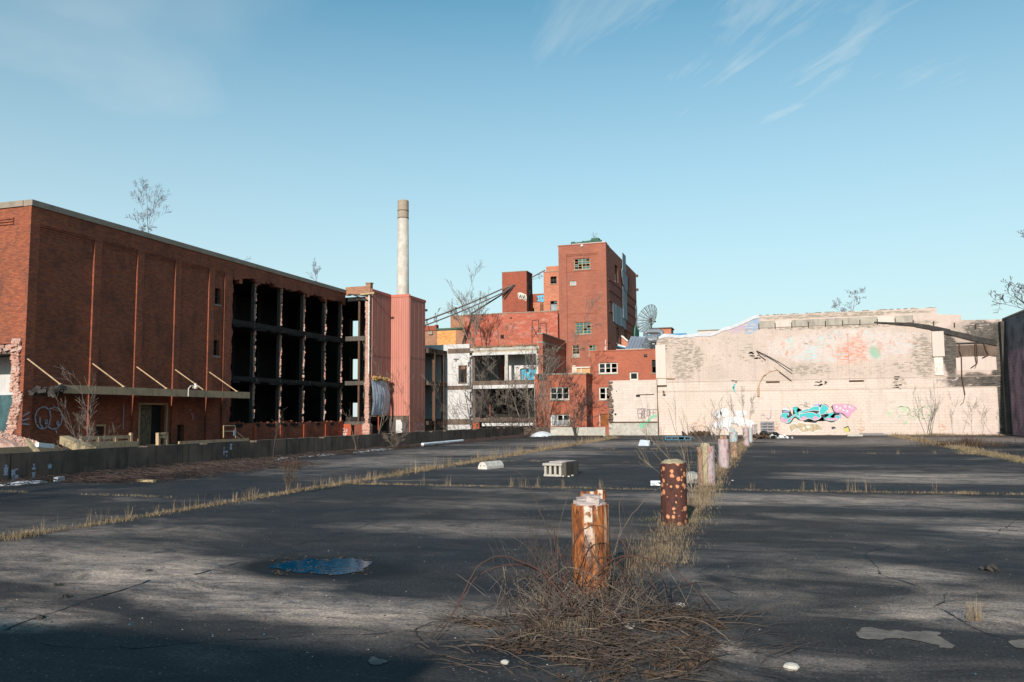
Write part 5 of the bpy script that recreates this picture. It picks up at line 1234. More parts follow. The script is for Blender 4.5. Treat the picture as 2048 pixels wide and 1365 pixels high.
p, q = W(1913, 742), W(1992, 714); MB().box(p[0], q[0], YP - .016, YP - .002, p[1], q[1] - .002).build('pink_infill', M['pink_block'], pw)
# ledges
for z_, x0, x1 in ((4.0, -4.6, 11.2), (3.28, -3.9, 11.3), (3.28, 11.6, 14.6)):
    MB().box(x0, x1, YP - .025, YP - .001, z_ - .02, z_ + .02).build('ledge', M['mortar'], pw)
# chipped holes
mb = MB()
for px, py, w_, h_ in ((1330, 695, .25, .3), (1329, 788, .2, .3), (1797, 770, .5, .5), (1792, 757, .4, .12), (1395, 738, .08, .5), (1640, 765, .5, .08), (1637, 770, .4, .1), (1470, 763, .18, .1), (1506, 712, .3, .1), (1512, 717, .25, .08), (1503, 706, .25, .07)):
    x, z = W(px, py)
    for k in range(7): mb.cbox((x + rng.gauss(0, w_ / 2.5), YP - .004, z + rng.gauss(0, h_ / 2.8)), (rng.uniform(.08, .22), .012, rng.uniform(.05, .1)))
mb.build('broken_holes', M['tar'], pw)
# loose rods and conduit
def rod(pts, r, mat, name='conduit', off=.25, off_end=None):
    v = []
    for i, (px, py) in enumerate(pts):
        o_ = off if off_end is None else off + (off_end - off) * i / (len(pts) - 1); v.append(at(px, py, Y=YP - o_))
    MB().path(v, r, 6).build(name, M[mat], pw)
rod([(1513, 702), (1530, 710), (1560, 726), (1585, 742)], .035, 'steel_dark', 'loose_rod', .1, .5)
rod([(1513, 702), (1520, 712), (1540, 727), (1556, 742), (1583, 762)], .03, 'steel', 'loose_rod', .05, .12)  # cast shadow of the rod above, built as a bar close to the wall
rod([(1556, 740), (1540, 744), (1527, 752), (1520, 764), (1517, 775)], .03, 'cream', 'loose_rod', .15, .12)
rod([(1517, 776), (1517, 793)], .08, 'cream', 'junction_box', .1)
rod([(1314, 757), (1314, 800), (1316, 830), (1317, 870)], .05, 'steel', 'drain_pipe', .1)
rod([(1312, 757), (1350, 757)], .03, 'cream', 'conduit', .16)
for pts, r in (([(1919, 686), (1919, 702), (1923, 712), (1924, 752), (1930, 790)], .03), ([(1950, 686), (1951, 715), (1953, 728), (1942, 736)], .028), ([(1968, 686), (1972, 700), (1977, 710), (1965, 716)], .035), ([(1953, 686), (1955, 725), (1950, 736)], .022)):
    rod(pts, r, 'steel', 'hanging_cable', .15)
rod([(1930, 790), (1927, 805), (1921, 810)], .02, 'bark', 'vine', .1)
# concrete blocks that can be told apart
MBLK = MB(); MBLK.box(-.192, .192, -.02, .02, -.092, .092); blk = bpy.data.meshes.new('block'); blk.from_pydata(MBLK.v, [], MBLK.f); blk.materials.append(M['pink_block'])
def blocks(parent, x0, x1, z0, z1, Y, cap, skip=0.0):
    MB().box(x0, x1, Y - .006, Y - .0005, z0, z1).build('mortar', M['mortar'], parent)
    base = wloc(parent); m_ = MB(); n_ = 0; row = 0; z = z0
    while z + .2 <= z1 + .01:
        x = x0 + (.1 if row % 2 else 0)
        while x + .4 <= x1 + .01:
            c = (x + .2, Y - .0 + rng.uniform(-.006, .004), z + .1)
            if rng.random() >= skip:
                if n_ < cap:
                    o = bpy.data.objects.new('block', blk); C.objects.link(o); o.parent = parent; o.location = Vector(c) - base
                else: m_.cbox(c, (.384, .04, .184))
                n_ += 1
            x += .4
        z += .2; row += 1
    if m_.v: tag(m_.build('block', M['pink_block'], parent), kind='stuff')
    return n_
blocks(pw, 11.7, 14.7, .2, 3.25, YP, 120)
blocks(pw, 6.6, 11.1, .8, 3.2, YP, 175, .03)
blocks(pw, -3.0, .8, 1.8, 3.2, YP, 0, .03)
lpw = thing('low_pink_wall', 'low block end wall painted pink, left of the long pink wall', 'wall', (-10.2, 63.2, 0))
xa0, xa1 = at(1217, 800, Y=63.2).x, x_l - .01
zl = at(1260, 761, Y=63.2).z
MB().wall('y', 63.2, 63.6, xa0, xa1, -1, zl, (), .1, .2, lambda u, z: u > xa0 + .1 + (.22 * noise.noise((z * 2, 0, 0)) if z > 1.2 else -.2)).build('wall', M['mortar'], lpw)
blocks(lpw, xa0 + .3, xa1 - .05, 1.05, zl, 63.18, 300, .015)
MB().box(xa0 + .0, xa1, 63.15, 63.199, -.5, 1.0).build('plinth', M['concrete_pale'], lpw)
MB().box(xa0 + .05, xa1, 63.1, 63.149, .96, 1.04).build('ledge', M['steel'], lpw)
mb = MB()
for k in range(60): z = rng.uniform(1.1, zl); mb.cbox((xa0 + rng.uniform(.02, .3), 63.15 + rng.uniform(0, .2), z), (rng.uniform(.1, .3), .3, rng.uniform(.06, .2)), (0, 0, rng.uniform(-.2, .2)))
mb.build('broken_edge', M['concrete'], lpw)
for px, py, w_, h_ in ((1233, 783, .07, .07), (1231, 829, .14, .14), (1276, 792, .3, .16)):
    p = at(px, py, Y=63.15); MB().box(p.x - w_ / 2, p.x + w_ / 2, 63.12, 63.153, p.z - h_ / 2, p.z + h_ / 2).build('hole', M['interior'], lpw)
p, q = at(1274, 790, Y=63.12), at(1308, 789, Y=63.12); MB().path([p, q], .025, 5).build('pipe', M['steel'], lpw)
# graffiti: outlined letters 60Y OFF
cl = convY(1040, 680, 6.203, 63.14); mm = MB()
strokes(mm, ([(1502, 855), (1462, 860), (1460, 920), (1475, 975), (1502, 972), (1506, 915), (1470, 918)], [(1478, 872), (1500, 868)], [(1510, 855), (1512, 970), (1535, 968), (1532, 855), (1510, 855)], [(1521, 880), (1521, 945)],
             [(1542, 852), (1545, 905), (1560, 850)], [(1545, 905), (1545, 985)], [(1580, 868), (1578, 945), (1602, 945), (1602, 865), (1580, 868)], [(1640, 865), (1612, 868), (1612, 945)], [(1612, 905), (1632, 905)], [(1706, 865), (1650, 868), (1650, 945)], [(1650, 905), (1680, 905)]), 63.152, .05, cl)
mm.build('graffiti', M['g_greyline'], lpw, fix=False)
for pts in ([(1480, 1045), (1510, 1020), (1545, 1040), (1545, 1075), (1515, 1100), (1485, 1085)], [(1545, 1045), (1575, 1000), (1600, 975), (1650, 935), (1690, 930), (1695, 955), (1660, 965), (1620, 990), (1610, 1030), (1570, 1050)]):
    gpoly(lpw, pts, 'g_green', 63.138, convY(1040, 680, 6.203, 63.14), 4)

# graffiti on the pink wall
cj = convY(1540, 780, 10.24, YP - .03)
def J(pts, mat, d, sub=5): return gpoly(pw, pts, mat, YP - d, cj, sub)
J([(215, 600), (240, 650), (330, 690), (410, 692), (470, 620), (510, 565), (590, 625), (640, 615), (720, 665), (795, 645), (930, 680), (1050, 575), (1085, 570), (1100, 640), (1160, 630), (1270, 670), (1420, 600), (1440, 590), (1430, 500), (1320, 460), (1160, 470), (1215, 365), (1100, 285), (1030, 370), (1040, 330), (880, 340), (850, 380), (760, 400), (620, 430), (570, 440), (575, 370), (520, 345), (460, 380), (500, 480), (430, 520), (430, 460), (390, 380), (320, 350), (245, 415), (260, 460), (220, 500), (208, 560)], 'g_black', .006, 3)
J([(218, 560), (235, 485), (330, 468), (390, 485), (365, 550), (385, 580), (430, 550), (495, 505), (530, 510), (605, 555), (610, 605), (520, 545), (470, 575), (400, 668), (330, 678), (245, 645)], 'g_white', .009, 4)
J([(228, 560), (245, 490), (330, 477), (375, 490), (350, 550), (380, 592), (430, 562), (492, 518), (530, 522), (598, 560), (600, 598), (520, 538), (465, 568), (398, 658), (330, 668), (252, 640)], 'g_turq', .012, 4)
J([(245, 412), (320, 354), (388, 385), (402, 425), (320, 420)], 'g_white', .009, 3); J([(265, 438), (405, 430), (412, 448), (270, 460)], 'g_lav', .009, 1)
J([(465, 375), (520, 350), (562, 375), (560, 398), (540, 418), (585, 500), (530, 520), (490, 420), (470, 398)], 'g_turq', .01, 4)
J([(590, 455), (740, 392), (765, 410), (880, 342), (1005, 335), (1018, 400), (990, 432), (880, 424), (780, 446), (700, 462), (590, 492)], 'g_white', .009, 3)
J([(600, 460), (738, 400), (765, 418), (880, 352), (995, 345), (1006, 400), (985, 422), (880, 414), (780, 436), (700, 452), (600, 482)], 'g_turq', .012, 3)
J([(590, 500), (700, 475), (860, 458), (960, 495), (985, 465), (1048, 540), (1015, 598), (920, 630), (860, 612), (790, 588), (700, 622), (610, 605)], 'g_white', .01, 4)
J([(602, 505), (700, 485), (860, 468), (950, 505), (985, 480), (1036, 540), (1008, 588), (920, 618), (860, 600), (790, 574), (700, 610), (622, 595)], 'g_turq', .013, 4)
J([(1095, 292), (1208, 368), (1195, 405), (1115, 495), (1015, 500), (1008, 420), (1045, 340)], 'g_white', .01, 3)
J([(1095, 302), (1196, 372), (1184, 402), (1108, 486), (1026, 492), (1020, 422), (1054, 345)], 'g_turq', .014, 3)
J([(1110, 488), (1240, 470), (1322, 480), (1245, 545), (1412, 522), (1425, 600), (1300, 634), (1170, 628), (1105, 580), (1195, 520)], 'g_white', .01, 3)
J([(1118, 492), (1240, 478), (1308, 484), (1232, 552), (1405, 530), (1414, 596), (1300, 626), (1172, 620), (1114, 578), (1215, 515)], 'g_turq', .014, 3)
for pts in ([(230, 580), (290, 570), (330, 620), (360, 660), (280, 655), (240, 625)], [(622, 585), (690, 545), (750, 572), (720, 605), (650, 608)], [(870, 590), (920, 542), (980, 566), (1012, 578), (930, 615)], [(1150, 600), (1190, 570), (1240, 596), (1300, 575), (1402, 585), (1350, 618), (1180, 616)], [(340, 600), (370, 600), (370, 630), (345, 630)], [(410, 590), (440, 580), (435, 610), (415, 610)]):
    J(pts, 'g_pink', .017, 3)
for x, y in ((302, 610), (640, 572), (915, 535), (862, 585), (1165, 582), (1245, 580), (1395, 595), (240, 545), (420, 600), (742, 550), (1325, 565)): J([(x - 11, y), (x, y - 11), (x + 11, y), (x, y + 11)], 'g_red', .019, 3)
J([(1250, 345), (1285, 312), (1345, 455), (1480, 480), (1610, 570), (1580, 578), (1470, 495), (1310, 470)], 'g_black', .01, 1)
J([(1285, 313), (1400, 293), (1530, 288), (1680, 318), (1782, 385), (1680, 470), (1602, 576), (1480, 480), (1330, 458)], 'g_lilac', .011, 3)
J([(1294, 320), (1400, 300), (1530, 296), (1675, 326), (1766, 386), (1672, 465), (1600, 560), (1484, 470), (1338, 450)], 'g_pink', .014, 3)
for x, y, r in ((1370, 350, 28), (1440, 380, 30), (1540, 340, 34), (1630, 350, 26), (1500, 420, 26), (1580, 440, 30), (1680, 380, 20), (1380, 410, 20)):
    J([(x + r * rng.uniform(.5, 1.1) * math.cos(k), y + r * rng.uniform(.5, 1.1) * math.sin(k)) for k in np.linspace(0, 5.6, 8)], 'g_cream', .016, 2)
J([(1420, 490), (1455, 480), (1460, 585), (1430, 590)], 'g_lav', .012, 1)
J([(885, 325), (900, 300), (1040, 288), (1030, 322)], 'g_lav', .012, 1)
J([(380, 740), (500, 688), (640, 668), (760, 700), (860, 690), (1000, 700), (1060, 760), (1100, 838), (950, 832), (880, 885), (800, 855), (700, 885), (620, 860), (560, 792), (500, 825), (440, 872)], 'g_white', .007, 2)
J([(392, 742), (500, 698), (640, 680), (760, 712), (860, 700), (995, 710), (1050, 764), (1084, 828), (950, 822), (880, 868), (800, 842), (700, 870), (632, 850), (560, 778), (495, 812), (442, 855)], 'g_brown', .01, 2)
for c_ in ((780, 760, 50, 26), (540, 700, 30, 12), (690, 790, 22, 26)): J([(c_[0] + c_[2] * math.cos(k), c_[1] + c_[3] * math.sin(k)) for k in np.linspace(0, 5.5, 7)], 'g_cream', .013, 2)
mm = MB()
strokes(mm, ([(605, 320), (650, 300), (690, 320)], [(700, 320), (720, 265), (750, 262), (760, 300), (720, 330), (700, 320)], [(700, 340), (740, 350), (780, 340)], [(770, 290), (825, 272)], [(790, 355), (820, 355)], [(735, 270), (745, 350)], [(760, 330), (780, 360)],
             [(400, 750), (430, 790), (440, 850)], [(500, 700), (550, 780), (640, 740)], [(700, 700), (740, 780), (780, 850)], [(860, 700), (900, 780), (880, 860)], [(950, 720), (1000, 780), (940, 810), (950, 720)]), YP - .016, .03, cj)
mm.build('graffiti', M['g_greyline'], pw, fix=False)
J([(1505, 780), (1600, 738), (1618, 770), (1648, 845), (1620, 860), (1520, 810)], 'g_black', .008, 1); J([(1510, 795), (1600, 762), (1630, 850), (1532, 868)], 'g_yellow', .012, 1)
J([(1255, 770), (1290, 755), (1345, 770), (1345, 800), (1310, 790), (1290, 812), (1268, 800)], 'g_black', .008, 1)
# white bubble throw-up
cw_ = convY(1380, 780, 5.39, YP - .03)
def Wb(pts, mat, d, sub=4): return gpoly(pw, pts, mat, YP - d, cw_, sub)
for (cx, cy, rx, ry) in ((305, 265, 38, 48), (372, 245, 50, 52), (545, 245, 72, 44), (300, 380, 45, 40)):
    Wb([(cx - 5 + rx * 1.06 * math.cos(k), cy + ry * 1.06 * math.sin(k)) for k in np.linspace(0, 5.6, 9)], 'g_lilac', .006); Wb([(cx + rx * math.cos(k), cy + ry * math.sin(k)) for k in np.linspace(0, 5.6, 9)], 'g_white', .01)
Wb([(330, 330), (420, 295), (500, 285), (570, 300), (680, 340), (700, 400), (640, 400), (590, 370), (530, 400), (500, 365), (450, 375), (420, 440), (390, 420), (330, 400)], 'g_white', .013)
mm = MB(); strokes(mm, ([(350, 410), (380, 408), (400, 425), (405, 445)], [(500, 362), (515, 380), (515, 400)], [(770, 275), (790, 268), (810, 280)], [(875, 225), (870, 300), (845, 318), (820, 300)]), YP - .02, .05, cw_)
mm.build('graffiti', M['g_lilac'], pw, fix=False)
# faded green sketch
cf = convY(1600, 580, 4.266, YP - .03); mm = MB()
def circ(x, y, r, r2=None): return [(x + r * math.cos(k), y + (r2 or r) * math.sin(k)) for k in np.linspace(0, 6.28, 14)]
strokes(mm, (circ(880, 1035, 60, 40), circ(965, 1060, 45, 45), circ(965, 1060, 25, 22), circ(1060, 1050, 50, 50), [(730, 1030), (800, 1110), (850, 1080), (900, 1140), (930, 1100)], [(1000, 1000), (1050, 1100), (1110, 1120)], [(780, 1020), (860, 995), (930, 1010)], circ(1090, 1030, 60, 40)), YP - .026, .045, cf)
mm.build('graffiti', M['g_faintgreen'], pw, fix=False)
for pts in ([(870, 1000), (900, 995), (910, 1030), (885, 1050), (868, 1030)], [(1185, 1000), (1255, 1000), (1250, 1080), (1240, 1010), (1200, 1020), (1190, 1090)], [(735, 1040), (790, 1060), (800, 1100), (760, 1080)], [(880, 1130), (910, 1120), (915, 1140), (890, 1148)]):
    gpoly(pw, pts, 'g_faintgreen', YP - .024, cf, 3)
mm = MB(); strokes(mm, ([(1225, 770), (1215, 800), (1222, 835)],), YP - .02, .12, convY(1200, 600, 4.55, YP)); mm.build('graffiti', M['g_turq'], pw, fix=False)

# right hand wall
rw2 = thing('right_side_wall', 'shaded purple and grey wall closing the lot at the right edge', 'wall', (15.3, 50, 0))
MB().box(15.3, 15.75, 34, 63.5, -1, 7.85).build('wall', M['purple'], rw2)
MB().box(15.0, 15.29, 62.9, 63.49, 0, 7.7).build('corner_pier', M['concrete_dark'], rw2)
MB().box(15.25, 15.8, 34, 63.5, 7.851, 7.95).build('coping', M['coping'], rw2)
# ------------------------------------------------------------------ bollards
def rusty(name, c1, c2, c3, spots=None, drips=None, dk=(.03, .02, .02), vs=1.):
    b = NB(name, .8)
    v = b.map(b.pos, (9 * vs, 9 * vs, 1.6 * vs)); n = b.noise(1.6, 8, .72, v, 1.2)
    c = b.mix(b.ramp(n, .38, .52), c1, c2); c = b.mix(b.ramp(n, .52, .66), c, c3)
    c = b.mix(b.ramp(b.noise(3.5, 8, .75, b.map(b.pos, (4, 4, 1.3))), .5, .62, 0, .85), c, dk)
    if spots:
        p = b.vor(13, b.map(b.pos, (1, 1, 1)), 'F1', 'Distance', .8); q = b.sep(b.vor(13, None, 'F1', 'Color', .8))[0]
        wv = b.math('ADD', p, b.math('MULTIPLY', b.math('SUBTRACT', b.noise(16, 5, .7), .5), .7))
        c = b.mix(b.ramp(b.math('SUBTRACT', wv, b.math('MULTIPLY', q, .42)), .1, .02), c, b.mix(b.noise(30, 2), spots, (.62, .32, .18)))
    if drips:
        X, Y_, Z = b.sep(b.pos)
        d = b.math('MULTIPLY', b.ramp(b.noise(1, 2, .5, b.map(b.pos, (15, 15, .9))), .54, .6), b.ramp(b.math('ADD', Z, b.math('MULTIPLY', b.noise(6), .5)), .6, .95))
        d = b.math('MULTIPLY', d, b.ramp(b.noise(14, 4, .7), .38, .5))
        c = b.mix(d, c, drips)
    b.bump(b.noise(14, 7, .7, v), .5, .008); return b.done(c, b.ramp(n, .3, .7, .6, .9))
M['b_orange'] = rusty('orange_rust_paint', (.09, .028, .012), (.31, .1, .03), (.46, .2, .065), drips=(.6, .5, .42), dk=(.04, .02, .014), vs=1.5)
M['b_dark'] = rusty('dark_rust_paint', (.07, .028, .022), (.1, .035, .025), (.05, .025, .022), spots=(.52, .17, .07))
M['b_multi'] = rusty('pale_blue_pink_paint', (.34, .43, .45), (.42, .28, .29), (.48, .44, .42), dk=(.25, .09, .05), vs=.8)
M['b_pink'] = rusty('pink_paint', (.46, .36, .37), (.4, .3, .31), (.3, .38, .4), dk=(.3, .13, .07), vs=.7)
M['b_blue'] = rusty('chalky_blue_paint', (.25, .42, .47), (.4, .4, .38), (.35, .22, .18), dk=(.2, .08, .05), vs=.7)
M['b_rust'] = rusty('flaking_rust', (.2, .07, .03), (.4, .28, .2), (.25, .1, .05), dk=(.06, .03, .02), vs=1.2)
M['b_fill'] = weathered('bollard_filler', (.5, .42, .4), (.4, .33, .3), 9, (.2, .12, .1), .6, fine=60)
M['b_filltan'] = weathered('tan_filler', (.4, .33, .22), (.3, .25, .16), 9, (.1, .08, .06), .6, fine=60)
GB = 'bollards in a row across the lot'
def bollard(px, py, pyt, wpx, mat, label, dome=.05, fill='b_fill', seed=1, Xc=None, topfn=None):
    g = at(px, py, Z=0); rr = random.Random(seed)
    dist = g.length; wv = wpx / F_PX * (AX[0][2] * g.x + AX[1][2] * g.y + AX[2][2] * (0 - EYE)) * 1.0
    r = wv / 2; g.y += r; h = at(px, pyt, Y=g.y).z
    t = thing('bollard', label, 'bollard', (g.x, g.y, 0), GB)
    def wob(rr_, z, a, j): return (rr_ * (1 + .035 * noise.noise((math.cos(a) * 2, math.sin(a) * 2, z * 4 + seed))), z + (.014 * noise.noise((math.cos(a) * 3, math.sin(a) * 3, seed * 5)) if z > h * .9 else 0))
    prof = [(r * 1.02, -.05)] + [(r * (1.0 + .01 * math.sin(k * 2.1 + seed)), h * k / 8) for k in range(1, 8)] + [(r, h - .01), (r * .985, h), (r * .93, h), (r * .93, h - .04)]
    MB().lathe(g.x, g.y, prof, 40, wob).build('shell', M[mat], t, smooth=True)
    if dome is not None:
        MB().lathe(g.x, g.y, [(r * .92, h - .035), (r * .86, h + dome * .3), (r * .6, h + dome * .8), (r * .3, h + dome), (.01, h + dome * 1.02)], 24, lambda q, z, a, j: (q, z + .012 * noise.noise((q * 20, a * 2, seed)))).build('filling', M[fill], t, smooth=False)
    return t, g, r, h
t, g, r, h = bollard(1175, 1198, 1008, 78, 'b_orange', 'orange rusted pipe bollard nearest the camera, capped with broken pink filler', .035)
mb = MB()                                       # broken slabs of filler
for c, s_, ro in (((-.04, .02, .035), (.17, .15, .04), (.05, -.1, .3)), ((.06, -.04, .03), (.12, .13, .05), (-.1, .1, -.2)), ((.0, .05, .06), (.13, .1, .03), (.1, .05, .6)), ((-.07, -.08, .02), (.1, .08, .03), (.1, .0, .9))):
    mb.cbox(Vector((g.x, g.y, h)) + Vector(c), s_, ro)
mb.build('broken_cap', M['b_fill'], t)
mb = MB(); mb.cbox((g.x + .085, g.y + .08, h + .05), (.1, .02, .14), (0, 0, -.4)); mb.cbox((g.x - .02, g.y + .11, h + .06), (.18, .015, .08), (0, 0, .2)); mb.build('torn_rim', M['b_orange'], t)
t, g, r, h = bollard(1346, 1052, 926, 53, 'b_dark', 'dark bollard covered in orange peeling spots, second from the camera', .05, 'b_filltan', 2)
# third: split steel pile with concrete core
g = at(1412, 972, Z=0); h3 = at(1410, 887, Y=g.y).z
t = thing('bollard', 'split bollard with exposed tan concrete core between rusty and pink steel', 'bollard', (g.x, g.y, 0), GB)
MB().lathe(g.x, g.y + .1, [(.12, -.05), (.125, h3 * .5), (.115, h3 - .06), (.09, h3), (.02, h3 + .01)], 20, lambda q, z, a, j: (q * (1 + .1 * noise.noise((math.cos(a) * 2, math.sin(a) * 2, z * 4))), z)).build('core', M['b_filltan'], t)
mb = MB()
for k in range(14):
    a = math.pi * (.72 + .62 * k / 13); a2 = math.pi * (.72 + .62 * (k + .98) / 13); R3 = .185
    hh = h3 * (.86 + .1 * noise.noise((k * .6, 0, 0)))
    mb.prism([(g.x + R3 * math.cos(a), g.y + .1 + R3 * math.sin(a)), (g.x + R3 * math.cos(a2), g.y + .1 + R3 * math.sin(a2)), (g.x + (R3 - .03) * math.cos(a2), g.y + .1 + (R3 - .03) * math.sin(a2)), (g.x + (R3 - .03) * math.cos(a), g.y + .1 + (R3 - .03) * math.sin(a))], lambda u, v, w_: (u, v, w_), -.02, hh)
mb.build('left_shell', M['b_rust'], t)
mb = MB()
for k in range(9):
    a = -math.pi * (.42 - .42 * k / 8); a2 = -math.pi * (.42 - .42 * (k + .98) / 8); R3 = .185
    mb.prism([(g.x + .02 + R3 * math.cos(a), g.y + .08 + R3 * math.sin(a)), (g.x + .02 + R3 * math.cos(a2), g.y + .08 + R3 * math.sin(a2)), (g.x + .02 + (R3 - .03) * math.cos(a2), g.y + .08 + (R3 - .03) * math.sin(a2)), (g.x + .02 + (R3 - .03) * math.cos(a), g.y + .08 + (R3 - .03) * math.sin(a))], lambda u, v, w_: (u, v, w_), -.02, h3 * .93)
mb.build('right_shell', M['b_pink'], t)
t, g, r, h = bollard(1447.5, 938, 879, 21.5, 'b_multi', 'pale blue and pink painted bollard with cut rim, fourth from camera', .03, 'b_rust', 4)
mb = MB(); mb.cbox((g.x - .0, g.y + .02, h + .05), (r * 1.25, r * 1.1, .1), (0, .03, .2)); mb.build('cut_rim', M['b_rust'], t)
t, g, r, h = bollard(1468, 919, 883, 15, 'b_rust', 'rusty bollard stump with chalky blue box on top, fifth from camera', .02, 'b_rust', 5)
mb = MB(); mb.lathe(g.x, g.y, [(r * 1.12, h - .02), (r * 1.15, h + .3), (r * .95, h + .34)], 20); mb.build('sleeve', M['b_blue'], t); MB().cbox((g.x - .03, g.y, h + .4), (r * 1.3, r * 1.2, .14)).build('cap_box', M['b_blue'], t)
for a_ in ((1492.5, 894, 856, 12, 'b_pink', 'slim pink painted bollard with rusty stripe, sixth from camera', 6), (1501, 886, 858, 8.5, 'b_blue', 'blue speckled bollard partly behind the slim pink one', 7), (1507.5, 877, 850, 5.5, 'b_pink', 'faint pink bollard at the far end of the row', 8), (1512.5, 873, 849, 5, 'b_blue', 'farthest pale blue bollard against the pink wall', 9)):
    bollard(a_[0], a_[1], a_[2], a_[3], a_[4], a_[5], .02, 'b_fill', a_[6])

# ------------------------------------------------------------------ objects lying on the lot
# concrete kerb-like block with slots (1110,948)
g = at(1102, 953, Z=0)
pc = thing('slotted_concrete_block', 'slotted pale concrete block with dark slab on top in mid lot', 'concrete block', (g.x, g.y, 0))
ang = R(-8); Mx = Matrix.Translation((g.x - .18, g.y, 0)) @ Matrix.Rotation(ang, 4, 'Z')
mb = MB(); w_ = .46
mb.box(-.02, w_ + .02, 0, .95, 0, .05, Mx); mb.box(-.04, w_ + .04, -.02, .97, .28, .34, Mx)
for x in (0.0, .14, .28, .42): mb.box(x - .012, x + .05, .02, .9, .051, .279, Mx)
mb.build('block_body', M['concrete_pale'], pc)
MB().box(.02, .5, .3, 1.05, .342, .37, Mx).build('cover_slab', M['b_fill'], pc)
MB().box(.475, .6, .05, .96, .0, .36, Mx).build('dark_side', M['concrete_dark'], pc)
MB().box(.1, .56, .06, .9, .02, .26, Mx).build('void', M['interior'], pc)
mb = MB()
for k in range(14): mb.cbox((g.x + rng.uniform(-.3, .6), g.y + rng.uniform(-.15, .3), .015), (.05, .04, .03), (0, 0, rng.random() * 3))
tag(mb.build('crumbs', M['chip_pale'], pc), kind='stuff')
g = at(968, 939, Z=0)
ws = thing('wheel_stop', 'rounded white concrete wheel stop on the lot left of the slotted block', 'wheel stop', (g.x, g.y, 0))
Mx = Matrix.Translation((g.x - .05, g.y, 0)) @ Matrix.Rotation(R(-14), 4, 'Z')
mb = MB(); pr = [(-.16, 0), (-.16, .08), (-.1, .18), (-.03, .215), (.04, .215), (.1, .18), (.16, .08), (.16, 0)]
for k in range(3): mb.prism(pr, lambda u, v, w_2: Mx @ Vector((u, w_2, v)), .32 * k, .32 * k + .31)
mb.build('body', weathered('old_white_paint', (.62, .57, .5), (.5, .46, .41), 7, (.25, .22, .19), .6), ws)
mb = MB()
for u, v in ((-.07, .1), (.06, .1)): mb.path([Mx @ Vector((u, -.006, v)), Mx @ Vector((u, .0, v))], .018, 8)
mb.build('bolt_hole', M['interior'], ws)
g = at(1310, 973, Z=0)
o = thing('white_casing', 'white plastic casing with a hole lying behind the spotted bollard', 'litter', (g.x, g.y, 0))
MB().cbox((g.x + .15, g.y + .1, .065), (.5, .16, .1), (0, 0, .02)).build('casing', M['plastic_white'], o); MB().cbox((g.x + .1, g.y + .017, .07), (.06, .006, .03), (0, .5, 0)).build('hole', M['interior'], o)
g = at(1390, 968, Z=0)
mb = MB(); mb.lathe(g.x - .1, g.y + .3, [(.2, 0), (.24, .1), (.16, .22), (.05, .26)], 10, lambda r_, z, a, j: (r_ * (1 + .25 * noise.noise((math.cos(a) * 2, math.sin(a) * 2, j))), z)); tag(mb.build('boulder', M['concrete_pale']), 'pale lump of concrete between the spotted and split bollards', 'rubble')
g = at(1290, 892, Z=0)
o = thing('metal_sheet_box', 'crumpled bluish metal box with a propped lid far across the lot', 'litter', (g.x, g.y, 0))
mb = MB(); mb.add([(g.x - .35, g.y, 0), (g.x + .2, g.y - .1, 0), (g.x + .3, g.y + .4, 0), (g.x - .3, g.y + .5, 0), (g.x - .25, g.y + .05, .3), (g.x + .25, g.y, .27), (g.x + .4, g.y + .4, .22), (g.x - .2, g.y + .45, .3)], ((0, 3, 2, 1), (4, 5, 6, 7), (0, 1, 5, 4), (1, 2, 6, 5), (2, 3, 7, 6), (3, 0, 4, 7))); mb.build('box', M['grey_sheet'], o)
mb = MB(); mb.beam((g.x + .25, g.y, .25), (g.x + 1.0, g.y + .1, .02), .5, .02); mb.build('lid', M['steel_dark'], o)
g = at(1362, 881, Z=0)
o = thing('blue_crate', 'flattened blue plastic crate by the foot of the pink wall', 'crate', (g.x, g.y, 0))
mb = MB()
for k in range(5): mb.cbox((g.x - .9 + k * .38, g.y, .12), (.05, .5, .22))
mb.cbox((g.x - .14, g.y, .22), (1.6, .5, .03)); mb.cbox((g.x - .14, g.y, .03), (1.6, .5, .03)); mb.build('slats', M['chip_blue'], o)
MB().cbox((g.x + .25, g.y + .7, .1), (.9, .5, .2), (0, .1, .3)).build('lid', M['steel_dark'], o)
mb = MB()
for k in range(80):
    mb.cbox((g.x + .1 + rng.gauss(0, .5), 63.0 + rng.gauss(0, .2), rng.uniform(0, .25)), (.2, .15, .08), (rng.random(), rng.random(), rng.random()))
tag(mb.build('dirt_heap', M['leaf_brown'], fix=False), 'small dirt and leaf heap against the pink wall behind the blue crate', 'heap', kind='stuff')
# pallet leaning on the wall
pl = thing('pallet', 'grey wooden pallet leaning upright on the pink wall', 'pallet', tuple(at(1535, 872, Y=63.2)))
pa, pb = at(1524, 870, Y=63.2), at(1546, 845, Y=63.2)
for x in (pa.x, (pa.x + pb.x) / 2, pb.x): MB().cbox((x, 63.25, (pb.z) / 2 + .02), (.1, .09, pb.z)).build('runner', M['wood_grey'], pl)
for k in range(5):
    z = .08 + (pb.z - .1) * k / 4; MB().cbox(((pa.x + pb.x) / 2, 63.17, z), (pb.x - pa.x + .16, .03, .14)).build('slat', M['wood_grey'], pl)
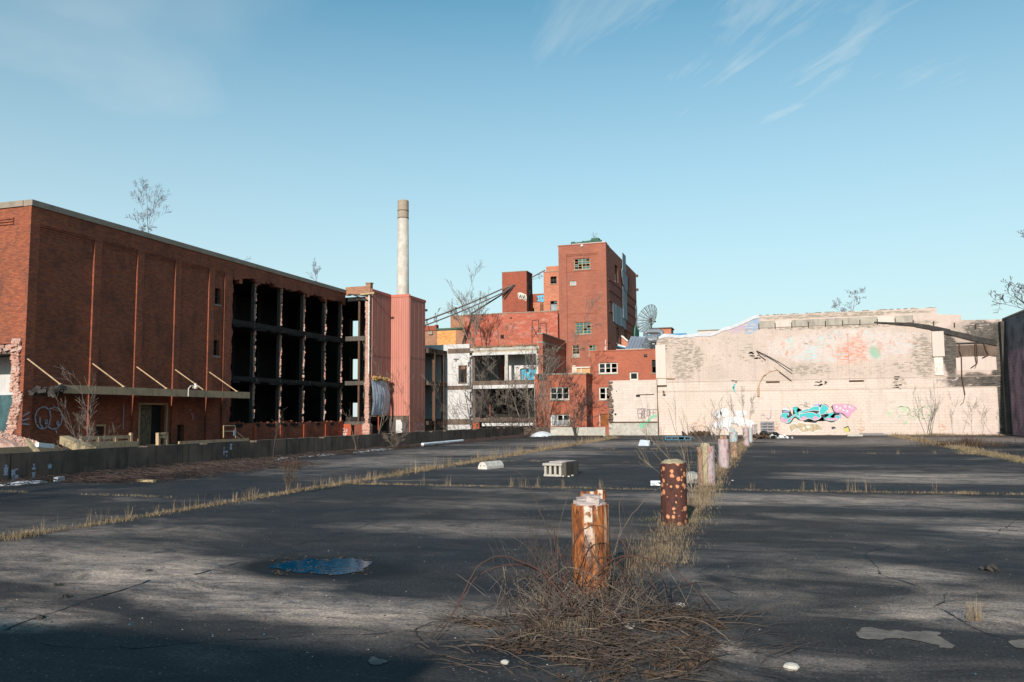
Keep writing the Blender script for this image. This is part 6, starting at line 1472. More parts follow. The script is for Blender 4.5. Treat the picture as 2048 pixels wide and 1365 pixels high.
# rubbish heap
g = at(1536, 877, Z=0)
tr = thing('rubbish_heap', 'heap of black bags and white rags in front of the pallet', 'rubbish', (g.x, g.y, 0))
for m_n, nme, cnt, cx_, sp in (('plastic_black', 'black_bag', 26, .1, .4), ('leaf_brown', 'leaf_heap', 90, -.7, .45), ('plastic_white', 'white_rag', 26, .75, .35), ('plastic_white', 'white_rag', 18, -.5, .3)):
    mb = MB()
    for k in range(cnt):
        x = g.x + cx_ + rng.gauss(0, sp); hh = max(.02, .42 - abs(x - g.x) * .3) * (1.1 if m_n == 'plastic_black' else .6 if cx_ > 0 else .9)
        mb.cbox((x, g.y + rng.gauss(0, .3) + (.5 if cx_ == -.5 else 0), rng.uniform(0, hh)), (rng.uniform(.1, .35), rng.uniform(.1, .35), rng.uniform(.03, .14)), (rng.random(), rng.random(), rng.random() * 3))
    tag(mb.build(nme, M[m_n], tr), kind='stuff')
g = at(1528, 886, Z=0); mb = MB()
for k in range(14): mb.cbox((g.x + rng.uniform(-.6, .6), g.y + rng.gauss(0, .2), .02), (.2, .1, .03), (0, 0, rng.random() * 3))
tag(mb.build('flat_rag', M['plastic_black']), 'flattened black rag on asphalt in front of the rubbish heap', 'litter')
# planks by the wall
a, b2 = at(1695, 873, Z=0), at(1722, 872, Z=0); mb = MB(); mb.box(a.x, b2.x, a.y, a.y + .5, .0, .13); tag(mb.build('concrete_slab', M['concrete_pale']), 'short white concrete slab lying at the foot of the pink wall', 'slab')
a, b2 = at(1712, 869, Z=0), at(1760, 868, Z=0); mb = MB(); mb.box(a.x, b2.x, 62.8, 63.2, .0, .1); mb.box(a.x, b2.x - .3, 62.75, 63.25, .1, .14); tag(mb.build('board_pile', M['wood_grey']), 'long grey boards stacked along the foot of the pink wall', 'boards')
# pole lying along the retaining wall, white sheet, bits of snow
a, b2 = at(838, 897, Z=0), at(945, 884, Z=0)
a = Vector((-17.6, at(845, 895, X=-17.6).y, .12)); b2 = Vector((-17.7, at(925, 887, X=-17.7).y, .12))
mb = MB(); mb.path([a, b2], .09, 8); tag(mb.build('white_pipe', M['snow'], loc=a), 'long white pipe lying along the foot of the retaining wall', 'pipe')
def lump(name, px, py, rx, ry, hz, mat, label, cat, seed=1, group=None):
    g = at(px, py, Z=0); m_ = MB(); n = 14; rings = 4
    if g.x < XR + .35: g = Vector((XR + .35 + rx * .6, at(px, py, X=XR + .35 + rx * .6).y, 0))
    m_.v.append((g.x, g.y, hz))
    for j in range(1, rings + 1):
        for k in range(n):
            a = 2 * math.pi * k / n; q_ = j / rings * (1 + .28 * noise.noise((math.cos(a) * 1.7 + seed * 3, math.sin(a) * 1.7, seed)))
            z = hz * (1 - (j / rings) ** 2) * (1 + .5 * noise.noise((k, j, seed))) if j < rings else -.01
            m_.v.append((g.x + rx * q_ * math.cos(a), g.y + ry * q_ * math.sin(a), max(z, .004) if j < rings else -.01))
    for k in range(n): m_.f.append((0, 1 + k, 1 + (k + 1) % n))
    for j in range(rings - 1):
        for k in range(n): m_.f.append((1 + j * n + k, 1 + (j + 1) * n + k, 1 + (j + 1) * n + (k + 1) % n, 1 + j * n + (k + 1) % n))
    return tag(m_.build(name, M[mat], loc=(g.x, g.y, 0), smooth=True), label, cat, group)
SN = 'snow remnants along the retaining wall'
lump('snow_patch', 45, 968, .3, .75, .07, 'snow', 'largest snow remnant at the left end of the retaining wall', 'snow', 1, SN)
lump('snow_patch', 232, 950, .2, .5, .04, 'snow', 'thin snow strip below the leaning twiggy sapling', 'snow', 2, SN)
lump('snow_patch', 480, 928, .3, .7, .06, 'snow', 'snow remnant in the twigs left of the lone rusty weed', 'snow', 3, SN)
lump('snow_patch', 568, 917, .25, .8, .06, 'snow', 'snow remnant at the wall foot under the thin forked sapling', 'snow', 4, SN)
lump('snow_patch', 612, 914, .25, .6, .06, 'snow', 'small round snow remnant near the wall joint', 'snow', 5, SN)
lump('snow_patch', 645, 909, .25, 1.4, .06, 'snow', 'long snow remnant right of the wall joint', 'snow', 6, SN)
lump('snow_patch', 745, 902, .3, 2.2, .08, 'snow', 'longest snow strip left of the dry shrub by the wall', 'snow', 7, SN)
lump('white_sheet', 1084, 873, 1.0, 1.3, .38, 'plastic_white', 'crumpled white sheet at the corner where retaining wall turns', 'litter', 8)
o = at(118, 967, Z=0); tag(MB().cbox((-17.7, at(118, 967, X=-17.7).y, .06), (.12, .28, .11), (0, 0, .2)).build('white_carton', M['plastic_white']), 'small white carton beside the largest snow remnant', 'litter')
o = at(292, 965, Z=0); mb = MB(); mb.beam((o.x - .25, o.y, .05), (o.x + .35, o.y - .1, .04), .1, .06); tag(mb.build('splintered_board', M['wood_tan']), 'short pink splintered board on twigs in front of the left wall', 'timber')
for px, py, s_, lb_ in ((1583, 1338, .05, 'pale flat stone near the bottom edge right of the bramble'), (1260, 1255, .045, 'pale broken stone in front of the nearest bollard among twigs'), (1361, 1213, .04, 'pale stone at the right rim of the bramble'), (1010, 1327, .03, 'small round white stone at the bottom of the bramble'), (1465, 962, .03, 'small white stone right of the split bollard')):
    g = at(px, py, Z=0); mb = MB(); mb.lathe(g.x, g.y, [(s_ * .8, -.004), (s_, .012), (s_ * .8, s_ * .55), (s_ * .3, s_ * .72)], 9, lambda r_, z, a, j: (r_ * (1 + .3 * noise.noise((math.cos(a), math.sin(a), px))), z)); tag(mb.build('stone', M['chip_pale'], loc=(g.x, g.y, 0)), lb_, 'stone')
for px, py, s_, lb_ in ((1985, 1142, .09, 'dark flat clod of tar on the right of the lot'), (135, 1195, .045, 'dark clod left of the long crack'), (116, 1172, .035, 'small dark clod furthest left on the near slab'), (300, 1143, .035, 'dark clod pair beyond the long crack, left of the puddle'), (78, 1237, .05, 'dark clod with blue chip lying on the long crack')):
    g = at(px, py, Z=0); mb = MB()
    for k in range(5): mb.cbox((g.x + rng.gauss(0, s_ * .5), g.y + rng.gauss(0, s_ * .3), s_ * .2), (s_ * rng.uniform(.5, 1.2), s_ * rng.uniform(.4, .8), s_ * rng.uniform(.25, .5)), (rng.random(), rng.random(), rng.random() * 3))
    tag(mb.build('tar_clod', M['tar'], loc=(g.x, g.y, 0)), lb_, 'clod')
# scattered chips
def chips(n, mat, smin, smax, seed, label_):
    r_ = random.Random(seed); m_ = MB()
    for k in range(n):
        y = 5 + 38 * r_.random() ** 1.8; x = r_.uniform(-9 - y * .25, 3 + y * .45)
        if x < XR + .3: continue
        s_ = r_.uniform(smin, smax) * (1 + y * .015); a = r_.random() * 3
        cs, sn = math.cos(a), math.sin(a); z = s_ * .5
        vs = [(x + s_ * cs, y + s_ * sn, 0), (x - s_ * .7 * sn, y + s_ * .7 * cs, 0), (x - s_ * cs, y - s_ * sn, 0), (x + s_ * .6 * sn, y - s_ * .6 * cs, 0), (x, y, z)]
        m_.add(vs, ((0, 1, 4), (1, 2, 4), (2, 3, 4), (3, 0, 4)))
    tag(m_.build('gravel', M[mat], fix=False), label_, 'gravel', kind='stuff')
chips(2600, 'chip_dark', .004, .016, 3, 'dark chips scattered over the asphalt')
chips(420, 'chip_blue', .004, .01, 4, 'blue glass chips scattered over the asphalt')
chips(800, 'chip_pale', .003, .008, 5, 'pale grit scattered over the asphalt')

# ------------------------------------------------------------------ plants
def grow(mbs, p, d, Ln, r, lvl, rr, droop=0., spread=.6, nseg=4, kids=4, up=.15, minr=.004, wander=.12):
    pts = [p.copy()]; rad = [r]; dd = d.copy()
    for k in range(nseg):
        dd = (dd + Vector((rr.gauss(0, wander), rr.gauss(0, wander), rr.gauss(0, wander) + up * .3 - droop))).normalized()
        pts.append(pts[-1] + dd * (Ln / nseg)); rad.append(max(minr, r * (1 - .75 * (k + 1) / nseg)))
    mbs[min(len(mbs) - 1, 0 if lvl == mbs_top else 1)].path(pts, rad, 6 if r > .05 else (4 if r > .015 else 3), cap=False)
    if lvl <= 0: return
    for k in range(kids):
        t = rr.uniform(.25, 1.0) * nseg; i = min(nseg - 1, int(t)); q = pts[i].lerp(pts[i + 1], t - i)
        a = rr.random() * 6.28; side = dd.orthogonal().normalized(); side.rotate(Matrix.Rotation(a, 3, dd))
        nd = (dd * (1 - spread * rr.uniform(.5, 1)) + side * spread * rr.uniform(.7, 1.3) + Vector((0, 0, up))).normalized()
        grow(mbs, q, nd, Ln * rr.uniform(.28, .56), max(minr, rad[i] * .55), lvl - 1, rr, droop, spread, max(2, nseg - 1), kids, up, minr, wander)
mbs_top = 0
def tree(name, label, cat, base, stems, lvl, seed, mat, group=None, **kw):
    """stems: list of (direction, length, radius)"""
    global mbs_top
    rr = random.Random(seed); t = thing(name, label, cat, base, group); A, B = MB(), MB(); mbs_top = lvl
    for d, Ln, r in stems: grow([A, B], Vector(base), Vector(d).normalized(), Ln, r, lvl, rr, **kw)
    A.build('trunk', M[mat], t, fix=False); 
    if B.v: B.build('crown', M[mat], t, fix=False)
    return t
def H(px, ytop, ybase, **k):   # height in metres between two picture rows on a plane
    return at(px, ytop, **k).z - at(px, ybase, **k).z
RT = 'saplings growing out of the roofs'
b0 = Vector((-37.5, at(300, 455, X=-37.5).y, 11.95)); tree('roof_sapling', 'tallest bare sapling on the roof of the long brick building', 'tree', b0, [((.1, .0, 1), (at(305, 366, X=-37.5).z - 11.95) * .86, .028), ((-.25, -.15, 1), 1.5, .018)], 4, 11, 'twig_far', RT, kids=6, spread=.55, minr=.005)
b0 = Vector((-37.5, at(478, 515, X=-37.5).y, 11.95)); tree('roof_sapling', 'low wide sapling on the long roof above the gutted bays', 'tree', b0, [((.35, .1, 1), 1.5, .04), ((-.5, 0, .8), 1.3, .03)], 2, 12, 'twig_far', RT, kids=5, spread=.7, minr=.009)
b0 = Vector((-37.5, at(630, 560, X=-37.5).y, 11.95)); tree('roof_sapling', 'small sapling near the far end of the long roof', 'tree', b0, [((.1, 0, 1), at(633, 530, X=-37.5).z - 11.95, .04)], 3, 13, 'twig_far', RT, kids=5, spread=.5, minr=.01)
b0 = at(48, 392, Y=34); b0.z = 11.95; tree('roof_sapling', 'tiny sapling behind the near corner coping of the long building', 'tree', b0, [((-.1, 0, 1), 1.15, .02), ((.3, 0, 1), 1.0, .015)], 2, 14, 'twig_far', RT, kids=4, minr=.007)
b0 = at(1190, 484, Y=86); b0.z = zt + .3; tree('roof_sapling', 'small weedy sapling on top of the main tower', 'tree', b0, [((0, 0, 1), .95, .02), ((-.8, 0, .8), .6, .02)], 2, 15, 'twig_far', RT, kids=5, minr=.012)
b0 = at(1700, 626, Y=65.5); b0.z = 8.3; tree('roof_sapling', 'bare leaning sapling behind the top of the pink wall', 'tree', b0, [((.3, 0, 1), at(1710, 590, Y=65.5).z - 8.3, .04), ((-.8, 0, .55), 1.5, .03)], 4, 16, 'twig_far', RT, kids=5, spread=.55, minr=.007)
b0 = at(945, 694, Y=80); b0.z = 8.2; tr_h = at(950, 590, Y=80).z - 8.2
tree('roof_tree', 'tall multi stemmed bare tree on the white ruin roof against red brick', 'tree', b0, [((-.28, 0, 1), tr_h * .85, .07), ((.02, 0, 1), tr_h, .06), ((.16, 0, 1), tr_h * .95, .07), ((.3, .05, 1), tr_h * .8, .04)], 3, 17, 'bark', None, kids=6, spread=.45, minr=.011, wander=.07)
b0 = at(1000, 694, Y=78); b0.z = 8.2
tree('roof_bush', 'thin low bush on the right half of the white ruin roof', 'shrub', b0, [((.3, 0, 1), 2.8, .03), ((-.1, 0, 1), 2.4, .03), ((.7, 0, .9), 2.5, .02), ((1.2, 0, .8), 2.2, .02)], 2, 18, 'bark', None, kids=5, spread=.5, minr=.01)
b0 = at(1053, 628, Y=91.6); b0.z = at(1053, 628, Y=91.6).z; tree('roof_sapling', 'thin sapling in front of the cream graffiti between the towers', 'tree', b0, [((-.1, 0, 1), 2.3, .03), ((.35, 0, 1), 2.2, .03)], 2, 19, 'bark', RT, kids=5, minr=.012)
b0 = Vector((-38, 83, at(880, 660, Y=84).z)); b0 = at(873, 658, Y=86); tree('roof_sapling', 'faint twiggy sapling behind the orange brick patch', 'tree', b0, [((.1, 0, 1), 1.8, .03)], 3, 20, 'twig_far', RT, kids=5, minr=.012)
# big tangle in front of the white ruin
b0 = at(1020, 873, Z=0); b0 = Vector((-18.9, 64.5, -1.2))
tree('bare_tree', 'large bare multi stemmed tree growing before the dark ruin openings', 'tree', b0, [((-.12, 0, 1), 8.0, .08), ((.04, -.05, 1), 8.6, .08), ((-.3, 0, 1), 6.5, .06), ((.35, 0, 1), 6, .05), ((-.75, -.1, .8), 5.5, .04), ((.7, 0, .8), 4.6, .04)], 4, 21, 'bark', None, kids=5, spread=.5, minr=.008, wander=.1)
b0 = Vector((-19.6, 60, -1.2)); tree('thicket', 'dense bare thicket at the foot of the large tree behind the wall', 'shrub', b0, [((math.cos(k * .9) * .9, math.sin(k * .9) * .5, 1), 3.6 + (k % 3), .035) for k in range(12)], 3, 22, 'bark_dark', None, kids=5, spread=.6, minr=.006, wander=.16)
b0 = Vector((-23.3, 63, -1.2)); tree('bare_tree', 'leafless bush rising before the white inner wall', 'tree', b0, [((-.3, 0, 1), 6, .06), ((.2, 0, 1), 6.5, .06), ((-.8, 0, 1), 5, .04)], 3, 23, 'bark', None, kids=5, spread=.55, minr=.008)
b0 = at(1160, 874, Z=0); b0 = Vector((-14.3, 60.9, 0)); hh = at(1160, 760, Y=60.9).z
tree('bare_tree', 'forked bare tree in front of the brick annex corner', 'tree', b0, [((.05, 0, 1), hh * .8, .06), ((-.42, 0, 1), hh * .95, .035), ((.4, 0, 1), hh * .8, .03), ((-.1, 0, 1), hh * .7, .05)], 4, 24, 'bark_dark', None, kids=5, spread=.5, minr=.006)
b0 = Vector((-16.9, 62.2, 0)); tree('bare_tree', 'pair of thin pale stems before the annex windows', 'tree', b0, [((.05, 0, 1), 4.6, .05), ((.25, 0, 1), 4.2, .04)], 3, 25, 'bark', None, kids=5, spread=.4, minr=.006)
b0 = at(780, 862, Y=66); b0 = Vector((-31.2, 62, -1.2)); tree('bare_tree', 'slender bare sapling in front of the salmon cladding', 'tree', b0, [((.02, 0, 1), 5.6, .05)], 3, 26, 'bark', None, kids=5, spread=.5, minr=.008)
# left saplings by the wall
b0 = Vector((-19.6, at(140, 960, X=-19.6).y, -1.2)); 
tree('leaning_sapling', 'twiggy pale sapling leaning right behind the left retaining wall', 'tree', b0, [((.1, .35, 1), 2.9, .022), ((-.05, -.03, 1), 2.3, .02), ((.1, .55, .9), 2.2, .015)], 3, 27, 'bark', None, kids=6, spread=.5, minr=.0035, wander=.1)
b0 = Vector((-18.2, at(545, 922, X=-18.2).y, 0)); tree('forked_sapling', 'thin forked sapling before the gutted bays at the wall', 'tree', b0, [((0, .06, 1), 1.5, .012), ((0, .3, 1), 1.4, .012)], 2, 28, 'bark_dark', None, kids=4, spread=.4, minr=.004)
b0 = Vector((-18.2, at(712, 905, X=-18.2).y, 0)); tree('forked_sapling', 'single wispy stem at the wall right of the long snow strip', 'tree', b0, [((0, .0, 1), 1.5, .02), ((0, -.4, 1), 1.2, .01)], 2, 29, 'cane_pale', None, kids=4, spread=.4, minr=.004)
b0 = Vector((-17.7, at(790, 893, X=-17.7).y, 0)); tree('dry_shrub', 'dry brown shrub at the retaining wall below the metal tower', 'shrub', b0, [((math.cos(k), math.sin(k), 1.2), .8, .009) for k in range(12)], 2, 30, 'cane_pale', None, kids=4, spread=.6, minr=.005)
b0 = at(668, 985, Z=0) if False else at(577, 990, Z=0)
tree('rusty_weed', 'lone rust coloured dried weed standing in the left seam', 'plant', b0, [((0, 0, 1), .62, .008), ((.2, 0, 1), .55, .006), ((-.2, 0, 1), .5, .006)], 2, 31, 'leaf_brown', None, kids=7, spread=.4, minr=.004)
b0 = Vector((10.3, 62.4, 0)); tree('bare_tree', 'small bare tree at the foot of the pink wall by the green sketch', 'tree', b0, [((-.1, 0, 1), 2.6, .035), ((-.5, 0, 1), 2.4, .02), ((.2, 0, 1), 2.4, .02)], 2, 32, 'bark', None, kids=4, spread=.4, minr=.006)
b0 = at(1430, 875, Z=0); b0 = Vector((-4.2, 61.5, 0)); tree('wall_sapling', 'thin twigs standing before the white bubble graffiti', 'tree', Vector((-2.0, 38, 0)), [((.1, 0, 1), 1.9, .012), ((-.35, 0, 1), 1.7, .01), ((.4, 0, 1), 1.6, .008)], 3, 33, 'bark', None, kids=3, spread=.4, minr=.004)
tree('wall_sapling', 'thin twigs rising above the far bollards left of the pallet', 'tree', Vector((-1.6, 56, 0)), [((.1, 0, 1), 2.3, .016), ((.5, 0, 1), 2.0, .012), ((-.3, 0, 1), 1.9, .012)], 3, 34, 'bark', None, kids=4, spread=.35, minr=.006)
# stems between spotted and split bollards
tree('weedy_sapling', 'spray of thin bare stems left of the split bollard', 'shrub', at(1385, 985, Z=0), [((-.5, .1, 1), 1.7, .012), ((-.9, .1, .9), 1.5, .01), ((-.15, 0, 1), 1.8, .012), ((.2, 0, 1), 1.3, .008), ((-.35, .3, 1), 1.6, .01), ((-1.3, 0, .7), 1.2, .008)], 2, 35, 'cane_pale', None, kids=4, spread=.35, minr=.0025)
tree('weedy_sapling', 'bare grey stems behind the blue and pink bollard', 'shrub', at(1440, 925, Z=0), [((-.3, .1, 1), 1.4, .012), ((.1, .1, .9), 1.3, .01), ((-.7, 0, 1), 1.2, .012), ((.5, 0, 1), 1.0, .008)], 3, 36, 'cane_pale', None, kids=4, spread=.45, minr=.004)
# right edge tree
b0 = Vector((11.7, 34.5, 0)); tree('edge_tree', 'bare dark tree reaching in from the right edge', 'tree', b0, [((-.05, .0, 1), 7.0, .12), ((-.18, .1, 1), 6.0, .07), ((-.3, .1, .9), 5.4, .04)], 5, 37, 'bark_dark', None, kids=4, spread=.6, minr=.006, wander=.1)
mb = MB(); rr = random.Random(5)
vn = thing('wall_vines', 'bare climbing vines on the shaded right wall', 'plant', (15.1, 60, 0))
mbs_top = 3; A, B = MB(), MB()
for k in range(16): grow([A, B], Vector((15.22, 45 + k * 1.15, 0)), Vector((0, rr.uniform(-.5, .3), 1)).normalized(), rr.uniform(3, 6), .03, 3, rr, spread=.55, kids=4, minr=.008, wander=.08)
for m_ in (A, B): m_.v = [(min(15.27, 15.2 + (x - 15.22) * .08), y, max(z, 0)) for x, y, z in m_.v]
A.build('stems', M['bark'], vn, fix=False); B.build('twigs', M['bark'], vn, fix=False)
vn = thing('pink_wall_vines', 'dry vine trails climbing the right end of the pink wall', 'plant', (13, 63.4, 0)); A, B = MB(), MB()
for k in range(6): grow([A, B], Vector((11.8 + k * .6, 63.4, 0)), Vector((rr.uniform(-.8, .3), 0, 1)).normalized(), rr.uniform(1.6, 2.8), .008, 2, rr, spread=.5, kids=4, minr=.004, wander=.1)
for m_ in (A, B): m_.v = [(x, min(63.46, 63.42 + (y - 63.4) * .05), max(z, 0)) for x, y, z in m_.v]
A.build('stems', M['bark'], vn, fix=False); B.build('twigs', M['bark'], vn, fix=False)

# grass
def blades(m_, x, y, n, sp, h, rr, lean=.5, wd=.006, z=0.):
    for k in range(n):
        bx_, by_ = x + rr.gauss(0, sp), y + rr.gauss(0, sp); a = rr.random() * 6.28; hh = h * rr.uniform(.35, 1.15); ln = abs(rr.gauss(0, lean)) * hh
        dx, dy = math.cos(a), math.sin(a); w2 = wd * rr.uniform(.35, 1.0); px_, py_ = -dy * w2, dx * w2
        b_ = len(m_.v)
        m_.v += [(bx_ - px_, by_ - py_, z), (bx_ + px_, by_ + py_, z), (bx_ + dx * ln * .35 + px_ * .8, by_ + dy * ln * .35 + py_ * .8, z + hh * .6), (bx_ + dx * ln * .35 - px_ * .8, by_ + dy * ln * .35 - py_ * .8, z + hh * .6), (bx_ + dx * ln, by_ + dy * ln, z + hh * (1 - .6 * min(1, ln / hh)))]
        m_.f += [(b_, b_ + 1, b_ + 2, b_ + 3), (b_ + 3, b_ + 2, b_ + 4)]
def seam(p0, p1, step, n, sp, h, seed, mat, label, thr=-.3, tall=.0, th=2.0, wdk=1.):
    rr = random.Random(seed); p0, p1 = Vector(p0), Vector(p1); L_ = (p1 - p0).length; s_ = 0; m_ = MB(); T_ = MB()
    while s_ < L_:
        p = p0.lerp(p1, s_ / L_); v = noise.noise((s_ * .55, seed, 0)) + .5 * noise.noise((s_ * 2.2, seed, 4)); d = math.hypot(p.x, p.y)
        wd = max(.0022, d * .00019) * wdk
        if v > thr: blades(m_, p.x + rr.gauss(0, sp), p.y + rr.gauss(0, sp), int(n * 1.7 * (.5 + max(0, v))), sp, h * (.7 + .8 * max(0, v)), rr, 1.3, wd)
        if rr.random() < tall: blades(T_, p.x + rr.gauss(0, sp), p.y + rr.gauss(0, sp), int(n * .9), sp * .55, h * th, rr, .4, wd * .8)
        s_ += step * rr.uniform(.6, 1.4)
    if T_.v: m_.add(T_.v, T_.f)
    tag(m_.build('grass', M[mat], fix=False), label, 'grass', kind='stuff')
XS = -9.85
seam((XS, 4, 0), (XS, 20, 0), .04, 14, .06, .12, 1, 'straw', 'dry grass filling the near part of the left seam', -.7, .12, 2.3, 1.3)
seam((XS, 20, 0), (XS - .6, 56, 0), .07, 14, .13, .2, 2, 'straw', 'dry grass along the far part of the left seam', -.35, .1, 2.6)
seam((XS, 4, 0), (XS - .3, 40, 0), .1, 9, .05, .05, 3, 'straw_green', 'greenish moss and short grass at the left seam edge', -.1)
seam((-17.5, 14.3, 0), (-11.5, 14.0, 0), .07, 9, .05, .07, 4, 'straw', 'short dry grass in the small cross seam at left', 0.0, .03)
seam((XS, 17.75, 0), (-2.0, 17.75, 0), .05, 11, .05, .07, 5, 'straw', 'dry grass in the cross seam left of the bollards', -.35, .07, 4.5)
seam((-1.2, 18.0, 0), (8.5, 18.2, 0), .05, 11, .05, .08, 6, 'straw', 'dry grass in the cross seam right of the bollards', -.35, .06, 4.5)
seam((-10, 27.5, 0), (-2, 27.8, 0), .1, 7, .06, .07, 7, 'straw', 'thin grass in a farther cross seam', .15)
seam((-1, 34.5, 0), (8, 35, 0), .12, 12, .12, .16, 8, 'straw', 'tufts of dry grass on the far right part of the lot', .25, .04, 1.6)
seam((-10, 38, 0), (-2, 38, 0), .15, 9, .1, .1, 9, 'straw', 'thin dry tufts across the far lot', .1)
seam((7.7, 26, 0), (7.9, 62, 0), .06, 14, .16, .17, 10, 'straw', 'dry grass ridge along the right seam', -.9, .08, 1.8)
seam((7.5, 24, 0), (7.6, 40, 0), .1, 12, .1, .09, 11, 'straw_green', 'green moss at the near end of the right seam', -.4)
seam((-1.45, 7.9, 0), (-1.5, 62, 0), .04, 11, .1, .12, 12, 'straw', 'dry matted grass along the bollard row', -.9, .1, 2.0)
seam((-1.2, 8.6, 0), (-1.4, 20, 0), .035, 12, .11, .1, 13, 'straw', 'matted straw around the second bollard', -.75, .08, 2.0)
seam((-1.35, 12.2, 0), (-1.1, 13.6, 0), .04, 14, .12, .06, 14, 'straw_green', 'moss at the foot of the second bollard', -1)
seam((-1.9, 12.6, 0), (-1.5, 13.0, 0), .04, 14, .12, .06, 15, 'straw_green', 'moss left of the second bollard', -1)
seam((-12, 62.8, 0), (7, 63.0, 0), .12, 8, .12, .1, 16, 'straw', 'low weeds along the foot of the pink wall', .1)
seam((8, 62.6, 0), (15, 62.4, 0), .08, 16, .3, .2, 17, 'straw', 'rough grass below the right end of the pink wall', -.7, .05)
seam((-27, 79, 8.2), (-22, 78, 8.2), .1, 0, .1, .1, 99, 'straw', 'roof grass') if False else None
seam((XS, 6, 0), (XS - .4, 45, 0), .3, 7, .05, .22, 21, 'leaf_brown', 'brown seed stems standing in the left seam', .0, .25, 1.8)
seam((-1.4, 8.4, 0), (-1.4, 50, 0), .22, 7, .1, .2, 22, 'leaf_brown', 'brown dead weeds mixed along the bollard row', -.2, .2, 1.9)
seam((XS, 17.8, 0), (8.4, 18.1, 0), .35, 7, .05, .13, 23, 'leaf_brown', 'brown weeds in the cross seam', -.1, .15, 2.2)
m_ = MB(); rr = random.Random(3)
for k in range(260): blades(m_, rr.uniform(-27.6, -21.3), 75.0 + rr.uniform(0, .4), 6, .1, .28, rr, .5, .02, 8.18)
tag(m_.build('grass', M['straw'], fix=False), 'dry grass growing along the ruin roof edge', 'grass', kind='stuff')
m_ = MB(); blades(m_, *at(1950, 1240, Z=0)[:2], 90, .03, .2, rr, .8, .0018); tag(m_.build('grass_tuft', M['straw'], fix=False), 'single pale grass tuft on the bare asphalt at lower right', 'grass')
m_ = MB(); g = at(1925, 893, Z=0)
for k in range(40): blades(m_, g.x + rr.gauss(0, .7), g.y + rr.gauss(0, .5), 16, .15, .6 * rr.uniform(.5, 1), rr, .7, .012)
tag(m_.build('dead_bush', M['leaf_brown'], fix=False), 'rounded dead brown bush in the right seam', 'shrub')
# twig litter along the retaining wall
def twigs(m_, n, fx, fy, l0, l1, r_, rr, zmax=.08, n_=3):
    for k in range(n):
        x, y = fx(rr), fy(rr); a = rr.random() * 6.28; l = rr.uniform(l0, l1); z = rr.uniform(.005, zmax); dz = rr.uniform(-.1, .15) * l
        p = Vector((x, y, z)); q = Vector((x + l * math.cos(a), y + l * math.sin(a), max(.004, z + dz))); mid = (p + q) / 2 + Vector((rr.gauss(0, l * .1), rr.gauss(0, l * .1), abs(rr.gauss(0, l * .06))))
        m_.path([p, mid, q], [r_, r_ * .8, r_ * .4], n_, cap=False)
m_ = MB(); rr = random.Random(8)
twigs(m_, 3600, lambda r_: XR + .15 + abs(r_.gauss(0, .55)), lambda r_: r_.uniform(14, 60), .15, .7, .006, rr, .12)
twigs(m_, 2400, lambda r_: -16.2 + r_.gauss(0, .8), lambda r_: r_.uniform(16.5, 25), .2, .8, .005, rr, .1)
tag(m_.build('fallen_twigs', weathered('twig_litter', (.08, .052, .045), (.045, .032, .03), 8, (.16, .11, .085), .4), fix=False), 'mat of reddish brown twigs along the retaining wall', 'twigs', kind='stuff')
m_ = MB()
for k in range(5200):
    if k < 3000: x, y = XR + .1 + abs(rr.gauss(0, .4)), rr.uniform(12, 60.5)
    else: x, y = XR + .2 + rr.random() * 6.2, 60.8 - abs(rr.gauss(0, .5)); 
    s_ = rr.uniform(.02, .06); m_.cbox((x, y, rr.uniform(.005, .05)), (s_ * 2, s_ * 1.4, .004), (rr.uniform(-.5, .5), rr.uniform(-.5, .5), rr.random() * 3))
tag(m_.build('fallen_leaves', M['leaf_brown'], fix=False), 'brown leaves gathered at the foot of the walls', 'leaves', kind='stuff')

# ------------------------------------------------------------------ bramble round the nearest bollard
br = thing('bramble', 'sprawling leafless bramble with arching reddish canes around the nearest bollard', 'bramble', (-1.6, 7.2, 0))
rr = random.Random(42)
def cane(pts, r, mat='cane', Y=None):
    v = [at(px, py, Y=yy) for px, py, yy in pts]; o = []
    for i in range(len(v) - 1):
        p0, p1, p2, p3 = v[max(0, i - 1)], v[i], v[i + 1], v[min(len(v) - 1, i + 2)]
        for k in range(6):
            t = k / 6; o.append(.5 * ((2 * p1) + (p2 - p0) * t + (2 * p0 - 5 * p1 + 4 * p2 - p3) * t * t + (3 * p1 - p0 - 3 * p2 + p3) * t ** 3) + Vector((rr.gauss(0, .003), rr.gauss(0, .003), rr.gauss(0, .003))))
    o.append(v[-1]); o = [Vector((p.x, p.y, max(p.z, .006))) for p in o]
    MB().path(o, [r * (1 - .6 * k / len(o)) for k in range(len(o))], 6).build('cane', M[mat], br, smooth=True)
def Z0(px, py): g = at(px, py, Z=0.02); return (px, py, g.y)
cane([Z0(1150, 1230), (1090, 1150, 6.5), (1010, 1113, 6.3), (955, 1135, 6.1), (925, 1190, 6.0), (895, 1245, 5.9), Z0(865, 1285)], .007)
cane([Z0(1160, 1225), (1080, 1145, 6.6), (1020, 1130, 6.4), (960, 1150, 6.2), (930, 1190, 6.1), (900, 1235, 6.0), Z0(860, 1270)], .006)
cane([Z0(1120, 1205), (1150, 1085, 6.75), (1185, 1053, 6.7), (1230, 1068, 6.7), (1265, 1115, 6.7), (1300, 1165, 6.6), Z0(1330, 1210)], .006)
cane([Z0(1150, 1230), (1210, 1150, 6.6), (1260, 1113, 6.5), (1320, 1125, 6.4), (1360, 1150, 6.4), (1400, 1190, 6.3), Z0(1425, 1225)], .006)
cane([Z0(1140, 1225), (1200, 1140, 6.7), (1250, 1112, 6.6), (1295, 1118, 6.6), (1325, 1160, 6.5), Z0(1340, 1205)], .006)
cane([Z0(1110, 1215), (1100, 1080, 7.0), (1080, 1025, 7.1), (1065, 985, 7.2), (1055, 960, 7.2)], .006, 'bark_dark')
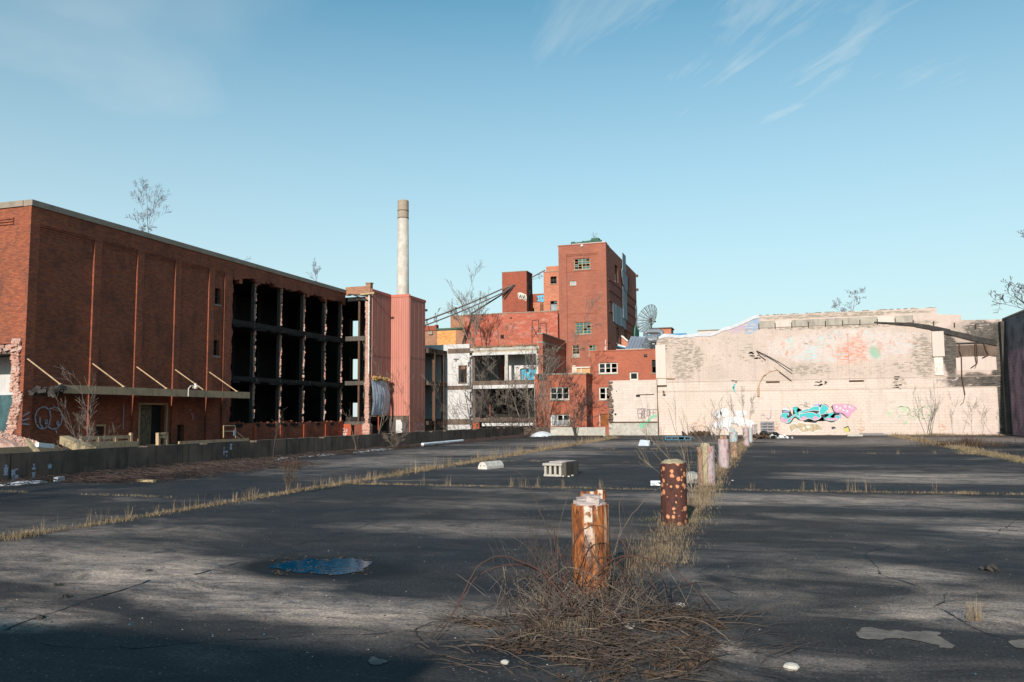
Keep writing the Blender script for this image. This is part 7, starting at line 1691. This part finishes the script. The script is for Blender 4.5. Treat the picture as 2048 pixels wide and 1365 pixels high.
cane([(1062, 985, 7.2), (1045, 950, 7.25), (1020, 940, 7.3)], .003, 'bark_dark')
cane([Z0(1120, 1225), (1115, 1130, 7.1), (1118, 1060, 7.2), (1130, 1010, 7.2), (1140, 985, 7.3)], .003, 'cane_pale')
cane([Z0(1130, 1240), (1090, 1160, 6.4), (1060, 1100, 6.5), (1010, 1065, 6.5)], .004, 'bark_dark')
cane([Z0(1225, 1200), (1230, 1110, 7.3), (1250, 1050, 7.4), (1300, 990, 7.5), (1340, 965, 7.6)], .004, 'cane_pale')
cane([Z0(1215, 1205), (1225, 1120, 7.2), (1240, 1060, 7.2), (1238, 1010, 7.3), (1250, 990, 7.3)], .004, 'cane_pale')
cane([Z0(1290, 1215), (1160, 1138, 6.5), (1110, 1150, 6.5), (1060, 1200, 6.3)], .005, 'cane_pale')
cane([Z0(840, 1280), (830, 1265, 5.8), (850, 1250, 5.9), Z0(890, 1242)], .006, 'bark_dark')
cane([Z0(835, 1290), Z0(870, 1308), Z0(940, 1322), Z0(1000, 1330)], .006, 'bark_dark')
cane([Z0(1340, 1180), (1395, 1165, 7.0), (1440, 1175, 6.9), Z0(1475, 1190)], .006, 'bark_dark')
cane([Z0(1300, 1240), (1380, 1235, 6.2), (1440, 1265, 6.0), Z0(1465, 1290)], .005, 'cane_pale')
# random finer stems
for k in range(58):
    a = rr.random() * 6.28; L_ = rr.uniform(.15, .75); b_ = Vector((-1.6 + rr.gauss(0, .28), 6.9 + rr.gauss(0, .35), 0)); up = rr.uniform(.2, .62); pts = []
    if abs(b_.x + 1.6) < .2 and abs(b_.y - 7.45) < .2: continue
    for t in np.linspace(0, 1, 8): pts.append(b_ + Vector((math.cos(a) * L_ * t, math.sin(a) * L_ * t * .8, max(.006, up * math.sin(math.pi * min(1, t * 1.05)) * (.6 if L_ > .6 else 1) if k % 3 else up * t))) + Vector((rr.gauss(0, .008), rr.gauss(0, .008), 0)))
    MB().path(pts, [.0042 * (1 - .07 * i) for i in range(8)], 4, cap=False).build('stem', M[rr.choice(('cane', 'cane_pale', 'bark_dark'))], br, fix=False)
m_ = MB()
for k in range(520):
    a = rr.random() * 6.28; b_ = Vector((-1.6 + rr.gauss(0, .3), 6.95 + rr.gauss(0, .35), 0)); d = Vector((math.cos(a), math.sin(a) * .8, rr.uniform(.1, 1.3))).normalized(); l = rr.uniform(.08, .42)
    m_.path([b_, b_ + d * l * .5 + Vector((rr.gauss(0, .02), 0, rr.gauss(0, .01))), b_ + d * l - Vector((0, 0, .05 * l))], [.002, .0016, .0009], 3, cap=False)
tag(m_.build('fine_twigs', M['bark'], br, fix=False), kind='stuff')
m_ = MB()
for k in range(80):
    b_ = Vector((-1.58 + rr.choice((-1, 1)) * rr.uniform(.2, .6), 7.2 + rr.gauss(0, .28), 0)); d = Vector((rr.gauss(0, .22), rr.gauss(0, .15), 1)).normalized(); l = rr.uniform(.3, .85); p = b_.copy(); pts = [p.copy()]
    for q_ in range(6): d = (d + Vector((rr.gauss(0, .12), rr.gauss(0, .1), 0))).normalized(); p = p + d * l / 6; pts.append(p.copy())
    m_.path(pts, [.0032 * (1 - .12 * i) for i in range(7)], 4, cap=False)
    for q_ in range(3):
        i = rr.randint(2, 5); m_.path([pts[i], pts[i] + Vector((rr.gauss(0, .06), rr.gauss(0, .04), rr.uniform(.04, .12)))], [.0018, .0008], 3, cap=False)
tag(m_.build('upright_twigs', M['bark_dark'], br, fix=False), kind='stuff')
m_ = MB()
for k in range(260):
    a = rr.random() * 6.28; q_ = rr.uniform(.75, 1.45); b_ = Vector((-1.25 + .9 * q_ * math.cos(a), 6.15 + .95 * q_ * math.sin(a), .006)); a2 = a + rr.gauss(0, .9); l = rr.uniform(.08, .4)
    if b_.y > 7.1 and abs(b_.x + 1.6) < .25: continue
    e_ = b_ + Vector((l * math.cos(a2), l * math.sin(a2), rr.uniform(0, .1))); m_.path([b_, (b_ + e_) / 2 + Vector((0, 0, .02)), e_], [.0032, .0026, .001], 3, cap=False)
tag(m_.build('stray_twigs', M['bark_dark'], br, fix=False), kind='stuff')
m_ = MB(); m2 = MB()
fx = lambda r_: -1.42 + r_.gauss(0, .42); fy = lambda r_: 6.25 + r_.gauss(0, .42)
def inside(x, y): return ((x + 1.22) / .84) ** 2 + ((y - 6.1) / .95) ** 2 < 1 + 1.5 * noise.noise((x * 2.2, y * 2.2, 0)) + .6 * noise.noise((x * 6, y * 6, 3)) and noise.noise((x * 3, y * 3, 9)) > -.28
for k in range(2700):
    x, y = -1.35 + rr.uniform(-1.3, 1.3), 6.1 + rr.uniform(-1.4, 1.2)
    if not inside(x, y): continue
    a = rr.random() * 6.28; l = rr.uniform(.06, .38); hz = .05 * max(0, 1 - math.hypot(x + 1.45, (y - 6.7) * 1.2)); z = rr.uniform(.004, .03 + hz)
    p = Vector((x, y, z)); q = p + Vector((l * math.cos(a), l * math.sin(a), rr.uniform(-.02, .05)));  q.z = max(q.z, .004)
    (m_ if k % 5 else m2).path([p, (p + q) / 2 + Vector((0, 0, .012)), q], [.0032, .0028, .0014], 3, cap=False)
tag(m_.build('twig_litter', M['bark_dark'], br, fix=False), kind='stuff'); tag(m2.build('dry_twig_litter', M['cane_pale'], br, fix=False), kind='stuff')
m_ = MB()
for k in range(9000):
    x, y = -1.35 + rr.uniform(-1.25, 1.25), 6.15 + rr.uniform(-1.3, 1.2)
    if not inside(x, y): continue
    s_ = rr.uniform(.006, .02); hz = .07 * max(0, 1 - math.hypot(x + 1.45, (y - 6.8) * 1.2)); m_.cbox((x, y, rr.uniform(.004, .02 + hz)), (s_ * 2, s_ * 1.3, .002), (rr.uniform(-.6, .6), rr.uniform(-.6, .6), rr.random() * 3))
tag(m_.build('leaf_litter', M['leaf_brown'], br, fix=False), kind='stuff')
m_ = MB()
for k in range(30): blades(m_, -1.5 + rr.gauss(0, .16), 6.15 + rr.gauss(0, .2), 14, .04, .09, rr, .9, .0016)
for k in range(22): blades(m_, -1.6 + rr.gauss(0, .25), 6.95 + rr.gauss(0, .15), 14, .04, .12, rr, .9, .0016)
tag(m_.build('grass', M['straw'], br, fix=False), kind='stuff')

# ------------------------------------------------------------------ behind the camera: block added to cast the near shadow, and shadow-throwing trees
bk = thing('shadow_block', 'unseen low brick block added behind the viewer to shade the near left corner', 'building', (-14, -14, 0))
MB().box(-34, -1.75, -16, -9.0, 0, 5.55).build('wall', M['brick_annex'], bk)
MB().box(-34.1, -1.7, -16.1, -8.9, 5.551, 5.72).build('coping', M['coping'], bk)
for k, (x, y, hh, sd) in enumerate(((-16, -19, 12.5, 51), (15, -16, 12, 52))):
    tree('tall_bare_tree', ('bare tree behind the viewer shading the left slab', 'bare tree behind the viewer shading the far right slab')[k], 'tree', Vector((x, y, 0)),
         [((.05, 0, 1), hh, .22), ((.35, .1, 1), hh * .75, .12), ((-.35, -.1, 1), hh * .75, .12)], 4, sd, 'bark', 'trees behind the viewer', kids=6, spread=.5, minr=.014, wander=.08)
